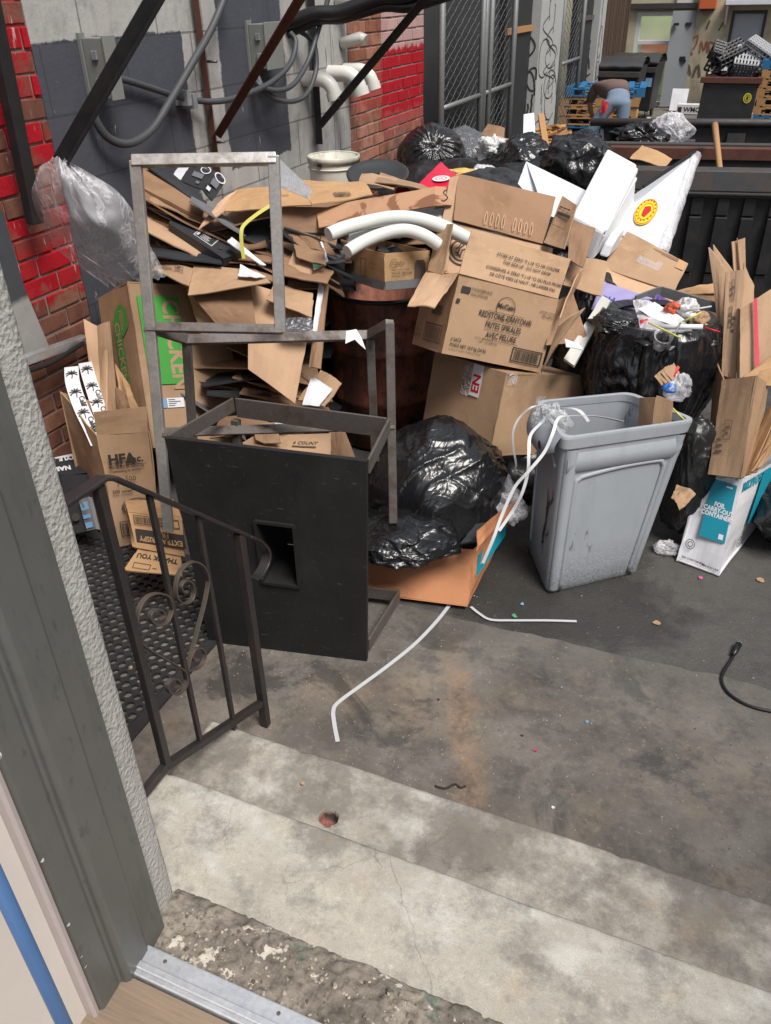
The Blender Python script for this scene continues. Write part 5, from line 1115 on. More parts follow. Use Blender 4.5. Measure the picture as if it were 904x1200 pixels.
# recessed panel outline on the long front: raised moulded frame
def bp_(u, t, out=.0): 
    q_ = lerp4(base, rim4, t); p = q_[0].lerp(q_[1], u); n_ = (q_[1]-q_[0]).cross(Vector((0, 0, 1))).normalized(); return p+n_*out
g = MB(); path = spline([bp_(.14, .02, .001), bp_(.14, .35, .001), bp_(.135, .68, .001), bp_(.16, .735, .001), bp_(.24, .752, .001), bp_(.5, .772, .001), bp_(.80, .775, .001), bp_(.86, .755, .001), bp_(.885, .68, .001), bp_(.89, .35, .001), bp_(.89, .03, .001)], 5)
g.tube(path, .011, 8); obj('moulded_edge', g, M['bin'], bt)
g = MB(); q_ = [bp_(.0, .0, .0)]; vsn = []
us, ts = lin(-.0, .13, 3), lin(.03, .92, 10)
obj_w = [bp_(u_, t_, .012 if 0 < i_ < 3 else .002) for t_ in ts for i_, u_ in enumerate(us)]
for side in (0, 1):
    us = [.03, .045, .11, .128] if side == 0 else [.905, .92, .965, .975]
    vs = [bp_(u_, t_, .012 if 0 < i_ < 3 else -.004) for t_ in ts for i_, u_ in enumerate(us)]; g.add(vs, [(j*4+i, j*4+i+1, j*4+5+i, j*4+4+i) for j in range(10) for i in range(3)], True)
us = [.04]+lin(.1, .92, 8)+[.97]; t2 = [.775, .79, .86, .905]
vs = [bp_(u_, t_+(0 if 0 < i_ < len(us)-1 else 0), .012 if 0 < j_ < 3 else -.004) for j_, t_ in enumerate(t2) for i_, u_ in enumerate(us)]; W = len(us); g.add(vs, [(j*W+i, j*W+i+1, j*W+W+i+1, j*W+W+i) for j in range(3) for i in range(W-1)], True)
obj('raised_panel', g, M['bin'], bt)
# handle lip at the near end
hl = rim4[0].lerp(rim4[3], .02); e_ = (rim4[3]-rim4[0]).normalized(); outw = (rim4[0]-rim4[1]).normalized()
def lip(c0, c1, outw):
    g = MB(); A_, B_ = c0, c1; rows = []
    for k in range(9):
        a_ = k/8; th = a_*math.pi*.62; d_ = .018+.062*math.sin(th); h_ = -.002-.115*a_
        rows.append([A_.lerp(B_, u_)+outw*(d_*(1-abs(2*u_-1)**4*.7))+Vector((0, 0, h_*(1-abs(2*u_-1)**3*.45))) for u_ in lin(.03, .97, 12)])
    n = 13; g.add([p for r_ in rows for p in r_], [(j*n+i, j*n+i+1, j*n+n+i+1, j*n+n+i) for j in range(8) for i in range(n-1)], True); return g
obj('handle_lip', lip(rim4[0], rim4[3], outw), M['bin'], bt); obj('handle_lip', lip(rim4[2], rim4[1], -outw), M['bin'], bt)
g = MB(); c_ = rim4[0].lerp(rim4[3], .22)+outw*.081+Vector((0, 0, -.065)); g.disc(c_, e_, Vector((0, 0, 1)), .019, 20); obj('handle_hole', g, M['ink'], bt)
# the split in its end wall: open black gashes
def ep(u, t, out=.0): q_ = lerp4(base, rim4, t); return q_[0].lerp(q_[3], u)+outw*out
g = MB(); rd = random.Random(4)
for (u0, t0, t1, wd) in ((.30, .18, .62, .030), (.27, .45, .60, .016), (.20, .30, .40, .014), (.16, .50, .66, .016), (.33, .22, .30, .02)):
    L, Rr = [], []
    for k in range(13):
        t_ = t0+(t1-t0)*k/12; w_ = wd*math.sin(math.pi*min(max(k/12, .02), .98))*(.5+rd.random()); c_ = u0+.03*math.sin(k*.6)+rd.uniform(-.008, .008); L.append(ep(c_+w_, t_, .0045)); Rr.append(ep(c_-w_, t_, .0045))
    g.add(L+Rr, [(k, k+1, 13+k+1, 13+k) for k in range(12)])
obj('crack', g, M['ink'], bt)
# mould line on end wall
g = MB(); g.tube(spline([ep(.82, .10, .001), ep(.82, .6, .001), ep(.72, .80, .001), ep(.45, .85, .001), ep(.18, .78, .001)], 6), .007, 8); obj('moulded_edge', g, M['bin'], bt)
# contents
rt = thing('cardboard_scrap', 'folded brown board standing inside the grey bin near its right end', 'cardboard', U(770, 480, 3.7)); g = MB(); pxsheet(g, [(744, 540, 3.66), (760, 540, 3.60), (768, 466, 3.48), (750, 466, 3.56)], .006, .003, 101); pxsheet(g, [(760, 540, 3.60), (784, 540, 3.58), (789, 470, 3.47), (770, 464, 3.48)], .006, .003, 102); obj('board', g, M['card'], rt)
film = bag_mesh(U(646, 492, 3.53), (.075, .06, .07), 8, 6, .35); solo('plastic_wrap', film, M['clear_thin'], 'crumpled clear plastic caught on the left rim of the grey bin', 'plastic wrap')
# straps
def strap(L, label, w=.0135, mat='white_strap', side=None, t=.0016, group='white plastic packing straps'):
    P = [U(px, py, w=a) if a > 0 else U(px, py, z=.008) for px, py, a in L]; S = spline(P, 7); g = MB(); sd = side or tuple(CR); g.ribbon(S, w, t, side=sd); return solo('packing_strap', g, M[mat], label, 'strap', group)
strap([(730, 494, 3.55), (700, 488, 3.46), (672, 487, 3.42), (655, 490, 3.40), (648, 508, 3.38), (638, 530, 3.38), (620, 552, 3.38), (604, 570, 3.40), (590, 600, 3.42), (578, 632, 3.42), (566, 660, 3.45)], 'white strap running from inside the grey bin down over the tray side')
strap([(690, 494, 3.50), (680, 482, 3.50), (665, 478, 3.52), (650, 481, 3.55), (635, 495, 3.50), (622, 510, 3.46), (620, 530, 3.44), (619, 552, 3.44), (612, 578, 3.46), (600, 600, 3.50), (585, 622, 3.50)], 'white strap looping out of the grey bin and down its cracked end')
strap([(640, 474, 3.62), (624, 477, 3.58), (610, 488, 3.6), (602, 504, 3.62), (602, 524, 3.66), (605, 545, 3.7), (602, 555, 3.75)], 'thin white strap arching from the bin toward the plain carton', .009)
strap([(527, 709, -1), (512, 728, -1), (487, 754, -1), (455, 780, -1), (425, 802, -1), (398, 822, -1), (391, 832, -1), (392, 848, -1), (396, 869, -1)], 'white strap lying bent on the concrete in front of the tray', .016, side=(.3, -.2, 0) and tuple((CR*.75+Vector((0, 1, 0))*.4)))
strap([(552, 711, -1), (562, 719, -1), (575, 726, -1), (600, 727, -1), (640, 727, -1), (676, 728, -1)], 'short white strap lying straight on the asphalt below the grey bin', .013, side=(.35, .9, 0))

# ------------------------------------------------------------------ white foil container carton with folded board in it
fb0, fb1 = U(793, 657, z=.008), U(843, 675, z=.008); rb = U(890, 613, z=.008)-fb1; ZT = .42
ft0, ft1 = U(822, 548, z=ZT), U(868, 562, z=ZT); rtv = U(910, 540, z=ZT)-ft1
rt = thing('foil_carton', 'white carton with teal panels, torn at the top and full of folded brown board', 'carton', (fb0+fb1)/2)
g = MB(); g.sheet(fb0, fb1, ft1, ft0, .006, 10, 10, .008, 111); g.sheet(fb1, fb1+rb, ft1+rtv, ft1, .006, 10, 10, .010, 112); g.sheet(fb0+rb, fb0, ft0, ft0+rtv, .006, 8, 8, .01, 113); g.sheet(fb1+rb, fb0+rb, ft0+rtv, ft1+rtv, .006, 8, 8, .01, 114); g.sheet(fb0+rb, fb1+rb, fb1, fb0, .006, 4, 4, .002, 115); obj('body', g, M['white_card'], rt)
x_, y_ = (fb1-fb0+ft1-ft0)/2, (ft0-fb0+ft1-fb1)/2; n_ = x_.cross(y_).normalized()
def sheared(F0, x, y, o, n): return Face((o+n*.009, x.normalized(), y.normalized(), x.length, y.length))
F = sheared(None, x_, y_, fb0, n_)
def qpan(mb, u0, u1, v0, v1, off): 
    P_ = lambda u, v: (fb0*(1-u)+fb1*u)*(1-v)+(ft0*(1-u)+ft1*u)*v+n_*off; mb.add([P_(u0, v0), P_(u1, v0), P_(u1, v1), P_(u0, v1)], [(0, 1, 2, 3)]); return P_
g = MB(); Pq = qpan(g, .36, .97, .33, .93, .010); 
x2 = rb*.5+rtv*.5; n2 = x2.cross(y_).normalized()
Pr = lambda u, v, o=.012: (fb1+rb*u)*(1-v)+(ft1+rtv*u)*v+n2*o
g.add([Pr(.46, .34), Pr(.95, .30), Pr(.98, .97), Pr(.60, .97)], [(0, 1, 2, 3)]); obj('teal_print', g, M['teal_ink'], rt)
g = MB(); xd = (Pq(.97, .6)-Pq(.36, .6)).normalized(); yd = (Pq(.66, .9)-Pq(.66, .4)).normalized(); 
for tx, v in (('FOIL', .68), ('CARRY-OUT', .625), ('CONTAINERS', .57)): g.text(tx, Pq(.67, v-.01)+n_*.0012, xd, yd, .030, 'CENTER', .04, .82)
g.rect(Pq(.80, .36)+n_*.0012, xd, yd, .022, .025); g.rect(Pq(.72, .885)+n_*.0012, xd, yd, .03, .006); obj('printed_text', g, M['white_paper'], rt)
g = MB(); xd2 = (Pr(1, .9)-Pr(0, .9)).normalized(); g.text('MONOGRAM', Pr(.06, .865), xd2, y_.normalized(), .062, 'LEFT', .05, .8); g.rect(Pq(.03, .93), xd, yd, .04, .008); obj('printed_text', g, M['teal_ink'], rt)
g = MB()
for (P0, xx, nn) in ((Pq(.22, .215), xd, n_), (Pr(.30, .22), xd2, n2)):
    g.disc(P0+nn*.001, xx, yd, .022, 24, .019, 1.1); g.disc(P0+nn*.001, xx, yd, .012, 20, .009, 1.1)
    for k in range(8): a_ = k*.785; g.rect(P0+nn*.0014+xx*math.cos(a_)*.0145+yd*math.sin(a_)*.016, xx, yd, .003, .003)
    obj('printed_emblem', g, M['ink'], rt); g = MB()
g.text('500 CONTAINERS', Pq(.1, .055)+n_*.001, xd, yd, .014, 'LEFT', .03); g.text('MADE IN USA', Pq(.58, .045)+n_*.001, xd, yd, .013, 'LEFT', .03); obj('printed_text', g, M['ink'], rt)
g = MB(); pxsheet(g, [(838, 560, dep(ft0)-.05), (866, 563, dep(ft1)-.03), (862, 546, dep(ft1)+.02), (840, 550, dep(ft0)-.01)], .008, .02, 117); obj('torn_flap', g, M['white_card'], rt)
g = MB(); g.sheet(ft1+rtv*.1, ft1+rtv, ft1+rtv+Vector((.06, 0, .13)), ft1+rtv*.12+Vector((.03, 0, .11)), .006, 8, 4, .01, 118); obj('flap', g, M['white_card'], rt)
# folded boards (each a U-shaped stack)
def fold(pts_in, label, mats, seed, group='folded boards standing at the right'):
    g = MB()
    for k, q_ in enumerate(pts_in): pxsheet(g, q_, .006, .006, seed+k, 8, 10)
    return solo('folded_cardboard', g, mats, label, 'cardboard', group)
fold([[(830, 556, 3.72), (868, 560, 3.60), (888, 440, 3.62), (846, 445, 3.78)], [(868, 560, 3.60), (880, 556, 3.68), (902, 452, 3.72), (888, 440, 3.62)], [(828, 552, 3.82), (832, 556, 3.72), (848, 446, 3.78), (838, 420, 3.98)], [(834, 540, 3.9), (842, 550, 3.8), (862, 446, 3.86), (842, 418, 4.0)]], 'thick folded brown board bundle standing in the white foil carton', M['card'], 121)
fold([[(846, 440, 3.92), (862, 444, 3.88), (872, 316, 4.02), (851, 318, 4.08)], [(862, 444, 3.88), (878, 380, 3.98), (884, 335, 4.05), (872, 308, 4.04)], [(845, 436, 4.0), (849, 442, 3.92), (853, 318, 4.08), (830, 290, 4.16)], [(849, 430, 4.0), (856, 440, 3.95), (858, 318, 4.1), (837, 287, 4.18)], [(868, 420, 4.0), (876, 410, 4.02), (873, 279, 4.14), (858, 283, 4.16)], [(872, 420, 3.98), (884, 400, 4.04), (884, 340, 4.12), (865, 278, 4.14)]], 'tall thin folded brown board with pointed corners, standing against the ribbed dumpster', M['card_pale'], 131)
rt = fold([[(867, 444, 3.80), (912, 418, 3.78), (925, 325, 3.92), (868, 362, 3.92)], [(862, 446, 3.84), (867, 446, 3.80), (869, 364, 3.92), (866, 360, 3.97)]], 'brown board with a pink stripe, at the right edge above the foil carton', M['card'], 141)
F = quadface([(867, 444, 3.80), (912, 418, 3.78), (925, 325, 3.92), (868, 362, 3.92)]); g = MB(); q_ = [U(884, 431, 3.782), U(889, 428, 3.780), U(886, 349, 3.905), (U(882, 352, 3.907))]; g.poly([p-CF*.012 for p in q_], .001); obj('pink_stripe', g, M['pink_line'], rt)
fold([[(864, 448, 3.72), (920, 440, 3.70), (925, 400, 3.74), (900, 420, 3.76)], [(862, 450, 3.74), (905, 452, 3.68), (915, 428, 3.7), (880, 438, 3.74)]], 'slanting flat boards at the right edge below the pink striped board', M['card_tan'], 151)
fold([[(868, 558, 3.66), (880, 556, 3.62), (915, 470, 3.62), (900, 480, 3.70)], [(874, 556, 3.64), (886, 552, 3.6), (920, 490, 3.6), (908, 492, 3.66)], [(880, 552, 3.6), (892, 546, 3.58), (925, 505, 3.56), (915, 505, 3.6)]], 'stack of flat board edges leaning in the foil carton at the right edge', M['card_tan'], 161)

# plug cord on the asphalt
g = MB(); S = spline([U(px, py, z=.011) for px, py in ((864, 757), (858, 772), (849, 786), (846, 797), (852, 810), (866, 821), (884, 829), (906, 834), (930, 838))], 7); g.tube(S, .006, 8)
pc = solo('power_cord', g, M['black_cable'], 'black power cord with its plug lying on the asphalt at the right edge', 'cord'); g = MB(); p, q = U(866, 755, z=.016), U(859, 768, z=.014); g.tube([p, p.lerp(q, .5), q], [.014, .013, .008], 10); obj('plug', g, M['black_cable'], pc); g = MB(); d_ = (p-q).normalized(); s_ = d_.cross(Vector((0, 0, 1)))
for k in (-1, 1): g.bar(p+s_*.005*k, p+s_*.005*k+d_*.018, .004, .002)
obj('prong', g, M['galv'], pc)
# litter on the ground
rd = random.Random(12)
def lit(px, py, s, mat, label, cat, z=.006):
    p = U(px, py, z=z); g = MB(); n = 7; g.poly([p+Vector((math.cos(a)*s*rd.uniform(.6, 1.2), math.sin(a)*s*rd.uniform(.5, 1.1), .004*rd.random())) for a in [6.283*k/n for k in range(n)]], .003); return solo('litter_scrap', g, mat, label, cat, 'small scraps on the ground')
lit(603, 722, .016, plain('green_cap', (.10, .30, .18), .4), 'flat round green plastic scrap beside the short white strap', 'scrap')
lit(612, 708, .010, M['blue_sticker'], 'small pale blue scrap on the wet asphalt below the bin corner', 'scrap')
lit(821, 677, .013, plain('pink_scrap', (.55, .10, .25), .4), 'bright pink scrap on the asphalt before the foil carton', 'scrap')
lit(627, 879, .010, plain('red_scrap', (.50, .06, .12), .4), 'red sliver on the concrete slab in front of the steps', 'scrap')
lit(688, 846, .009, M['blue_sticker'], 'tiny blue scrap out on the right of the concrete slab', 'scrap'); lit(770, 730, .018, M['card'], 'pale tan scrap on the asphalt at the right', 'scrap'); lit(892, 680, .02, M['card'], 'tan leaf-like scrap near the right edge, below the foil carton', 'scrap')
lit(612, 862, .006, M['ink'], 'black crumb on the concrete slab left of the red sliver', 'scrap'); lit(514, 820, .007, M['ink'], 'black crumb in the middle of the concrete slab', 'scrap')
g = MB(); g.tube(spline([U(px, py, z=.008) for px, py in ((510, 921), (522, 924), (533, 919), (540, 923), (546, 921))], 4), .004, 6); solo('twig', g, plain('twig_bark', (.03, .022, .018), .8), 'short dark twig on the slab just before the lower step', 'twig')
lit(355, 918, .008, M['card_pale'], 'small tan crumb on the lower step left of the hole', 'scrap', .178); lit(648, 946, .007, M['white_paper'], 'white crumb on the slab by the lower step edge', 'scrap')
rdm = random.Random(33)
_b = bmesh.new(); bmesh.ops.create_icosphere(_b, subdivisions=1, radius=1); _b.verts.index_update(); ICO = [tuple(v.co) for v in _b.verts]; ICOF = [tuple(v.index for v in f.verts) for f in _b.faces]; _b.free()
def grains(name, n, fn, size, mat, label):
    g = MB()
    for k in range(n):
        p = fn(); s = rdm.uniform(*size); sx_, sy_, a_ = s*.55, s*.55*rdm.uniform(.6, 1.5), rdm.random()*6.3; g.add([p+Vector((0, 0, s*.15))+Vector((math.cos(a_)*v[0]*sx_-math.sin(a_)*v[1]*sy_, math.sin(a_)*v[0]*sx_+math.cos(a_)*v[1]*sy_, v[2]*s*.36))*rdm.uniform(.75, 1.2) for v in ICO], ICOF)
    o = solo(name, g, mat, label, 'grit'); o['kind'] = 'stuff'; return o
grains('grit', 1800, lambda: Vector((rdm.uniform(-1.7, 2.2), rdm.uniform(1.63, 2.68), .004)), (.0015, .006), M['grit_pale'], 'pale grit and crumbs scattered on the concrete slab')
grains('gravel', 900, lambda: Vector((rdm.uniform(-1.2, 2.4), rdm.uniform(2.7, 4.6), 0)), (.0015, .006), M['grit_dark'], 'loose gravel on the wet asphalt')
grains('debris', 700, lambda: (lambda x, y: Vector((x, y, sz(x, y))))(rdm.uniform(-1, 1), rdm.uniform(.78, .915)), (.003, .012), M['stones'], 'loose crumbs of broken concrete on the door sill')
grains('chips', 160, lambda: Vector((rdm.uniform(-2.7, -1.75), rdm.uniform(1.25, 2.5), .006)), (.006, .018), plain('mat_debris', (.32, .26, .19), .9, var=.5), 'bits of litter lying in the holes of the rubber mat')
# ------------------------------------------------------------------ rusty drum
dc = U(449, 334, z=.93); dr_ = .315
rt = thing('steel_drum', 'rusty red-brown steel drum behind the welded frame, full of cartons', 'drum', (dc.x, dc.y, 0))
g = MB(); hz = .93
g.lathe([(.02, .012), (dr_-.02, .012), (dr_, .02), (dr_, .29), (dr_+.012, .305), (dr_, .32), (dr_, .60), (dr_+.012, .615), (dr_, .63), (dr_+.002, hz-.02), (dr_-.008, hz-.004), (dr_-.012, .4), (.02, .4)], 56, (dc.x, dc.y, 0)); obj('shell', g, M['drum'], rt)
g = MB(); g.lathe([(dr_+.008+.012*math.cos(a), hz+.012*math.sin(a)) for a in lin(0, 6.283, 10)], 56, (dc.x, dc.y, 0)); obj('rim', g, M['black_iron'], rt)

# ------------------------------------------------------------------ the heap of flattened cardboard
GP = 'flattened cardboard in the heap'
def cs(pts, mat, label, t=.006, warp=.01, seed=None, name='cardboard_sheet', cat='cardboard', grp=GP):
    g = MB(); s = seed if seed is not None else (hash((pts[0][0], pts[0][1])) % 97); pxsheet(g, pts, t, warp, s, 10, 8); return solo(name, g, M[mat], label, cat, grp)
cs([(164, 218, 4.35), (236, 255, 4.25), (241, 238, 4.40), (166, 193, 4.55)], 'card_dark', 'stained brown plank-like board slanting inside the upper left of the steel square', .02, .008)
cs([(172, 194, 4.5), (239, 241, 4.36), (243, 236, 4.40), (190, 194, 4.58)], 'black_card', 'narrow black strip lying along the top of the slanting stained board', .01, .004)
bxr = thing('black_carton', 'open black carton with grey labels, topmost in the steel square', 'carton', U(235, 215, 4.6))
FA, FB = [(212, 212, 4.55), (238, 222, 4.45), (250, 201, 4.60), (224, 192, 4.72)], [(238, 222, 4.45), (249, 236, 4.52), (265, 212, 4.66), (250, 201, 4.60)]
g = MB(); pxsheet(g, FA, .006, .003, 5); pxsheet(g, FB, .006, .003, 6); pxsheet(g, [(250, 201, 4.6), (265, 212, 4.66), (252, 200, 4.9), (236, 190, 4.85)], .006, .003, 7); obj('body', g, M['black_card'], bxr)
g = MB(); F = quadface(FA); F.rect(g, .30, .42, .46, .26); F.rect(g, .60, .14, .14, .12); F = quadface(FB); F.rect(g, .16, .40, .55, .30); obj('printed_label', g, M['label_grey'], bxr)
g = MB(); F = quadface(FA); F.ring(g, .72, .92, .2, .16); F = quadface(FB); F.ring(g, .55, .88, .18, .14); F.rect(g, .1, .1, .3, .16); obj('printed_mark', g, M['white_card'], bxr)
cs([(201, 208, 4.62), (212, 211, 4.58), (225, 191, 4.74), (213, 190, 4.80)], 'white_card', 'pale grey card edge beside the open black carton', .006, .003)
cs([(262, 247, 4.20), (366, 240, 4.10), (362, 217, 4.30), (276, 222, 4.35)], 'card_tan', 'tan folded carton top spread across the steel square, near half', .006, .012)
cs([(366, 240, 4.10), (437, 229, 4.25), (428, 213, 4.40), (350, 212, 4.40)], 'card_tan', 'tan folded carton top right of the steel square, with a speckled edge', .006, .010)
cs([(232, 268, 4.14), (262, 248, 4.18), (277, 222, 4.33), (256, 238, 4.25)], 'card_pale', 'tan flap pointing left from the spread carton top', .006, .006)
cs([(320, 275, 4.20), (392, 292, 4.15), (402, 243, 4.22), (326, 242, 4.16)], 'card_dark', 'dark brown side hanging below the spread carton top', .006, .012)
g = MB(); F = quadface([(366, 240, 4.10), (437, 229, 4.25), (428, 213, 4.40), (350, 212, 4.40)]); 
bl_ = thing('black_file_box', 'long flat black box with a white outlined label, slanting in the heap', 'box', U(240, 275, 4.2))
FA = [(198, 261, 4.22), (262, 303, 4.12), (286, 294, 4.20), (209, 242, 4.34)]
g = MB(); pxsheet(g, FA, .05, .003, 8); obj('body', g, M['black_card'], bl_)
F = quadface(FA); g = MB(); F.frame(g, .36, .20, .30, .55, .003); F.frame(g, .37, .24, .28, .47, .0015)
for k in range(6): F.rect(g, .44, .30+.065*k, .08+.10*random.random(), .022)
F.rect(g, .385, .3, .03, .34); obj('label', g, M['white_card'], bl_); g = MB(); g.disc(F.p(.29, .48), F.x, F.y, .013, 18); g.disc(F.p(.76, .40), F.x, F.y, .013, 18); obj('finger_hole', g, M['ink'], bl_)
strap([(318, 240, 4.02), (300, 252, 4.02), (286, 264, 4.02), (283, 274, 4.02), (284, 290, 4.04), (286, 303, 4.06)], 'bright yellow strap bent down across the cardboard heap', .018, 'yellow_strap', group=None)
cs([(164, 240, 4.4), (208, 238, 4.36), (204, 231, 4.44), (165, 231, 4.5)], 'card_pale', 'pale board edge at the left inside the steel square, under the stained board')
cs([(166, 262, 4.3), (200, 266, 4.28), (192, 252, 4.36), (168, 250, 4.40)], 'card_dark', 'short brown board edge left of the long flat black box')
cs([(170, 290, 4.28), (206, 297, 4.22), (199, 266, 4.34), (170, 262, 4.38)], 'black_card', 'torn black board beneath the left end of the long flat black box', .006, .02)
cs([(172, 296, 4.2), (217, 300, 4.14), (210, 288, 4.24), (176, 286, 4.28)], 'card_dark', 'brown board below the torn black board')
for k, (a, b, c, d, mt, lb) in enumerate([
    ((176, 306), (282, 318), (276, 306), (180, 297), 'card_dark', 'thin board edge first under the long flat black box'),
    ((182, 302), (300, 312), (282, 298), (190, 293), 'card_in', 'grey brown board edge second under the long flat black box'),
    ((226, 296), (330, 334), (332, 322), (240, 290), 'card_dark', 'long board edge slanting right below the black box'),
    ((265, 290), (330, 326), (332, 314), (272, 280), 'card', 'board edge slanting right beside the yellow strap'),
    ((270, 280), (332, 308), (334, 296), (280, 270), 'card_in', 'upper board edge slanting right behind the yellow strap'),
    ((250, 262), (326, 296), (326, 252), (262, 252), 'black_card', 'black board in the hollow behind the yellow strap'),  # black backing painted in for the dark of the hollow
    ((298, 285), (326, 286), (326, 266), (300, 270), 'card_dark', 'small brown board in the hollow right of the yellow strap')]):
    w_ = 4.16+.03*k; cs([(*a, w_), (*b, w_-.02), (*c, w_+.12), (*d, w_+.14)], mt, lb, .006, .012, 40+k)
cs([(266, 282, 4.10), (305, 310, 4.06), (312, 310, 4.08), (272, 278, 4.13)], 'white_card', 'white card edge below the long flat black box', .006, .003)
q3 = [(220, 345, 3.98), (318, 332, 3.94), (300, 316, 4.12), (227, 311, 4.12)]
pr = cs(q3, 'card', 'printed brown board with a torn white label, in the lower middle of the steel square', .006, .008); F = quadface(q3); g = MB(); F.frame(g, .16, .56, .16, .26, .002); F.rect(g, .19, .62, .04, .14); F.frame(g, .45, .30, .13, .42, .003)
for k in range(3): F.rect(g, .465, .37+.12*k, .10, .05)
F.rect(g, .08, .16, .12, .05); F.rect(g, .12, .26, .03, .12); obj('printed_text', g, M['ink'], pr)
g = MB(); pxsheet(g, [(279, 322, 4.0), (300, 326, 3.96), (312, 324, 3.98), (282, 310, 4.08)], .003, .006, 3); obj('torn_label', g, M['white_card'], pr)
cs([(181, 316, 4.08), (222, 334, 4.0), (227, 314, 4.10), (184, 305, 4.18)], 'card', 'brown board left of the printed board, under the hanging plastic')
cs([(216, 336, 4.06), (262, 390, 4.02), (300, 380, 4.0), (294, 335, 4.08)], 'card_dark', 'dark folded brown board under the printed board', .006, .014)
cs([(205, 332, 4.15), (205, 392, 4.1), (262, 390, 4.05), (224, 340, 4.12)][::-1] if False else [(236, 392, 4.12), (262, 392, 4.06), (232, 346, 4.12), (218, 338, 4.2)], 'card', 'brown board beside the chicken carton, behind the steel frame', .006, .01)
q4 = [(291, 432, 3.98), (346, 473, 3.92), (368, 352, 4.08), (291, 332, 4.14)]
cs(q4, 'card_pale', 'large rounded brown board sticking down through the welded frame', .006, .012)
cs([(312, 352, 4.0), (366, 372, 3.96), (367, 344, 4.06), (322, 332, 4.10)], 'card', 'brown board above the large rounded board, right of the steel square')
cs([(331, 388, 3.92), (367, 390, 3.9), (366, 374, 3.94), (331, 372, 3.96)], 'bag_grey', 'dark grey felt-like pad behind the corner of the welded frame', .015, .01, cat='pad', name='felt_pad')
cs([(362, 430, 4.0), (376, 432, 3.98), (385, 332, 4.10), (376, 330, 4.12)], 'card_dark', 'dark brown board on edge against the rusty drum')
cs([(366, 392, 3.98), (371, 394, 3.97), (380, 336, 4.08), (374, 330, 4.10)], 'white_card', 'white board edge beside the rusty drum', .005, .003)
cs([(350, 470, 4.02), (380, 476, 3.98), (401, 450, 4.06), (376, 432, 4.14)], 'card', 'small open brown carton corner at the foot of the drum')
cs([(354, 474, 3.98), (374, 476, 3.96), (390, 456, 4.02), (366, 440, 4.08)], 'white_card', 'white card inside the small carton corner by the drum', .004, .004)
cs([(330, 322, 4.02), (384, 334, 4.0), (392, 318, 4.12), (332, 300, 4.14)], 'card_dark', 'brown board edge beneath the green and black card')
cs([(336, 318, 4.08), (374, 330, 4.05), (382, 306, 4.14), (346, 288, 4.18)], 'card', 'crumpled brown flap left of the drum rim')
cs([(348, 300, 4.06), (382, 312, 4.04), (380, 290, 4.12), (342, 272, 4.2)], 'card_dark', 'small dark brown board under the green card')
gq = [(368, 315, 4.04), (385, 306, 4.08), (374, 272, 4.2), (358, 276, 4.2)]
gk = cs(gq, 'white_card', 'green and white printed card standing left of the foam tubes', .005, .004); F = quadface(gq); g = MB(); F.rect(g, .0, .0, .55, .8); obj('green_print', g, plain('deep_green', (.02, .10, .06), .5), gk); g = MB(); g.text('Clover', F.p(.62, .92), -F.y, F.x, .05, 'LEFT', .02); obj('printed_text', g, M['ink'], gk)
cs([(346, 268, 4.2), (362, 292, 4.12), (396, 300, 4.1), (366, 262, 4.22)][::1], 'card_dark', 'brown board leaning under the wet strip of cardboard')
# printed boards behind the tray
q5 = [(262, 532, 3.86), (388, 545, 3.72), (388, 508, 3.84), (300, 510, 3.92)]
pb = cs(q5, 'card', 'brown printed board behind the rim of the black stand', .006, .006); F = quadface(q5); g = MB(); F.txt(g, '6 COUNT', .80, .52, .16, bold=.02); F.rect(g, .68, .40, .26, .05); obj('printed_text', g, M['ink_soft'], pb)
cs([(388, 545, 3.8), (420, 545, 3.78), (405, 505, 3.9), (386, 500, 3.94)], 'card_dark', 'brown board with dark print between the stand and the drum')
cs([(245, 512, 3.95), (312, 500, 3.92), (316, 488, 3.98), (262, 490, 4.0)], 'card_dark', 'dark folded board just above the tray rim')
cs([(315, 506, 3.86), (338, 503, 3.84), (350, 494, 3.92), (325, 492, 3.95)], 'white_card', 'small white card lying behind the rim of the black stand', .004, .003)
cs([(300, 515, 3.84), (330, 520, 3.8), (322, 494, 3.9), (296, 498, 3.94)], 'card', 'small brown carton end behind the rim of the black stand')
# bulk of the heap: flats lying one on another up to the wall
rd = random.Random(77); z = .02; k = 0
while z < 1.16:
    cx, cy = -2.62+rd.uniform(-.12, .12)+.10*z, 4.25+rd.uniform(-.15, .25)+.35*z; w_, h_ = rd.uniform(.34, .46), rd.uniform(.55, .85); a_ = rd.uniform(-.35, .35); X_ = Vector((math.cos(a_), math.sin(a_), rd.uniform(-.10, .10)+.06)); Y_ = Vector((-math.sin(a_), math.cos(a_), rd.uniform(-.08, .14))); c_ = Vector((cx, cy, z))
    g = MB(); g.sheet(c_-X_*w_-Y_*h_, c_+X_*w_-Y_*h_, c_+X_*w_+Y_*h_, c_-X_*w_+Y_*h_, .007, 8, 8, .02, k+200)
    solo('cardboard_sheet', g, M[rd.choice(['card_dark', 'card_in', 'black_card', 'black_card'])], 'flattened board buried in the middle of the heap behind the welded frame', 'cardboard', 'buried boards'); z += rd.uniform(.05, .085); k += 1  # black picked often to put the heap's deep shade into board colours
z = .02
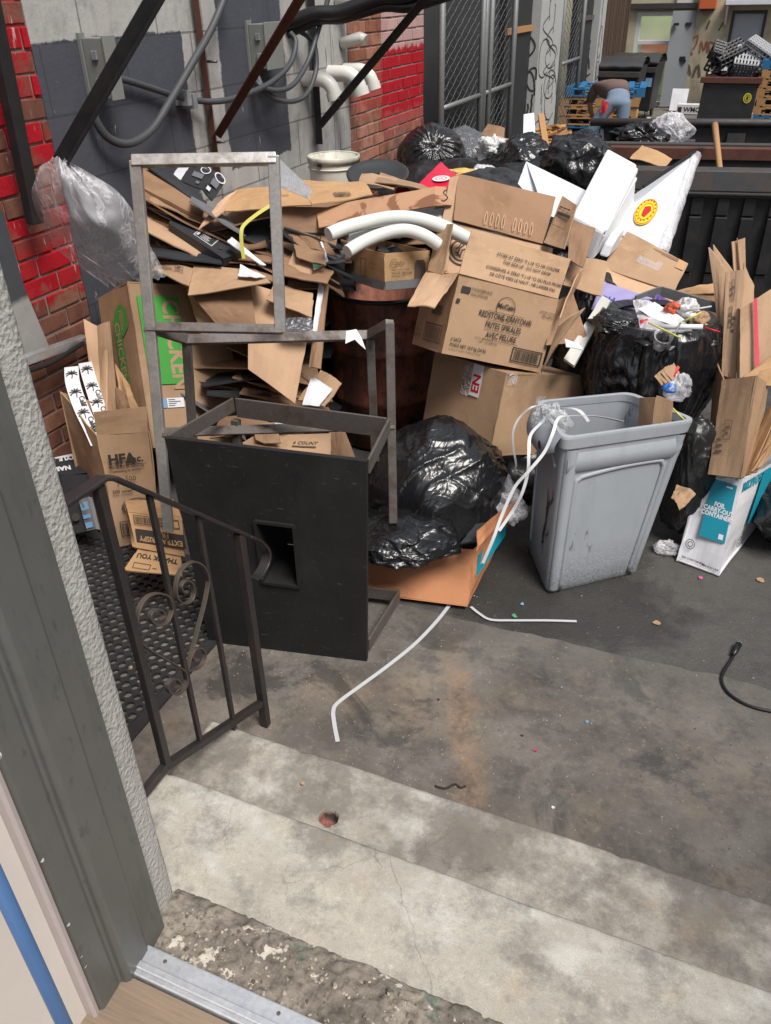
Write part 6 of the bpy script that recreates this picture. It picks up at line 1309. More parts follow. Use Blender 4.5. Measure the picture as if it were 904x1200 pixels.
while z < .98:
    cx, cy = -2.45+rd.uniform(-.1, .1), 5.9+rd.uniform(-.15, .25); w_, h_ = rd.uniform(.4, .6), rd.uniform(.5, .75); a_ = rd.uniform(-.35, .35); X_ = Vector((math.cos(a_), math.sin(a_), rd.uniform(-.06, .06))); Y_ = Vector((-math.sin(a_), math.cos(a_), rd.uniform(-.05, .06))); c_ = Vector((cx, cy, z))
    g = MB(); g.sheet(c_-X_*w_-Y_*h_, c_+X_*w_-Y_*h_, c_+X_*w_+Y_*h_, c_-X_*w_+Y_*h_, .007, 6, 6, .02, k+200)
    solo('cardboard_sheet', g, M[rd.choice(['card', 'card_dark', 'card_in', 'black_card'])], 'flattened board in the stack under the white bucket', 'cardboard', 'boards under the bucket'); z += rd.uniform(.05, .09); k += 1
def mark(name, pts, seed):
    o = bpy.data.objects[name] if isinstance(name, str) else name; F = quadface(pts); rg = random.Random(seed); g = MB()
    for k in range(rg.randint(2, 4)):
        u, v = rg.uniform(.08, .6), rg.uniform(.15, .7)
        if rg.random() < .5: F.frame(g, u, v, .22, .2, .003); F.rect(g, u+.04, v+.05, .10, .03); F.rect(g, u+.04, v+.11, .13, .03)
        else:
            for q_ in range(3): F.rect(g, u, v+.06*q_, rg.uniform(.12, .3), .025)
    obj('printed_text', g, M['ink_soft'], o)
rd = random.Random(91)
for reg, n, w0, w1, lab, gp in (((166, 325, 240, 332), 22, 4.1, 4.34, 'thin board edge crammed into the heap inside the steel square', 'crammed board edges in the steel square'), ((330, 402, 244, 335), 12, 4.12, 4.3, 'thin board edge crammed between the steel square and the foam tubes', 'crammed board edges by the foam tubes'), ((196, 390, 400, 505), 10, 4.1, 4.36, 'thin board edge in the gaps behind the welded frame', 'crammed board edges behind the frame')):
    for k in range(n):
        cx, cy, L, hh, a_ = rd.uniform(reg[0], reg[1]), rd.uniform(reg[2], reg[3]), rd.uniform(30, 62), rd.uniform(4, 15), R(rd.uniform(-15, 38)); w_ = rd.uniform(w0, w1); ca, sa = math.cos(a_)*L, math.sin(a_)*L; cx = min(max(cx, reg[0]+ca), reg[1]-ca) if reg[1]-reg[0] > 2*ca else (reg[0]+reg[1])/2
        cs([(cx-ca, cy-sa+hh, w_), (cx+ca, cy+sa+hh, w_-.03), (cx+ca*.9, cy+sa-hh*.4, w_+.16), (cx-ca*.9, cy-sa-hh*.4, w_+.18)], rd.choice(['card_dark', 'card_in', 'black_card', 'card', 'card_dark', 'black_card', 'card_pale', 'label_grey']), lab, .007, .012, 300+k, grp=gp)  # black ones among them put the dark of the gaps into colour
# wet strip with the letter S, red box, lids
q6 = [(374, 266, 4.12), (508, 241, 4.05), (510, 218, 4.16), (371, 246, 4.22)]
g = MB(); pxsheet(g, q6, .006, .006, 21, 12, 4); pxsheet(g, [(508, 241, 4.05), (530, 240, 4.12), (536, 220, 4.24), (510, 218, 4.16)], .006, .004, 22); ws = solo('wet_strip', g, M['card_wet'], 'long damp brown cardboard strip marked S, above the white foam tubes', 'cardboard', GP)
F = quadface([(508, 241, 4.05), (530, 240, 4.12), (536, 220, 4.24), (510, 218, 4.16)]); g = MB(); c_ = [F.p(.58, .78), F.p(.42, .80), F.p(.36, .66), F.p(.52, .52), F.p(.60, .38), F.p(.44, .22), F.p(.32, .28)]; g.ribbon(spline(c_, 4), .006, .001, side=tuple(F.x+F.y*.2)); obj('pen_mark', g, M['ink'], ws)
cs([(440, 214, 4.7), (505, 226, 4.5), (498, 214, 4.7), (446, 200, 4.95)], 'card', 'brown box edge behind the wet strip, left of the crimson box')
cs([(420, 214, 4.75), (462, 222, 4.6), (466, 208, 4.8), (424, 204, 4.9)], 'card_pale', 'open carton end right of the white bucket', .006, .008)
rb_ = thing('crimson_box', 'bright crimson flat box with a round white emblem, below the tied black bag', 'box', U(515, 210, 4.9)); q7 = [(486, 221, 4.72), (534, 221, 4.66), (538, 207, 4.82), (517, 190, 5.02)]
g = MB(); pxsheet(g, q7, .02, .003, 23); pxsheet(g, [(463, 226, 4.7), (484, 226, 4.68), (478, 220, 4.74), (466, 219, 4.76)], .01, .002, 24); obj('body', g, M['pink_card'], rb_); c_ = U(517, 210, 4.79)-CF*.012; q_ = [U(*p[:2], w=p[2]) for p in q7]; xd = (q_[1]-q_[0]).normalized(); nn = xd.cross(q_[2]-q_[1]).normalized(); yd = nn.cross(xd)
g = MB(); g.disc(c_, xd, yd, .052, 32); em = obj('emblem', g, M['white_paper'], rb_); g = MB(); g.disc(c_+nn*.001, xd, yd, .034, 32, .028); g.text('TP', c_+nn*.0012-yd*.01-xd*.001, xd, yd, .026, 'CENTER', .03); g.rect(U(494, 219, 4.69)-CF*.02, xd, yd, .035, .006); obj('printed_emblem', g, M['red_ink'], em)
lid = MB(); lid.lathe([(.02, .0), (.17, .0), (.20, .012), (.205, .03), (.19, .035), (.17, .018), (.02, .018)], 40, U(443, 208, 5.3), Euler((.25, .1, 0)).to_matrix()); solo('round_tray', lid, M['lid'], 'black round plastic tray lying behind the tan cartons, right of the white bucket', 'tray')
# white bucket
bc = U(391, 182, w=5.95); rt = thing('bucket', 'dirty white plastic bucket standing on the cardboard below the pipe elbows', 'bucket', bc-Vector((0, 0, .34)))
b0_ = bc-Vector((0, 0, .34)); g = MB(); g.lathe([(.001, .0), (.165, 0), (.17, .01), (.183, .255), (.186, .335), (.180, .335), (.160, .02), (.001, .02)], 48, b0_); obj('shell', g, M['bucket'], rt)
g = MB(); g.lathe([(.186, .300), (.193, .298), (.195, .337), (.190, .344), (.180, .338)], 48, b0_); g.lathe([(.185, .262), (.191, .260), (.191, .268), (.186, .270)], 48, b0_); obj('rim', g, M['bucket'], rt)
g = MB(); c_ = b0_+Vector((-.02, -.19, .30)); g.obox(c_, (.03, .02, .02)); obj('handle_lug', g, M['black_iron'], rt)
# foam tubes in the drum
g = MB(); S = spline([U(px, py, w=a) for px, py, a in ((385, 275, 3.92), (405, 267, 3.96), (432, 260, 4.0), (462, 255, 4.0), (490, 257, 4.0), (520, 266, 4.0), (548, 280, 4.05))], 8); g.tube(S, .034, 20); solo('foam_tube', g, M['pefoam'], 'upper white foam tube curving out of the drum', 'foam tube', 'white foam tubes')
g = MB(); S = spline([U(px, py, w=a) for px, py, a in ((407, 295, 3.84), (425, 284, 3.88), (450, 274, 3.9), (475, 270, 3.9), (497, 276, 3.9), (514, 287, 3.94))], 8); g.tube(S, .031, 20); solo('foam_tube', g, M['pefoam'], 'lower white foam tube curving above the jar carton', 'foam tube', 'white foam tubes')
g = MB(); pxsheet(g, [(407, 284, 4.02), (470, 268, 4.0), (480, 262, 4.06), (410, 272, 4.08)], .02, .004, 25); pxsheet(g, [(440, 254, 4.14), (524, 264, 4.1), (530, 242, 4.2), (476, 250, 4.2)], .02, .003, 26); solo('foam_sheet', g, M['pefoam'], 'flat white foam sheet between and behind the two foam tubes', 'foam sheet')

# ------------------------------------------------------------------ clear plastic hung at the left
def film(name, rows, label, mat, sub=8, amp=.02, seed=0):
    """rows of (px,py,w): a limp sheet with folds running along the rows"""
    G = [spline([U(px, py, w=a) for px, py, a in r_], sub) for r_ in rows]; n = len(G[0]); cols = [spline([r_[i] for r_ in G], sub) for i in range(n)]; m = len(cols[0]); vs = []
    for j in range(m):
        for i in range(n):
            p = cols[i][j]; u, v = i/n, j/m; k = noise.noise((u*2.2+seed, v*16, seed))*amp*1.6+noise.noise((u*5+v*6, v*34, seed+2.))*amp*.6+noise.noise((u*9, v*9, seed))*amp*.6; vs.append(p-CF*k+CU*k*.35)
    g = MB(); g.add(vs, [(j*n+i, j*n+i+1, (j+1)*n+i+1, (j+1)*n+i) for j in range(m-1) for i in range(n-1)], True)
    o = solo(name, g, mat, label, 'plastic sheet'); return o
film('plastic_sheet', [
    [(66, 182, 3.36), (50, 200, 3.45), (38, 225, 3.55), (44, 250, 3.62), (62, 285, 3.72), (95, 312, 3.80), (125, 335, 3.88)],
    [(70, 186, 3.33), (64, 206, 3.36), (58, 232, 3.44), (66, 262, 3.52), (88, 292, 3.62), (118, 312, 3.72), (140, 332, 3.82)],
    [(72, 187, 3.33), (78, 208, 3.30), (84, 236, 3.36), (96, 262, 3.42), (112, 285, 3.55), (135, 305, 3.66), (158, 330, 3.80)],
    [(76, 188, 3.34), (95, 212, 3.34), (112, 240, 3.38), (128, 262, 3.44), (142, 282, 3.56), (156, 302, 3.68), (172, 328, 3.82)],
    [(80, 190, 3.36), (108, 208, 3.40), (135, 222, 3.46), (152, 240, 3.52), (162, 262, 3.62), (176, 288, 3.74), (196, 324, 3.86)]],
    'limp clear plastic sheet hanging from the slanting steel bar at upper left', M['clear'], 8, .022, 4)

# ------------------------------------------------------------------ right half of the heap
GR = 'cardboard at the right of the heap'
cs([(666, 304, 4.08), (684, 314, 4.02), (698, 266, 4.18), (668, 258, 4.24)], 'card_dark', 'dark brown carton side just right of the tipped fries carton', grp=GR)
cs([(660, 334, 4.12), (705, 346, 4.08), (713, 306, 4.22), (672, 300, 4.24)], 'card', 'brown carton end below the white foam block', grp=GR)
cs([(640, 405, 4.02), (690, 400, 4.0), (672, 345, 4.1), (650, 352, 4.1)], 'card_dark', 'dark brown open carton behind the loose flap of the fries carton', grp=GR)
q8 = [(706, 312, 4.36), (790, 342, 4.26), (807, 309, 4.38), (735, 272, 4.52)]
tb = cs(q8, 'card', 'brown carton lid with clear tape and dark top edge, behind the open black bag', grp=GR, warp=.006); F = quadface(q8); g = MB(); F.rect(g, .36, .46, .34, .26); obj('tape', g, M['clear_thin'], tb); g = MB(); F.rect(g, .86, .75, .12, .24); obj('tape', g, M['card_tan'], tb); g = MB(); F.rect(g, 0, .92, .86, .08); obj('dark_edge', g, M['card_dark'], tb)
cs([(694, 362, 4.22), (788, 366, 4.2), (790, 342, 4.27), (706, 312, 4.37)], 'card_pale', 'lower front of the taped brown carton behind the open black bag', grp=GR)
lq = [(693, 362, 4.16), (764, 372, 4.10), (765, 349, 4.16), (706, 330, 4.24)]
lc = cs(lq, 'lilac', 'lilac printed card behind the open black bag', grp=None); F = quadface(lq); g = MB(); g.text('OH', F.p(.10, .42), F.x, F.y, .05, 'LEFT', .04); obj('printed_text', g, plain('blue_print', (.03, .05, .25), .5), lc)
cs([(764, 366, 4.12), (782, 370, 4.1), (785, 352, 4.16), (768, 346, 4.18)], 'purple', 'small purple card corner behind the open black bag', grp=None)
cs([(661, 420, 3.98), (673, 428, 3.95), (716, 352, 4.06), (706, 346, 4.10)], 'pvc', 'slim pale board leaning at the left of the open black bag', .02, .002, grp=None)
cs([(664, 406, 3.84), (684, 410, 3.79), (678, 401, 3.88), (662, 397, 3.93)], 'white_paper', 'white paper sheet with print on the plain carton, right of the fries carton', .003, .004, grp=None)
cs([(789, 342, 4.45), (842, 345, 4.4), (842, 330, 4.5), (800, 338, 4.5)], 'card_tan', 'long tan carton edge in front of the ribbed dumpster', grp=GR)
cs([(786, 372, 4.36), (846, 380, 4.3), (842, 340, 4.44), (790, 344, 4.48)], 'card_dark', 'shadowed brown carton inside under the long tan edge', grp=GR)  # inside face in the dark brown board colour
g = MB(); g.bar(U(774, 341, 4.2), U(845, 362, 4.12), .012, .05); g.bar(U(774, 341, 4.2), U(745, 352, 4.16), .012, .05); solo('metal_bar', g, M['galv_dull'], 'thin dull metal bar across the back of the open black bag', 'metal bar')
# styrofoam
def hex_px(P): return [U(*p[:2], w=p[2]) for p in P]
A_, B_, C_, D_ = hex_px([(712, 173, 4.85), (747, 192, 4.75), (708, 272, 4.22), (671, 252, 4.28)]); dn1, dn2 = U(742, 256, 4.86)-B_, U(693, 307, 4.32)-C_
rt = thing('foam_block', 'long white polystyrene block with moulded hollows, leaning above the fries carton', 'foam block', (A_+C_)/2-Vector((0, 0, .2)))
g = MB(); g.hexa([D_+dn2, C_+dn2, B_+dn1, A_+dn1, D_, C_, B_, A_]); obj('block', g, M['styro'], rt, bevel=.014)
E_ = B_+dn1*.55; ex = (C_-B_); N2 = (B_+dn1-B_).cross(ex).normalized(); N2 = N2 if N2.dot(CF) < 0 else -N2
g = MB()
for (u0, u1, v0, v1, o_) in ((.04, .96, .03, .12, .012), (.04, .96, .20, .26, .012)):
    P_ = lambda u, v, o: B_+ex*u+(dn1*(1-u)+dn2*u)*v+N2*o
    g.hexa([P_(u0, v1, -.01), P_(u1, v1, -.01), P_(u1, v1, o_), P_(u0, v1, o_), P_(u0, v0, -.01), P_(u1, v0, -.01), P_(u1, v0, o_), P_(u0, v0, o_)])
obj('moulded_ridge', g, M['styro'], rt, bevel=.004)
g = MB(); pts = [P_(u, v, .02) for u, v in ((.60, .55), (.80, .42), (.93, .50), (.96, .85), (.70, .95))]; g.poly(pts[::-1], .05); obj('moulded_lug', g, M['styro'], rt, bevel=.01)
cs([(640, 252, 4.62), (676, 262, 4.52), (692, 226, 4.72), (617, 189, 4.92)], 'styro', 'flat white foam board behind the fries carton, left of the foam block', .03, .002, name='foam_board', cat='foam board', grp=None)
cs([(607, 215, 4.86), (645, 258, 4.66), (660, 236, 4.74), (617, 189, 4.925)], 'styro', 'lower corner of white foam sheet behind the fries carton', .03, .002, name='foam_board', cat='foam board', grp=None)
wb = [(700, 275, 4.62), (776, 294, 4.46), (816, 179, 4.98), (722, 242, 5.0)]
rt = thing('white_board', 'big white board with a round yellow sticker, wrapped in clear film on its edge', 'board', U(760, 250, 4.7)); q_ = [U(*p[:2], w=p[2]) for p in wb]; g = MB(); g.poly(q_, .045); obj('panel', g, M['white_board'], rt, bevel=.004)
nn = (q_[1]-q_[0]).cross(q_[2]-q_[1]).normalized(); xd = (q_[2]-q_[1]).normalized(); yd = nn.cross(xd)
# sticker on the panel plane
def onplane(px, py): d = CF+((px-452)/FPX)*CR-((py-600)/FPX)*CU; t_ = ((q_[1]-CPOS).dot(nn))/d.dot(nn); return CPOS+d*t_+nn*.012
c_ = onplane(757, 250); ax = (onplane(769, 238)-onplane(745, 263)); bx_ = onplane(752, 244)-onplane(762, 256)
def ell(mb, s0, s1, o, n=36): P_ = lambda s_, k: c_+nn*o+(ax*.5*math.cos(6.2832*k/n)+bx_*.72*math.sin(6.2832*k/n))*s_; mb.add([P_(s1, k) for k in range(n)]+([P_(s0, k) for k in range(n)] if s0 else []), [tuple(range(n))] if not s0 else [(k, (k+1) % n, n+(k+1) % n, n+k) for k in range(n)])
g = MB(); ell(g, 0, 1, 0); s_ = obj('sticker', g, M['yellow_ink'], rt); g = MB(); ell(g, .90, .95, .001); ell(g, .60, .64, .001); n = 5; g.add([c_+nn*.001+ax*.5*a_+bx_*.72*b_ for a_, b_ in ((-.38, -.28), (.30, -.34), (.48, .02), (.18, .42), (-.12, .30), (-.42, .1))], [(0, 1, 2, 3, 4, 5)])
for k in range(16): a_ = 6.283*k/16; p = c_+nn*.001+(ax*.5*math.cos(a_)+bx_*.72*math.sin(a_))*.78; g.rect(p, ax, bx_, .012, .012)
obj('printed_mark', g, M['red_ink'], s_)
g = MB(); e0, e1 = q_[1]-nn*.02, q_[2]-nn*.02; pts = [e0.lerp(e1, k/14)+Vector((noise.noise((k*.9, 1, 0)), noise.noise((k*.9, 3, 0)), 0))*.012+yd*0 for k in range(15)]; g.tube(pts, [.034+.010*noise.noise((k*1.3, 2, 2)) for k in range(15)], 10); obj('film_wrap', g, M['clear'], rt)
g = MB(); g.bar(q_[3].lerp(q_[2], .35)-nn*.01, q_[2]-nn*.01, .02, .05, nn); obj('dark_edge', g, M['black_iron'], rt)
# open black bag overflowing with rubbish
tc = U(768, 385, z=.93); rt = thing('open_garbage_bag', 'open black garbage bag overflowing with rubbish between the grey bin and the folded boards', 'garbage bag', (tc.x, tc.y, 0))
rng = []; N = 160; rows = [(.99, .24, 0), (1.0, .31, .2), (.97, .335, .6), (.90, .35, 1), (.82, .36, 1), (.72, .355, 1), (.62, .33, 1), (.50, .30, .9), (.36, .27, .7), (.2, .25, .6), (.05, .24, .4), (.004, .20, .2)]
zz = lin(0, 11, 88); g = MB(); vs = []
for q_z in zz:
    i = min(int(q_z), 10); f_ = q_z-i; a = [rows[i][k]*(1-f_)+rows[i+1][k]*f_ for k in range(3)]
    for k in range(N):
        th = 6.2832*k/N; sw = th*2+.8*noise.noise((math.cos(th)*2, math.sin(th)*2, a[0]*3)); pl = 1-abs(noise.noise((math.cos(sw)*5, math.sin(sw)*5, a[0]*1.6))*1.8); p2 = 1-abs(noise.noise((math.cos(th)*9, math.sin(th)*9, a[0]*4.5))*1.7); p3 = noise.noise((math.cos(th)*2, math.sin(th)*2, a[0]*4))
        r_ = a[1]*.86+a[2]*(.034*(pl-.5)+.012*(p2-.5)+.045*p3); vs.append(Vector((tc.x+r_*math.cos(th), tc.y+r_*math.sin(th)*.92, max(.004, a[0]+.03*a[2]*noise.noise((math.cos(th)*1.5, math.sin(th)*1.5, 7)))))) 
g.add(vs, [(j*N+k, j*N+(k+1) % N, (j+1)*N+(k+1) % N, (j+1)*N+k) for j in range(len(zz)-1) for k in range(N)], True); obj('bag', g, M['bag'], rt)
g = bag_mesh(tc+Vector((0, 0, .0)), (.27, .25, .06), 31, 5, .3, -.9); obj('rubbish_fill', g, M['bag_dull'], rt)
g = bag_mesh(U(722, 378, 3.93), (.10, .11, .055), 33, 6, .22, -.9, .3, knot=(CU-CF*.6), pleats=13); obj('bag_neck', g, M['bag'], rt)
def junk(name, mb, mat, label, cat): return solo(name, mb, mat, label, cat, None)
g = MB(); pxsheet(g, [(752, 392, 3.80), (812, 388, 3.72), (786, 360, 3.92), (742, 352, 4.02)], .004, .03, 31, 14, 10); junk('plastic_film', g, M['clear'], 'sheet of wet clear film lying on top of the open black bag', 'plastic film')
g = MB(); pxsheet(g, [(748, 362, 3.9), (800, 386, 3.76), (802, 378, 3.8), (768, 352, 3.98)], .003, .012, 32); junk('paper_sheet', g, M['white_paper'], 'white paper under the wet film on the open black bag', 'paper')
g = MB(); g.tube([U(772, 383, 3.74), U(824, 383, 3.68)], .012, 12); junk('foam_tray_edge', g, M['white_card'], 'pale rolled tray edge lying across the rubbish', 'tray')
g = MB(); M3 = CF.cross(Vector((.2, .1, 1))).to_track_quat('Z', 'Y').to_matrix(); c_ = U(778, 394, 3.72); dd = (-CF+CU*.5).normalized().to_track_quat('Z', 'Y').to_matrix(); g.lathe([(.034, -.07), (.042, .0), (.0445, .002), (.042, .004), (.038, 0), (.031, -.068)], 28, c_, dd); junk('plastic_cup', g, M['clear'], 'clear plastic cup lying in the rubbish of the open black bag', 'cup')
for i, (px, py, s_, mt, lab, nm) in enumerate([
    (790, 362, .034, 'orange_rag', 'crumpled orange rag on the rubbish', 'rag'), (806, 362, .05, 'bag_white', 'crumpled pale wipe behind the wet film', 'wipe'), (815, 372, .05, 'card', 'crumpled brown paper at the right of the rubbish', 'crumpled paper'), (818, 384, .035, 'card_pale', 'small crumpled tan paper below the brown one', 'crumpled paper'), (756, 378, .02, 'red_rag', 'small red and orange wrapper at the left of the rubbish', 'wrapper'), (830, 387, .03, 'red_rag', 'red wrapper at the right end of the rubbish', 'wrapper'), (800, 372, .035, 'bag_grey', 'grey crumpled wrapper in the middle of the rubbish', 'wrapper')]):
    if mt == 'orange_rag' and 'orange_rag' not in M: M['orange_rag'] = plain('orange_cloth', srgb(190, 88, 58), .7)
    g = bag_mesh(U(px, py, 3.86), (s_*1.2, s_, s_*.8), 50+i, 4, .4, -.8, i); solo('crumpled_scrap', g, M[mt], lab, nm)
for i, (a, b, mt, lab) in enumerate([((776, 386), (798, 396), 'yellow_strap', 'yellow straw end under the pale tray edge'), ((800, 377), (822, 366), 'yellow_strap', 'yellow straw poking out by the brown paper'), ((806, 364), (834, 359), 'white_strap', 'white straw at the right of the rubbish'), ((826, 384), (844, 389), 'red_ink', 'red straw pointing to the right from the rubbish'), ((782, 408), (798, 378), 'galv_dull', 'thin metal skewer across the mouth of the open bag'), ((784, 474), (806, 496), 'yellow_strap', 'yellow straw hanging by the rim of the grey bin'), ((760, 378), (790, 392), 'yellow_strap', 'yellow straw at the left of the clear cup')]):
    g = MB(); g.tube([U(*a, w=3.70 if i != 5 else 3.5), U(*b, w=3.68 if i != 5 else 3.48)], .0042, 8); solo('straw', g, M[mt], lab, 'straw')
# torn hole in the bag with cups and a blue pack showing
g = MB()
for k in range(5): a_, b_ = U(766+4.5*k, 432+1.0*k, 3.66-.004*k), U(780+4*k, 446+.5*k, 3.66-.004*k); pxsheet(g, [(767+4*k, 441-2*k, 3.62), (776+4*k, 452-2*k, 3.62), (788+3*k, 441-1.4*k, 3.64), (781+3*k, 429-1.2*k, 3.64)], .003, .002, k) if k < 4 else None
solo('carton_inserts', g, M['card'], 'folded brown cup carrier showing through the torn side of the open bag', 'cup carrier')
g = bag_mesh(U(795, 455, 3.64), (.055, .04, .06), 61, 5, .35, -.9); solo('plastic_pack', g, M['clear'], 'clear pack with blue print spilling from the torn bag', 'pack'); g = bag_mesh(U(785, 455, 3.63), (.03, .02, .022), 62, 4, .3, -.9); solo('blue_wrapper', g, plain('bright_blue', (.03, .18, .62), .4), 'bright blue wrapper beside the clear pack', 'wrapper')
g = MB(); pxsheet(g, [(788, 440, 3.63), (791, 441, 3.62), (797, 430, 3.64), (794, 428, 3.64)], .003, .001, 4); solo('red_tag', g, M['red_ink'], 'red tag at the tear in the open black bag', 'tag')
# stuff low down between bin, bag and foil carton
g = bag_mesh(U(808, 560, 3.93), (.13, .14, .32), 71, 6, .12, -.85, .3); solo('garbage_bag', g, M['bag_dull'], 'dark slumped garbage bag between the grey bin and the white foil carton', 'garbage bag', 'black garbage bags')
g = MB(); pxsheet(g, [(786, 585, 3.72), (797, 596, 3.68), (816, 578, 3.70), (794, 566, 3.78)], .006, .02, 72); solo('cardboard_scrap', g, M['card'], 'small torn cardboard piece low beside the foil carton', 'cardboard')
g = bag_mesh(U(781, 642, z=.035), (.05, .04, .03), 73, 5, .4, -.8); solo('plastic_wrap', g, M['clear'], 'crushed clear plastic on the asphalt beside the foil carton', 'plastic wrap')
g = bag_mesh(U(827, 524, 3.76), (.02, .02, .03), 74, 4, .3, -.9); solo('orange_cap', g, M['orange_rag'], 'bright orange cap in the gap left of the folded boards', 'cap')
g = bag_mesh(U(690, 430, z=.55), (.2, .22, .50), 76, 6, .12, -.95); solo('garbage_bag', g, M['bag_dull'], 'black bag standing behind the grey bin, right of the plain carton', 'garbage bag', 'black garbage bags')
g = bag_mesh(U(560, 430, z=.3)+Vector((-.1, .75, 0)), (.5, .4, .32), 77, 5, .2, -.9); solo('garbage_bag', g, M['bag_dull'], 'big black bag hidden behind the large plain carton', 'garbage bag', 'black garbage bags')
cs([(880, 640, 4.4), (930, 650, 4.3), (925, 590, 4.4), (895, 588, 4.5)], 'white_card', 'white board lying at the right edge behind the foil carton', .01, .01, grp=None)
g = bag_mesh(U(905, 600, z=.18)+Vector((.1, .1, 0)), (.2, .25, .18), 78, 5, .25, -.9); solo('garbage_bag', g, M['bag'], 'black bag at the right edge behind the foil carton', 'garbage bag', 'black garbage bags')

def bylab(t): return [o for o in bpy.data.objects if t in str(o.get('label', ''))][0]
mark(bylab('tan folded carton top spread'), [(262, 247, 4.20), (366, 240, 4.10), (362, 217, 4.30), (276, 222, 4.35)], 3)
mark(bylab('speckled edge'), [(366, 240, 4.10), (437, 229, 4.25), (428, 213, 4.40), (350, 212, 4.40)], 9)
mark(bylab('brown board left of the printed board'), [(181, 316, 4.08), (222, 334, 4.0), (227, 314, 4.10), (184, 305, 4.18)], 5)
mark(bylab('shadowed brown carton inside'), [(786, 372, 4.36), (846, 380, 4.3), (842, 340, 4.44), (790, 344, 4.48)], 6)
mark(bylab('thick folded brown board bundle'), [(830, 556, 3.72), (868, 560, 3.60), (888, 440, 3.62), (846, 445, 3.78)], 8)
mark(bylab('tall thin folded brown board'), [(846, 440, 3.92), (862, 444, 3.88), (872, 316, 4.02), (851, 318, 4.08)], 12)
mark(bylab('lower front of the taped brown carton'), [(694, 362, 4.22), (788, 366, 4.2), (790, 342, 4.27), (706, 312, 4.37)], 14)
# ------------------------------------------------------------------ bags in the middle distance
ka = U(505, 187, w=7.1)
g = bag_mesh(ka, (.30, .30, .27), 81, 6, .10, -.85, 0, knot=(-CF+CU*.1), pleats=22); solo('garbage_bag', g, M['bag'], 'tied black garbage bag with a pleated knot facing us, against the brick wall', 'garbage bag', 'black garbage bags')
g = bag_mesh(U(541, 184, w=7.5), (.30, .32, .24), 82, 6, .12, -.85); solo('garbage_bag', g, M['bag_grey'], 'greyish garbage bag just right of the tied one with the knot', 'garbage bag', 'black garbage bags')  # grey colour holds the light falling on a black bag
for k, (px, py, w_, r_) in enumerate(((500, 235, 6.9, (.42, .4, .30)), (560, 235, 6.8, (.5, .4, .34)), (640, 240, 6.4, (.5, .45, .34)), (590, 260, 5.9, (.5, .5, .34)))):
    g = bag_mesh(U(px, py, w=w_), r_, 83+k, 5, .16, -.9)
    p = min(v.z for v in g.v)
    for v in g.v: v.z = max(.0, v.z-0) if p < 0 else v.z
    solo('garbage_bag', g, M['bag_dull'], ('half buried black bag under the tied bag', 'half buried black bag under the greyish bag', 'half buried black bag behind the white foam sheet', 'half buried black bag behind the crimson box')[k], 'garbage bag', 'black garbage bags')
for k, (px, py, w_, r_) in enumerate(((500, 300, 6.9, (.5, .5, .5)), (600, 300, 6.6, (.7, .5, .5)))):
    c_ = U(px, py, w=w_); c_.z = .32; g = bag_mesh(c_, (r_[0], r_[1], .34), 90+k, 5, .15, -.9); solo('garbage_bag', g, M['bag_dull'], 'black bag at the bottom of the heap, out of sight behind the cartons', 'garbage bag', 'black garbage bags')
g = bag_mesh(U(612, 190, w=6.5), (.27, .25, .19), 92, 6, .18, -.85); solo('garbage_bag', g, M['bag'], 'crumpled black bag right of the white fluffy stuffing', 'garbage bag', 'black garbage bags')
g = bag_mesh(U(676, 193, w=6.1), (.25, .28, .22), 93, 6, .16, -.85, .5, knot=(CU-CF*.3), pleats=12); solo('garbage_bag', g, M['bag'], 'black bag with radiating folds left of the tall foam block', 'garbage bag', 'black garbage bags')
g = bag_mesh(U(752, 166, w=7.4), (.24, .22, .16), 94, 6, .3, -.85); solo('garbage_bag', g, M['bag'], 'black bag on the container, left of the clear sack', 'garbage bag', 'black garbage bags')
g = bag_mesh(U(783, 154, w=7.5), (.19, .18, .16), 95, 6, .2, -.85, 0, knot=(0, 0, 1), pleats=10); solo('clear_sack', g, M['bag_white'] if False else M['clear'], 'translucent sack standing on the container edge by the wooden handle', 'sack')
g = bag_mesh(U(577, 180, w=6.6), (.12, .12, .13), 96, 6, .45, -.9); solo('stuffing', g, M['bag_white'], 'white fluffy stuffing between two black bags', 'stuffing')
g = bag_mesh(U(568, 203, w=6.3), (.10, .12, .05), 97, 5, .4, -.9); solo('stuffing', g, M['bag_white'], 'lower tuft of white stuffing behind the fries carton flap', 'stuffing')
g = bag_mesh(U(543, 203, w=6.2), (.12, .10, .035), 98, 5, .2, -.9); solo('foam_pad', g, plain('yellow_foam', srgb(205, 170, 100), .7), 'yellowish foam pad right of the crimson box', 'foam pad')
cs([(560, 163, 8.3), (590, 170, 8.2), (592, 150, 8.4), (572, 145, 8.5)], 'card_dark', 'open brown box in front of the chain-link fence', grp=None); cs([(578, 176, 8.0), (612, 178, 7.9), (606, 164, 8.1), (585, 160, 8.15)], 'card', 'brown board in front of the open box by the fence', grp=None)
cs([(738, 187, 6.2), (778, 196, 6.1), (788, 187, 6.2), (753, 169, 6.4)], 'card_tan', 'brown box lid behind the big white board', grp=None)
g = MB(); q_ = [U(*p, w=9.0) for p in ((613, 176), (629, 178), (626, 132), (614, 134))]; g.poly(q_, .06); solo('leaning_board', g, M['white_card'], 'narrow pale board leaning at the foot of the nearer white column', 'board')
g = MB(); p, q = U(641, 178, w=9.4), U(634, 134, w=9.6); g.bar(p, q, .07, .03); solo('plank', g, M['wood'], 'grey plank leaning beside the narrow pale board', 'plank')
rt = thing('black_crate', 'black plastic crates lying among the bags before the pallets', 'crate', U(635, 180, w=7.6))
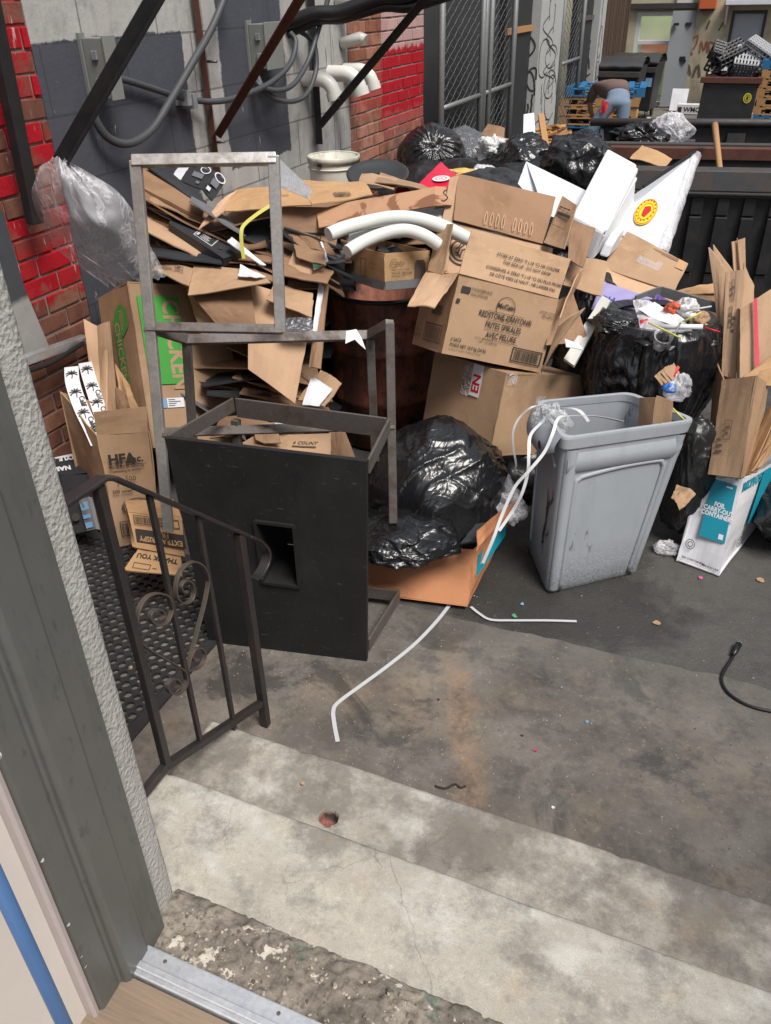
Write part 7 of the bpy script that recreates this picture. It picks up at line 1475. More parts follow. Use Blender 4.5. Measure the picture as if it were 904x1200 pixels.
def grate(a, b, c, d, nx, ny, t, mat, parent, name='grid'):
    g = MB()
    for k in range(nx+1): u = k/nx; g.bar(a.lerp(b, u), d.lerp(c, u), t, t, CF)
    for k in range(ny+1): v = k/ny; g.bar(a.lerp(d, v), b.lerp(c, v), t*.96, t*.96, CF)
    return obj(name, g, mat, parent)
grate(U(615, 195, 7.5), U(668, 190, 7.4), U(664, 176, 7.7), U(612, 180, 7.8), 12, 4, .018, M['crate'], rt); grate(U(612, 180, 7.8), U(664, 176, 7.7), U(690, 168, 8.5), U(640, 172, 8.6), 12, 4, .018, M['crate'], rt)

# ------------------------------------------------------------------ dumpsters at the right
d0 = Vector((-.789, 6.42, 0)); dx = Vector((.9834, .182, 0)); dy = Vector((-.182, .9834, 0))
def DP(u, v, z): return d0+dx*u+dy*v+Vector((0, 0, z))
def dbox(mb, u0, u1, v0, v1, z0, z1): return mb.hexa([DP(u0, v0, z0), DP(u1, v0, z0), DP(u1, v1, z0), DP(u0, v1, z0), DP(u0, v0, z1), DP(u1, v0, z1), DP(u1, v1, z1), DP(u0, v1, z1)])
rt = thing('dumpster', 'big black dumpster with ribbed side and worn grey rim, at the right edge', 'dumpster', DP(.9, .5, 0))
UL, UR = -.15, 2.0
g = MB(); dbox(g, UL, UR, .03, .06, .12, 1.12); dbox(g, UL, UR, .95, .98, .12, 1.16); dbox(g, UL, UL+.03, .0605, .9495, .12, 1.12); dbox(g, UR-.03, UR, .0605, .9495, .12, 1.12); dbox(g, UL+.031, UR-.031, .0605, .9495, .12, .15); obj('body', g, M['dumpster'], rt)
k = UL+.05; i = 0
while k < UR:
    g = MB(); 
    for z0, z1, o_ in ((.14, .52, .0), (.53, .93, -.012), (.94, 1.06, 0)): 
        g.hexa([DP(k, o_, z0), DP(k+.085, o_, z0), DP(k+.085, .0295, z0), DP(k, .0295, z0), DP(k, o_, z1), DP(k+.085, o_, z1), DP(k+.085, .0295, z1), DP(k, .0295, z1)])
    obj('rib', g, M['dumpster'], rt, bevel=.006); k += .178; i += 1
g = MB(); dbox(g, UL, UR, -.03, .029, 1.085, 1.10); dbox(g, UL, UR, -.012, .0295, 1.065, 1.0845); obj('lower_rim', g, M['dumpster_worn'], rt, bevel=.003)
g = MB(); g.hexa([DP(UL, .0, 1.101), DP(UR, .0, 1.101), DP(UR, .11, 1.121), DP(UL, .11, 1.121), DP(UL, .03, 1.24), DP(UR, .03, 1.24), DP(UR, .10, 1.255), DP(UL, .10, 1.255)]); obj('rim', g, M['dumpster_worn'], rt, bevel=.01)
g = MB(); dbox(g, UL, UR, .93, 1.02, 1.16, 1.25); obj('rear_rim', g, M['rust_iron'], rt, bevel=.006)
for u_ in (-.1, .6, 1.4): g = MB(); dbox(g, u_, u_+.18, .2, .8, .0, .118); obj('skid', g, M['dumpster'], rt)
g = MB(); g.sheet(DP(UL+.05, .12, .85), DP(UR-.05, .12, .80), DP(UR-.05, .92, .98), DP(UL+.05, .92, .95), .02, 16, 8, .05, 5); obj('inner_load', g, M['dumpster_worn'], rt)
g = MB(); p, q = U(838, 146, w=6.35), U(844, 200, w=6.0); g.tube([q+(q-p)*.25, q, p.lerp(q, .4), p], [.021, .021, .022, .024], 12); solo('tool_handle', g, M['handle'], 'round wooden tool handle sticking up out of the big dumpster', 'tool handle')
rt = thing('dumpster', 'second black container behind the big dumpster, open and dark inside', 'dumpster', DP(.9, 1.9, 0))
g = MB(); V0, V1 = 1.14, 2.38; L2 = -.22; dbox(g, L2, 2.2, V0, V0+.03, .1, 1.17); dbox(g, L2, 2.2, V1, V1+.03, .1, 1.24); dbox(g, L2, L2+.03, V0+.031, V1-.001, .1, 1.2); dbox(g, L2+.031, 2.2, V0+.031, V1-.001, .1, .13); obj('body', g, M['dumpster'], rt)
g = MB(); g.tube([DP(L2-.10, V1-.03, 1.255), DP(2.2, V1-.03, 1.262)], .035, 10); obj('rear_rim', g, M['dumpster_worn'], rt)
g = MB(); dbox(g, L2, 2.2, V0-.04, V0+.05, 1.172, 1.255); obj('front_rim', g, M['dumpster_worn'], rt, bevel=.005)
for u_ in (-.1, .3, .95, 1.5): g = MB(); dbox(g, u_, u_+.16, V1-.035, V1-.002, .93, 1.17); obj('bracket', g, M['dumpster_worn'], rt)
g = MB(); c_ = DP(.62, V1-.02, 1.06); g.obox(c_, (.10, .04, .10)); g.tube([c_+Vector((-.1, 0, .02)), c_+Vector((-.16, 0, -.02)), c_+Vector((-.1, 0, -.04))], .02, 8); obj('handle', g, M['galv_dull'], rt, bevel=.01)
g = MB(); g.sheet(DP(L2+.05, V0+.05, .92), DP(2.15, V0+.05, .9), DP(2.15, V1-.05, 1.02), DP(L2+.05, V1-.05, 1.0), .02, 14, 8, .06, 9); obj('inner_load', g, M['dumpster'], rt)

# ------------------------------------------------------------------ pallets
def pallet(x, y, z, L, W, mat, label, group, rz=0, parent_mats=None):
    rt = thing('pallet', label, 'pallet', (x, y, z), group); Mz = Matrix.Rotation(rz, 3, 'Z')
    def b(mb, a, c): 
        x0, y0, z0 = a; x1, y1, z1 = c
        mb.hexa([Vector((x, y, z))+Mz@Vector(v) for v in ((x0, y0, z0), (x1, y0, z0), (x1, y1, z0), (x0, y1, z0), (x0, y0, z1), (x1, y0, z1), (x1, y1, z1), (x0, y1, z1))])
    n = 7; g = MB()
    for k in range(n): u = -L/2+(L-.10)*k/(n-1); b(g, (u, -W/2, .122), (u+.10, W/2, .142))
    obj('top_boards', g, mat, rt)
    g = MB()
    for k in range(3): v = -W/2+(W-.10)*k/2; b(g, (-L/2, v, .0205), (-L/2+.14, v+.10, .0995)); b(g, (-.07, v, .0205), (.07, v+.10, .0995)); b(g, (L/2-.14, v, .0205), (L/2, v+.10, .0995))
    obj('blocks', g, mat, rt); g = MB()
    for k in range(3): v = -W/2+(W-.10)*k/2; b(g, (-L/2, v, .10), (L/2, v+.10, .1215))
    obj('stringer_boards', g, mat, rt)
    g = MB()
    for k in range(3): v = -W/2+(W-.10)*k/2; b(g, (-L/2, v, 0), (L/2, v+.10, .02))
    obj('bottom_boards', g, mat, rt); return rt
mats = ['wood_blue', 'wood_blue', 'wood', 'wood', 'wood', 'wood_blue']
nm_ = ['bottom blue pallet of the stack behind the bending person', 'second blue pallet from the bottom of the stack behind the bending person', 'lowest bare wood pallet in the stack behind the bending person', 'middle bare wood pallet in the stack behind the bending person', 'upper bare wood pallet in the stack behind the bending person', 'blue pallet on top of the stack behind the bending person']
px_ = U(705, 105, y=15.8).x
for k in range(6): pallet(px_+random.uniform(-.05, .05)-(.03 if k < 5 else -.05), 16.0, .02+.1475*k+.03, 1.3, 1.05, M[mats[k]], nm_[k], 'pallets in the middle stack', random.uniform(-.03, .03)+.12)
rx = U(905, 110, y=18.0).x
for k in range(8): pallet(rx+.35+random.uniform(-.02, .02), 18.3, .02+.1475*k, 1.2, 1.0, M['wood_blue'] if k in (1, 7) else M['wood'], ('bottom', 'blue second', 'third', 'fourth', 'fifth', 'sixth', 'seventh', 'blue topmost')[k]+' pallet of the stack at the upper right edge', 'pallets at the right edge')
g = MB(); rd = random.Random(3)
for k in range(22): c_ = U(650+rd.uniform(-14, 16), 164+rd.uniform(-5, 6), w=10.5); g.obox(c_+Vector((0, 0, rd.uniform(-.05, .12))), (rd.uniform(.12, .4), rd.uniform(.06, .14), .025), (rd.uniform(-.5, .5), rd.uniform(-.5, .5), rd.uniform(0, 3)))
pw = solo('broken_wood', g, M['wood'], 'heap of broken pallet wood at the foot of the pallets', 'wood scraps'); pw['kind'] = 'stuff'
g = bag_mesh(U(655, 165, w=11.0), (.2, .18, .12), 101, 5, .3, -.9); solo('garbage_bag', g, M['bag'], 'black bag at the feet of the bending person', 'garbage bag', 'black garbage bags')
c_ = U(640, 180, w=10.3); c_.z = .12; g = bag_mesh(c_, (.6, .5, .2), 102, 5, .2, -.8); solo('garbage_bag', g, M['bag_dull'], 'flat black bag in front of the broken wood', 'garbage bag', 'black garbage bags')

# ------------------------------------------------------------------ bending person
def skin(name, verts, edges, rad, mat, parent, root=0, sub=2):
    me = bpy.data.meshes.new(name); me.from_pydata([Vector(v) for v in verts], edges, []); o = bpy.data.objects.new(name, me); COL.objects.link(o)
    md = o.modifiers.new('s', 'SKIN'); 
    for i, r_ in enumerate(rad):
        r_ = r_ if isinstance(r_, tuple) else (r_, r_); me.skin_vertices[0].data[i].radius = r_; me.skin_vertices[0].data[i].use_root = (i == root)
    md.use_smooth_shade = True; s_ = o.modifiers.new('u', 'SUBSURF'); s_.levels = s_.render_levels = sub
    dg = bpy.context.evaluated_depsgraph_get(); dg.update(); nm = bpy.data.meshes.new_from_object(o.evaluated_get(dg)); o.modifiers.clear(); o.data = nm; nm.materials.clear(); nm.materials.append(mat); bpy.data.meshes.remove(me)
    for p in nm.polygons: p.use_smooth = True
    if parent: o.parent = parent
    return o
pf = U(690, 176, y=14.25); pf.z = 0
person = None
# local: +x right as seen, +y away from us; the person bends away and to the left
E_ = lambda x, y, z: Vector((x, y, z*.9))
ft = [E_(-.16, .0, .06), E_(.40, .12, .06)]; kn = [E_(.02, -.04, .50), E_(.46, .02, .50)]; hp = [E_(.24, .0, .90), E_(.48, .04, .92)]; pel = E_(.36, .02, .96); wa = E_(.30, .20, 1.10); ch = E_(.14, .46, 1.20); nk = E_(.06, .64, 1.10); hd = E_(.02, .76, 1.00)
sh = [E_(-.08, .46, 1.10), E_(.34, .52, 1.14)]; el = [E_(-.16, .56, .80), E_(.40, .64, .82)]; wr = [E_(-.10, .70, .56), E_(.30, .78, .55)]; ha = [E_(-.08, .75, .47), E_(.27, .82, .46)]
V = [pel, wa, ch, nk, hd, hp[0], kn[0], ft[0], hp[1], kn[1], ft[1], sh[0], el[0], wr[0], ha[0], sh[1], el[1], wr[1], ha[1], hd+E_(-.01, .09, -.05), ft[0]+E_(-.02, .16, -.02), ft[1]+E_(.02, .16, -.02)]
Ed = [(0, 1), (1, 2), (2, 3), (3, 4), (4, 19), (0, 5), (5, 6), (6, 7), (7, 20), (0, 8), (8, 9), (9, 10), (10, 21), (2, 11), (11, 12), (12, 13), (13, 14), (2, 15), (15, 16), (16, 17), (17, 18)]
rad = [.10, .10, .11, .055, .09, .09, .06, .04, .09, .06, .04, .06, .045, .035, .035, .06, .045, .035, .035, .075, .04, .04]
body = skin('person', [pf+v for v in V], Ed, rad, M['skin'], None)
tag(body, 'person in a brown shirt and jeans bending over in front of the pallets', 'person')
jv = [pel, pel+E_(-.02, .09, .06), hp[0], kn[0], ft[0]+E_(0, 0, .05), hp[1], kn[1], ft[1]+E_(0, 0, .05)]
skin('jeans', [pf+v for v in jv], [(0, 1), (0, 2), (2, 3), (3, 4), (0, 5), (5, 6), (6, 7)], [(.165, .15), (.17, .15), .12, .09, .075, .12, .09, .075], M['jeans'], body)
sv = [wa+E_(.03, -.13, -.07), wa, ch, nk+E_(0, -.06, .0), sh[0], el[0]+E_(0, -.02, .06), sh[1], el[1]+E_(0, -.02, .06)]
skin('shirt', [pf+v for v in sv], [(0, 1), (1, 2), (2, 3), (2, 4), (4, 5), (2, 6), (6, 7)], [(.19, .165), (.205, .185), (.215, .185), .12, .09, .075, .09, .075], M['shirt'], body)
hb = bag_mesh(pf+hd+E_(0, .02, .02), (.095, .12, .10), 3, 4, .05, -2); obj('hair', hb, M['hair'], None)
hair = bpy.context.scene.objects['hair']; hair.parent = body
for f_ in ft:
    g = MB(); g.obox(pf+f_+E_(0, .05, -.02), (.10, .28, .08)); s_ = obj('shoe', g, M['shoe'], None, bevel=.02); s_.parent = body
g = MB(); c_ = pf+E_(.20, -.16, .93); g.sheet(c_+E_(-.06, 0, -.14), c_+E_(.03, 0, -.16), c_+E_(.05, .03, .02), c_+E_(-.05, .03, .04), .012, 5, 5, .03, 3); s_ = obj('cloth', g, M['red_rag'], None); s_.parent = body

# ------------------------------------------------------------------ wheeled bins
def wheelbin(cx, y, w, d, h, label, rz=0):
    rt = thing('wheeled_bin', label, 'wheeled bin', (cx, y, 0), 'wheeled bins by the far building'); Mz = Matrix.Rotation(rz, 3, 'Z'); T = lambda a: Vector((cx, y, 0))+Mz@Vector(a)
    g = MB(); g.hexa([T(v) for v in ((-w*.44, -d*.42, .16), (w*.44, -d*.42, .16), (w*.44, d*.42, .16), (-w*.44, d*.42, .16), (-w/2, -d/2, h), (w/2, -d/2, h), (w/2, d/2, h), (-w/2, d/2, h))]); obj('body', g, M['dumpster'], rt, bevel=.02)
    g = MB(); rows = []
    for k in range(9): t_ = k/8; rows.append([T((-w*.53+w*1.06*i/6, -d*.56+d*1.12*t_, h+.02+.13*math.sin(math.pi*t_)**.6+(.012 if i % 2 else 0))) for i in range(7)])
    vs = [p for r_ in rows for p in r_]; g.add(vs+[p-Vector((0, 0, .05)) for p in vs], [(j*7+i, j*7+i+1, j*7+8+i, j*7+7+i) for j in range(8) for i in range(6)]+[(63+j*7+i, 63+j*7+7+i, 63+j*7+8+i, 63+j*7+i+1) for j in range(8) for i in range(6)]+[(i, 63+i, 64+i, i+1) for i in range(6)]+[(56+i, 57+i, 120+i, 119+i) for i in range(6)], True); obj('lid', g, M['lid'], rt)
    g = MB(); g.bar(T((-w*.5, -d*.53, h-.12)), T((w*.5, -d*.53, h-.12)), .05, .10); g.bar(T((-w*.3, -d*.49, h-.42)), T((w*.3, -d*.49, h-.42)), .03, .05); obj('front_rail', g, M['dumpster_worn'], rt, bevel=.01)
    g = MB(); g.rect(T((w*.30, -d*.53, h-.42)), Mz@Vector((1, 0, 0)), (0, 0, 1), .13, .16); obj('sticker', g, M['blue_sticker'], rt)
    for sx in (-1, 1):
        for sy in (-1, 1): g = MB(); p = T((sx*w*.38, sy*d*.36, .085)); ax_ = Mz@Vector((1, 0, 0)); g.tube([p-ax_*.025, p+ax_*.025], .085, 16); o_ = obj('caster', g, M['rubber'], rt); g = MB(); g.bar(p+Vector((0, 0, .02)), p+Vector((0, 0, .09)), .07, .05); obj('fork', g, M['galv_dull'], o_)
a_ = U(690, 78, y=17.7); b_ = U(752, 80, y=17.7)
wheelbin((a_.x+b_.x)/2, 18.1, b_.x-a_.x, .95, a_.z, 'nearer black wheeled bin with rounded lid, behind the pallet stack')
a_ = U(715, 72, y=19.2); b_ = U(770, 72, y=19.2); wheelbin((a_.x+b_.x)/2+.05, 19.6, b_.x-a_.x, .9, a_.z-.02, 'farther black wheeled bin beside the open grey door', -.05)
# far dumpster with crates
fy = 17.6; a_, b_ = U(826, 90, y=fy), U(890, 92, y=fy); fx0, fx1, fh = a_.x, b_.x, a_.z
rt = thing('dumpster', 'dark square dumpster full of crates in front of the far grey door', 'dumpster', ((fx0+fx1)/2, fy+.5, 0)); g = MB(); g.hexa([(fx0-.12+.1, fy, .06), (fx1-.02, fy, .06), (fx1-.02, fy+1.1, .06), (fx0-.02, fy+1.1, .06), (fx0, fy, fh-.1), (fx1, fy, fh-.1), (fx1, fy+1.1, fh-.1), (fx0, fy+1.1, fh-.1)]); obj('body', g, M['dumpster'], rt, bevel=.01)
g = MB(); g.box((fx0-.06, fy-.05, fh-.098), (fx1+.06, fy+.06, fh+.0)); g.box((fx0-.06, fy+1.05, fh-.098), (fx1+.06, fy+1.15, fh)); g.box((fx1-.03, fy+.061, fh-.098), (fx1+.06, fy+1.049, fh)); obj('rim', g, M['rust_iron'], rt, bevel=.008)
p = U(876, 115, y=fy-.012); g = MB(); g.disc(p, (1, 0, 0), (0, 0, 1), .07, 24, 0, 1.2); s_ = obj('sticker', g, plain('dumpster_sticker', srgb(200, 190, 30), .5), rt); g = MB(); g.disc(p-Vector((0, .004, 0)), (1, 0, 0), (0, 0, 1), .05, 20, .042, 1.2); g.disc(p-Vector((0, .004, 0)), (1, 0, 0), (0, 0, 1), .02, 8, 0, 1.8); obj('printed_mark', g, M['ink'], s_)
for k, (px, py, w_, h_, rot, mt, lab) in enumerate(((846, 76, .5, .36, (.5, .3, .2), 'crate', 'dark crate tilted at the left of the far dumpster'), (862, 74, .55, .36, (.4, -.4, .5), 'crate', 'dark crate in the middle of the far dumpster'), (884, 66, .5, .3, (.2, .5, -.2), 'crate_grey', 'grey crate topmost at the right of the far dumpster'), (872, 82, .4, .3, (.9, .1, .1), 'crate_grey', 'grey crate lying low in the far dumpster'))):
    c_ = U(px, py, y=fy+.4); Mx = Euler(rot).to_matrix(); rt = thing('crate', lab, 'crate', c_, 'crates in the far dumpster'); hw, hd_ = Mx@Vector((w_/2, 0, 0)), Mx@Vector((0, 0, h_/2)); dd = Mx@Vector((0, .35, 0))
    grate(c_-hw-hd_, c_+hw-hd_, c_+hw+hd_, c_-hw+hd_, 7, 4, .03, M[mt], rt, 'side'); grate(c_-hw+hd_, c_+hw+hd_, c_+hw+hd_+dd, c_-hw+hd_+dd, 7, 4, .03, M[mt], rt, 'side')
    g = MB(); g.hexa([c_-hw-hd_+dd, c_+hw-hd_+dd, c_+hw-hd_+dd*1.1, c_-hw-hd_+dd*1.1, c_-hw+hd_+dd, c_+hw+hd_+dd, c_+hw+hd_+dd*1.1, c_-hw+hd_+dd*1.1]); obj('back', g, M['crate'], rt)
g = MB(); g.sheet(U(830, 84, y=fy+.2), U(852, 84, y=fy+.25), U(853, 62, y=fy+.5), U(848, 64, y=fy+.5), .02, 6, 6, .05, 3); solo('black_sheet', g, M['bag'], 'black sheet standing in the far dumpster left of the crates', 'sheet')

# ------------------------------------------------------------------ far building
FY = 21.5
def fw(px, py, y=FY): return U(px, py, y=y)
def farwall():
    t = NT('stained_render'); o = t.pos(); X = t.xyz(o); n = t.noise(2.4, o, 6, .65); f = t.noise(14, o, 5, .7); v = t.noise(2.5, t.map(o, (1, 1, .3)), 5, .65)
    c = t.mix(n, srgb(158, 148, 124), srgb(204, 194, 168)); c = t.mix(t.math('MULTIPLY', t.ramp(v, [(.5, 0.0), (.68, 1.0)]), .6), c, (.12, .10, .08))
    c = t.mix(t.math('MULTIPLY', t.step(t.math('ADD', X[2], t.math('MULTIPLY', f, .4)), .85, .3), .6), c, (.10, .09, .08)); t.bump(f, .4, .02); return t.out(c, .88)
M['far_wall'] = farwall()
dl0, dl1, dzt = fw(742, 60).x, fw(786, 60).x+.12, fw(760, 14).z
r0, r1, rzt = fw(852, 50).x, fw(893, 50).x, fw(870, 12).z
g = MB(); XL, XR = -4.6, 9.0
g.box((XL, FY, -.1), (dl0, FY+.3, 6)); g.box((dl0+.0005, FY, dzt), (dl1-.0005, FY+.3, 6)); g.box((dl1, FY, -.1), (r0, FY+.3, 6)); g.box((r0+.0005, FY, rzt), (r1-.0005, FY+.3, 6)); g.box((r1, FY, -.1), (XR, FY+.3, 6))
fb_ = solo('far_building', g, M['far_wall'], 'dirty cream rendered building closing the end of the alley', 'building', base=(0, FY, 0))
g = MB(); g.box((dl0-.3, FY+2.5, 0), (dl1+.4, FY+2.6, 3.2)); g.box((dl0-.4, FY+.301, 0), (dl0-.3, FY+2.5, 3.2)); g.box((dl1+.4, FY+.301, 0), (dl1+.5, FY+2.6, 3.2)); g.box((dl0-.4, FY+.301, 3.2), (dl1+.5, FY+2.6, 3.3)); obj('lit_room', g, plain('room_green', srgb(190, 202, 168), .8, var=.05), fb_)
tl_m = NT('lit_tube'); M['tube_lamp'] = tl_m.m; tl_m.bsdf.inputs['Emission Color'].default_value = (1, .97, .82, 1); tl_m.bsdf.inputs['Emission Strength'].default_value = 6
g = MB(); g.box((dl0, FY+1.2, 3.12), (dl1, FY+1.35, 3.18)); obj('ceiling_lamp', g, M['tube_lamp'], fb_)
la = bpy.data.lights.new('room_lamp', 'AREA'); la.energy = 22; la.size = 1.0; la.color = (1, .98, .92); lo = bpy.data.objects.new('room_lamp', la); COL.objects.link(lo); lo.location = ((dl0+dl1)/2, FY+1.2, 3.05); lo.parent = fb_; lo.location = Vector(lo.location)-fb_.location
g = MB(); p = fw(765, 50, FY+2.3); g.box((p.x-.25, FY+2.3, p.z-.55), (p.x+.35, FY+2.45, p.z+.05)); obj('orange_item', g, plain('room_orange', srgb(200, 110, 70), .6), fb_)
g = MB(); 
for (x0, x1, z0, z1) in ((dl0, dl0+.08, 0, dzt), (dl1-.05, dl1, 0, dzt), (dl0+.081, dl1-.051, dzt-.08, dzt), (dl0+.081, dl1-.051, fw(760, 52).z, fw(760, 52).z+.07), (dl0+.081, dl1-.051, .03, .1)): g.box((x0, FY+.02, z0), (x1, FY+.12, z1))
obj('doorway_frame', g, M['white_card'], fb_)
gl = NT('pane_glass'); gm = gl.out((.7, .75, .72), .08, Alpha=.25); g = MB(); g.box((dl0+.08, FY+.06, fw(760, 52).z+.072), (dl1-.05, FY+.068, dzt-.082)); g.box((dl0+.08, FY+.06, .102), (dl1-.05, FY+.068, fw(760, 52).z-.002)); obj('pane', g, gm, fb_)
g = MB(); g.box((dl0-.2, FY-.12, dzt+.06), (dl1+.3, FY-.001, dzt+.16)); obj('lintel', g, M['dumpster_worn'], fb_)
# open grey door leaf, hinged at the doorway's right side and swung flat to the wall
l0, l1 = fw(778, 100).x, fw(803, 60).x+.12
rt = thing('metal_door', 'grey metal door leaf standing open beside the lit doorway', 'door', ((l0+l1)/2, FY-.1, 0)); g = MB(); g.hexa([(l0, FY-.28, .03), (l1, FY-.05, .03), (l1, FY-.01, .03), (l0, FY-.23, .03), (l0, FY-.28, dzt+.02), (l1, FY-.05, dzt+.02), (l1, FY-.01, dzt+.02), (l0, FY-.23, dzt+.02)]); obj('leaf', g, plain('door_grey', srgb(132, 136, 140), .5, .1, var=.12, sc=2), rt)
for z_ in (dzt-.25, dzt-.95): g = MB(); g.box((l1-.18, FY-.16, z_), (l1-.06, FY-.085, z_+.05)); obj('hinge', g, M['black_iron'], rt)
g = MB()
g.box((l0+.06, FY-.34, dzt-.25), (l0+.16, FY-.262, dzt-.2)); g.box((l1-.2, FY-.16, .95), (l1-.08, FY-.09, 1.02)); obj('hinge', g, M['black_iron'], rt)
rt = thing('metal_door', 'closed pale grey metal door at the upper right, above the crates', 'door', ((r0+r1)/2, FY+.1, 0)); g = MB(); g.box((r0+.06, FY+.08, .05), (r1-.06, FY+.13, rzt-.06)); obj('leaf', g, plain('door_pale', srgb(158, 164, 172), .5, .1, var=.06, sc=2), rt)
g = MB(); g.box((r0+.001, FY+.02, 0), (r0+.0595, FY+.15, rzt-.001)); g.box((r1-.0595, FY+.02, 0), (r1-.001, FY+.15, rzt-.001)); g.box((r0+.06, FY+.02, rzt-.0595), (r1-.06, FY+.15, rzt-.001)); obj('door_frame', g, M['dumpster_worn'], rt)
g = MB(); g.box((r0-.15, FY-.35, rzt+.10), (r1+.5, FY-.002, rzt+.20)); g.bar((r0-.1, FY-.05, rzt-.25), (r0-.1, FY-.3, rzt+.09), .04, .04); solo('door_canopy', g, M['white_card'], 'white flaking ledge above the closed pale grey door', 'canopy', bevel=.01)
p = fw(830, 4, FY-.15); g = MB(); g.box((p.x-.17, FY-.22, p.z-.1), (p.x+.17, FY-.003, p.z+.35)); q = solo('wall_lamp', g, plain('orange_enamel', srgb(190, 92, 48), .5), 'orange boxy wall lamp high on the cream wall', 'lamp', bevel=.01); g = MB(); g.box((p.x-.14, FY-.19, p.z-.14), (p.x+.14, FY-.03, p.z-.102)); obj('lens', g, M['ink'], q)
p = fw(803, 2, FY); g = MB(); g.box((p.x-.16, FY-.06, p.z-.05), (p.x+.16, FY-.002, p.z+.3)); solo('vent_panel', g, M['pvc'], 'pale square panel on the cream wall left of the orange lamp', 'panel')
g = MB(); g.box((p.x-.1, FY-.008, 0), (p.x-.07, FY-.002, .01))
gr = MB(); zd = Vector((0, 0, 1)); xd_ = Vector((1, 0, 0))
def gtxt(mb, s_, px, py, size, rot=0): p = fw(px, py, FY-.012); a_ = xd_*math.cos(rot)+zd*math.sin(rot); b_ = zd*math.cos(rot)-xd_*math.sin(rot); mb.text(s_, p, a_, b_, size, 'LEFT', .0)
def squig(mb, pts, r_): mb.ribbon(spline([fw(a, b, FY-.010) for a, b in pts], 4), r_, .003, side=tuple(zd+xd_*.4))
squig(gr, [(797, 85), (802, 78), (804, 88), (807, 76), (809, 88)], .05); squig(gr, [(812, 90), (818, 76), (820, 90)], .05); squig(gr, [(800, 68), (804, 66), (806, 70), (801, 71), (800, 68)], .03); squig(gr, [(828, 34), (832, 24)], .04); squig(gr, [(842, 36), (848, 26)], .03); squig(gr, [(803, 32), (806, 25), (810, 31), (806, 35)], .03); squig(gr, [(834, 72), (842, 66), (838, 74)], .05)
solo('graffiti_tag', gr, M['ink_soft'], 'black scrawled graffiti on the cream wall right of the open door', 'graffiti')
gr = MB(); squig(gr, [(812, 64), (808, 56), (812, 46), (818, 42), (816, 52), (812, 58)], .035); squig(gr, [(820, 62), (822, 48), (825, 60), (828, 48), (829, 62)], .03); squig(gr, [(832, 64), (831, 50), (838, 52), (834, 58), (842, 60)], .03); solo('graffiti_tag', gr, plain('red_spray', (.30, .10, .08), .8), 'faded red graffiti letters in the middle of the cream wall', 'graffiti')
for k, (px, py) in enumerate(((793, 90), (793, 101), (795, 110))):
    p = fw(px, py, FY-.008); g = MB(); g.disc(p, Vector((1, 0, .5)), Vector((-.5, 0, 1)), .13-.02*k, 16, 0, .5); solo('paint_blot', g, M['ink'], ('upper', 'middle', 'lowest')[k]+' black paint blot beside the open grey door', 'paint mark')
p = fw(793, 122, 20.9); g = MB(); a_, b_ = U(785, 124, y=20.7), U(804, 124, y=20.7); a_.z = b_.z = .02; g.sheet(a_, b_, b_+Vector((0, .15, .42)), a_+Vector((0, .15, .42)), .02, 4, 4, .01, 3); solo('white_sheet', g, M['white_paper'], 'white sheet leaning at the foot of the cream wall', 'sheet')
a_ = U(800, 125, y=20.3); rt = thing('white_box', 'small white box with black print lying before the leaning white sheet', 'box', (a_.x+.2, 20.3, .02)); g = MB(); g.box((a_.x-.1, 20.2, .012), (a_.x+.36, 20.45, .20)); obj('box', g, M['white_card'], rt, bevel=.005); g = MB(); g.text('WMC', (a_.x+.04, 20.196, .06), (1, 0, 0), (0, 0, 1), .13, 'LEFT', .03); g.rect((a_.x-.08, 20.196, .05), (1, 0, 0), (0, 0, 1), .08, .1); obj('printed_text', g, M['ink'], rt)
g = MB(); rd = random.Random(8)
for k in range(60): g.obox((rd.uniform(-2.6, 1.2), rd.uniform(17, 21), .012), (rd.uniform(.03, .12), rd.uniform(.03, .1), .01), (0, 0, rd.uniform(0, 3)))
q = solo('paper_litter', g, M['white_paper'], 'pale bits of litter scattered on the far alley floor', 'litter'); q['kind'] = 'stuff'
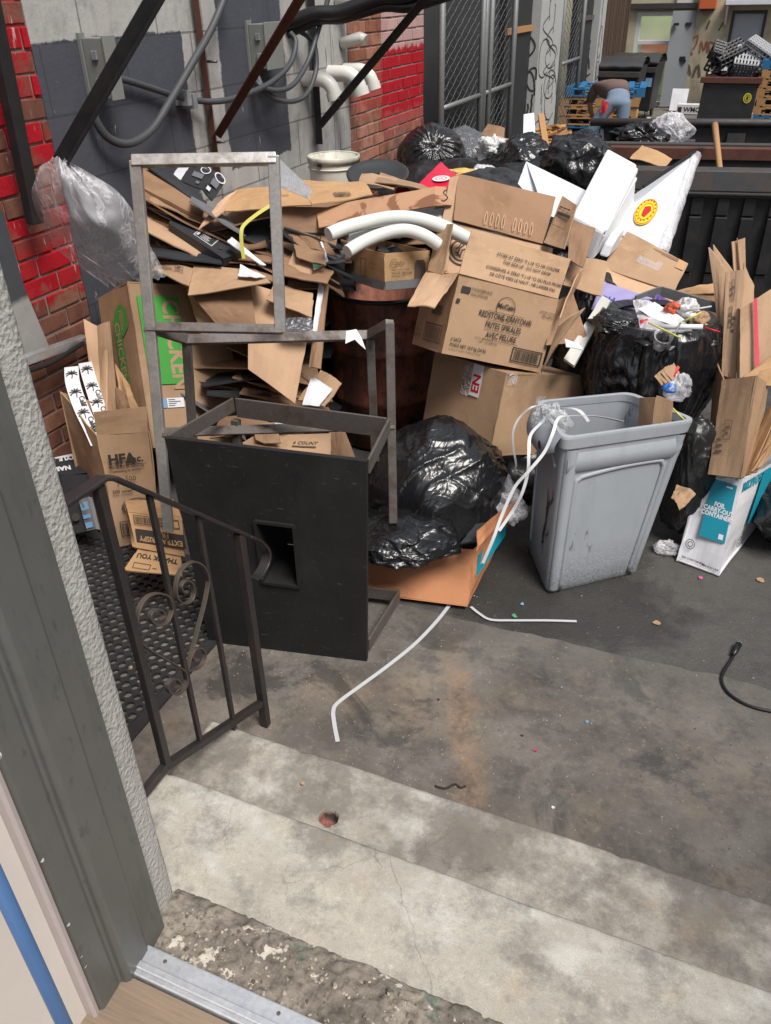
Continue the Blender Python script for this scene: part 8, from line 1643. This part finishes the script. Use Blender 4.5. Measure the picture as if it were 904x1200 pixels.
# the alley's other side (outside the frame, but it shades the place and shows from a step aside)
g = MB(); g.box((4.2, -3, 0), (4.5, 25, 5)); solo('side_wall', g, blockmat_plain if 'blockmat_plain' in globals() else M['far_wall'], 'plain wall along the right side of the alley, outside the photo', 'wall')
g = MB(); g.box((1.45, .70, .0), (4.2, .93, 3.4)); solo('stucco_wall', g, M['stucco'], 'rough white stucco wall right of the doorway, outside the photo', 'wall')
# ------------------------------------------------------------------ daylight, camera
w = bpy.data.worlds.new('World'); scene.world = w; w.use_nodes = True; nt = w.node_tree
sk = nt.nodes.new('ShaderNodeTexSky'); sk.sky_type = 'NISHITA'; sk.sun_disc = False; SE, SA = R(58), R(120)
sk.sun_elevation = SE; sk.sun_rotation = SA; sk.air_density = 1.0; sk.dust_density = 1.0; sk.ozone_density = 1.0
bg = nt.nodes['Background']; hs = nt.nodes.new('ShaderNodeHueSaturation'); hs.inputs['Saturation'].default_value = .34; nt.links.new(sk.outputs[0], hs.inputs['Color']); nt.links.new(hs.outputs[0], bg.inputs[0]); bg.inputs[1].default_value = .105
su = bpy.data.lights.new('sun', 'SUN'); su.energy = 2.5; su.angle = R(24); su.color = (1, .95, .88); so = bpy.data.objects.new('sun', su); COL.objects.link(so)
sd = Vector((math.sin(SA)*math.cos(SE), math.cos(SA)*math.cos(SE), math.sin(SE))); so.rotation_euler = sd.to_track_quat('Z', 'Y').to_euler(); so.location = sd*30
cam = bpy.data.cameras.new('camera'); co = bpy.data.objects.new('camera', cam); COL.objects.link(co); co.location = CPOS
Mx = Matrix((CR, CU, -CF)).transposed(); co.rotation_euler = Mx.to_euler(); cam.sensor_fit = 'VERTICAL'; cam.sensor_height = 36; cam.sensor_width = 27.12; cam.lens = FPX/1200*36; cam.clip_start = .02; cam.clip_end = 300
scene.camera = co
scene.view_settings.view_transform = 'Standard'; scene.view_settings.look = 'None'; scene.view_settings.exposure = .75; scene.view_settings.gamma = 1.0
cy = scene.cycles; cy.use_denoising = True; cy.max_bounces = 8; cy.transparent_max_bounces = 24; cy.diffuse_bounces = 3; cy.glossy_bounces = 3; cy.caustics_reflective = False; cy.caustics_refractive = False
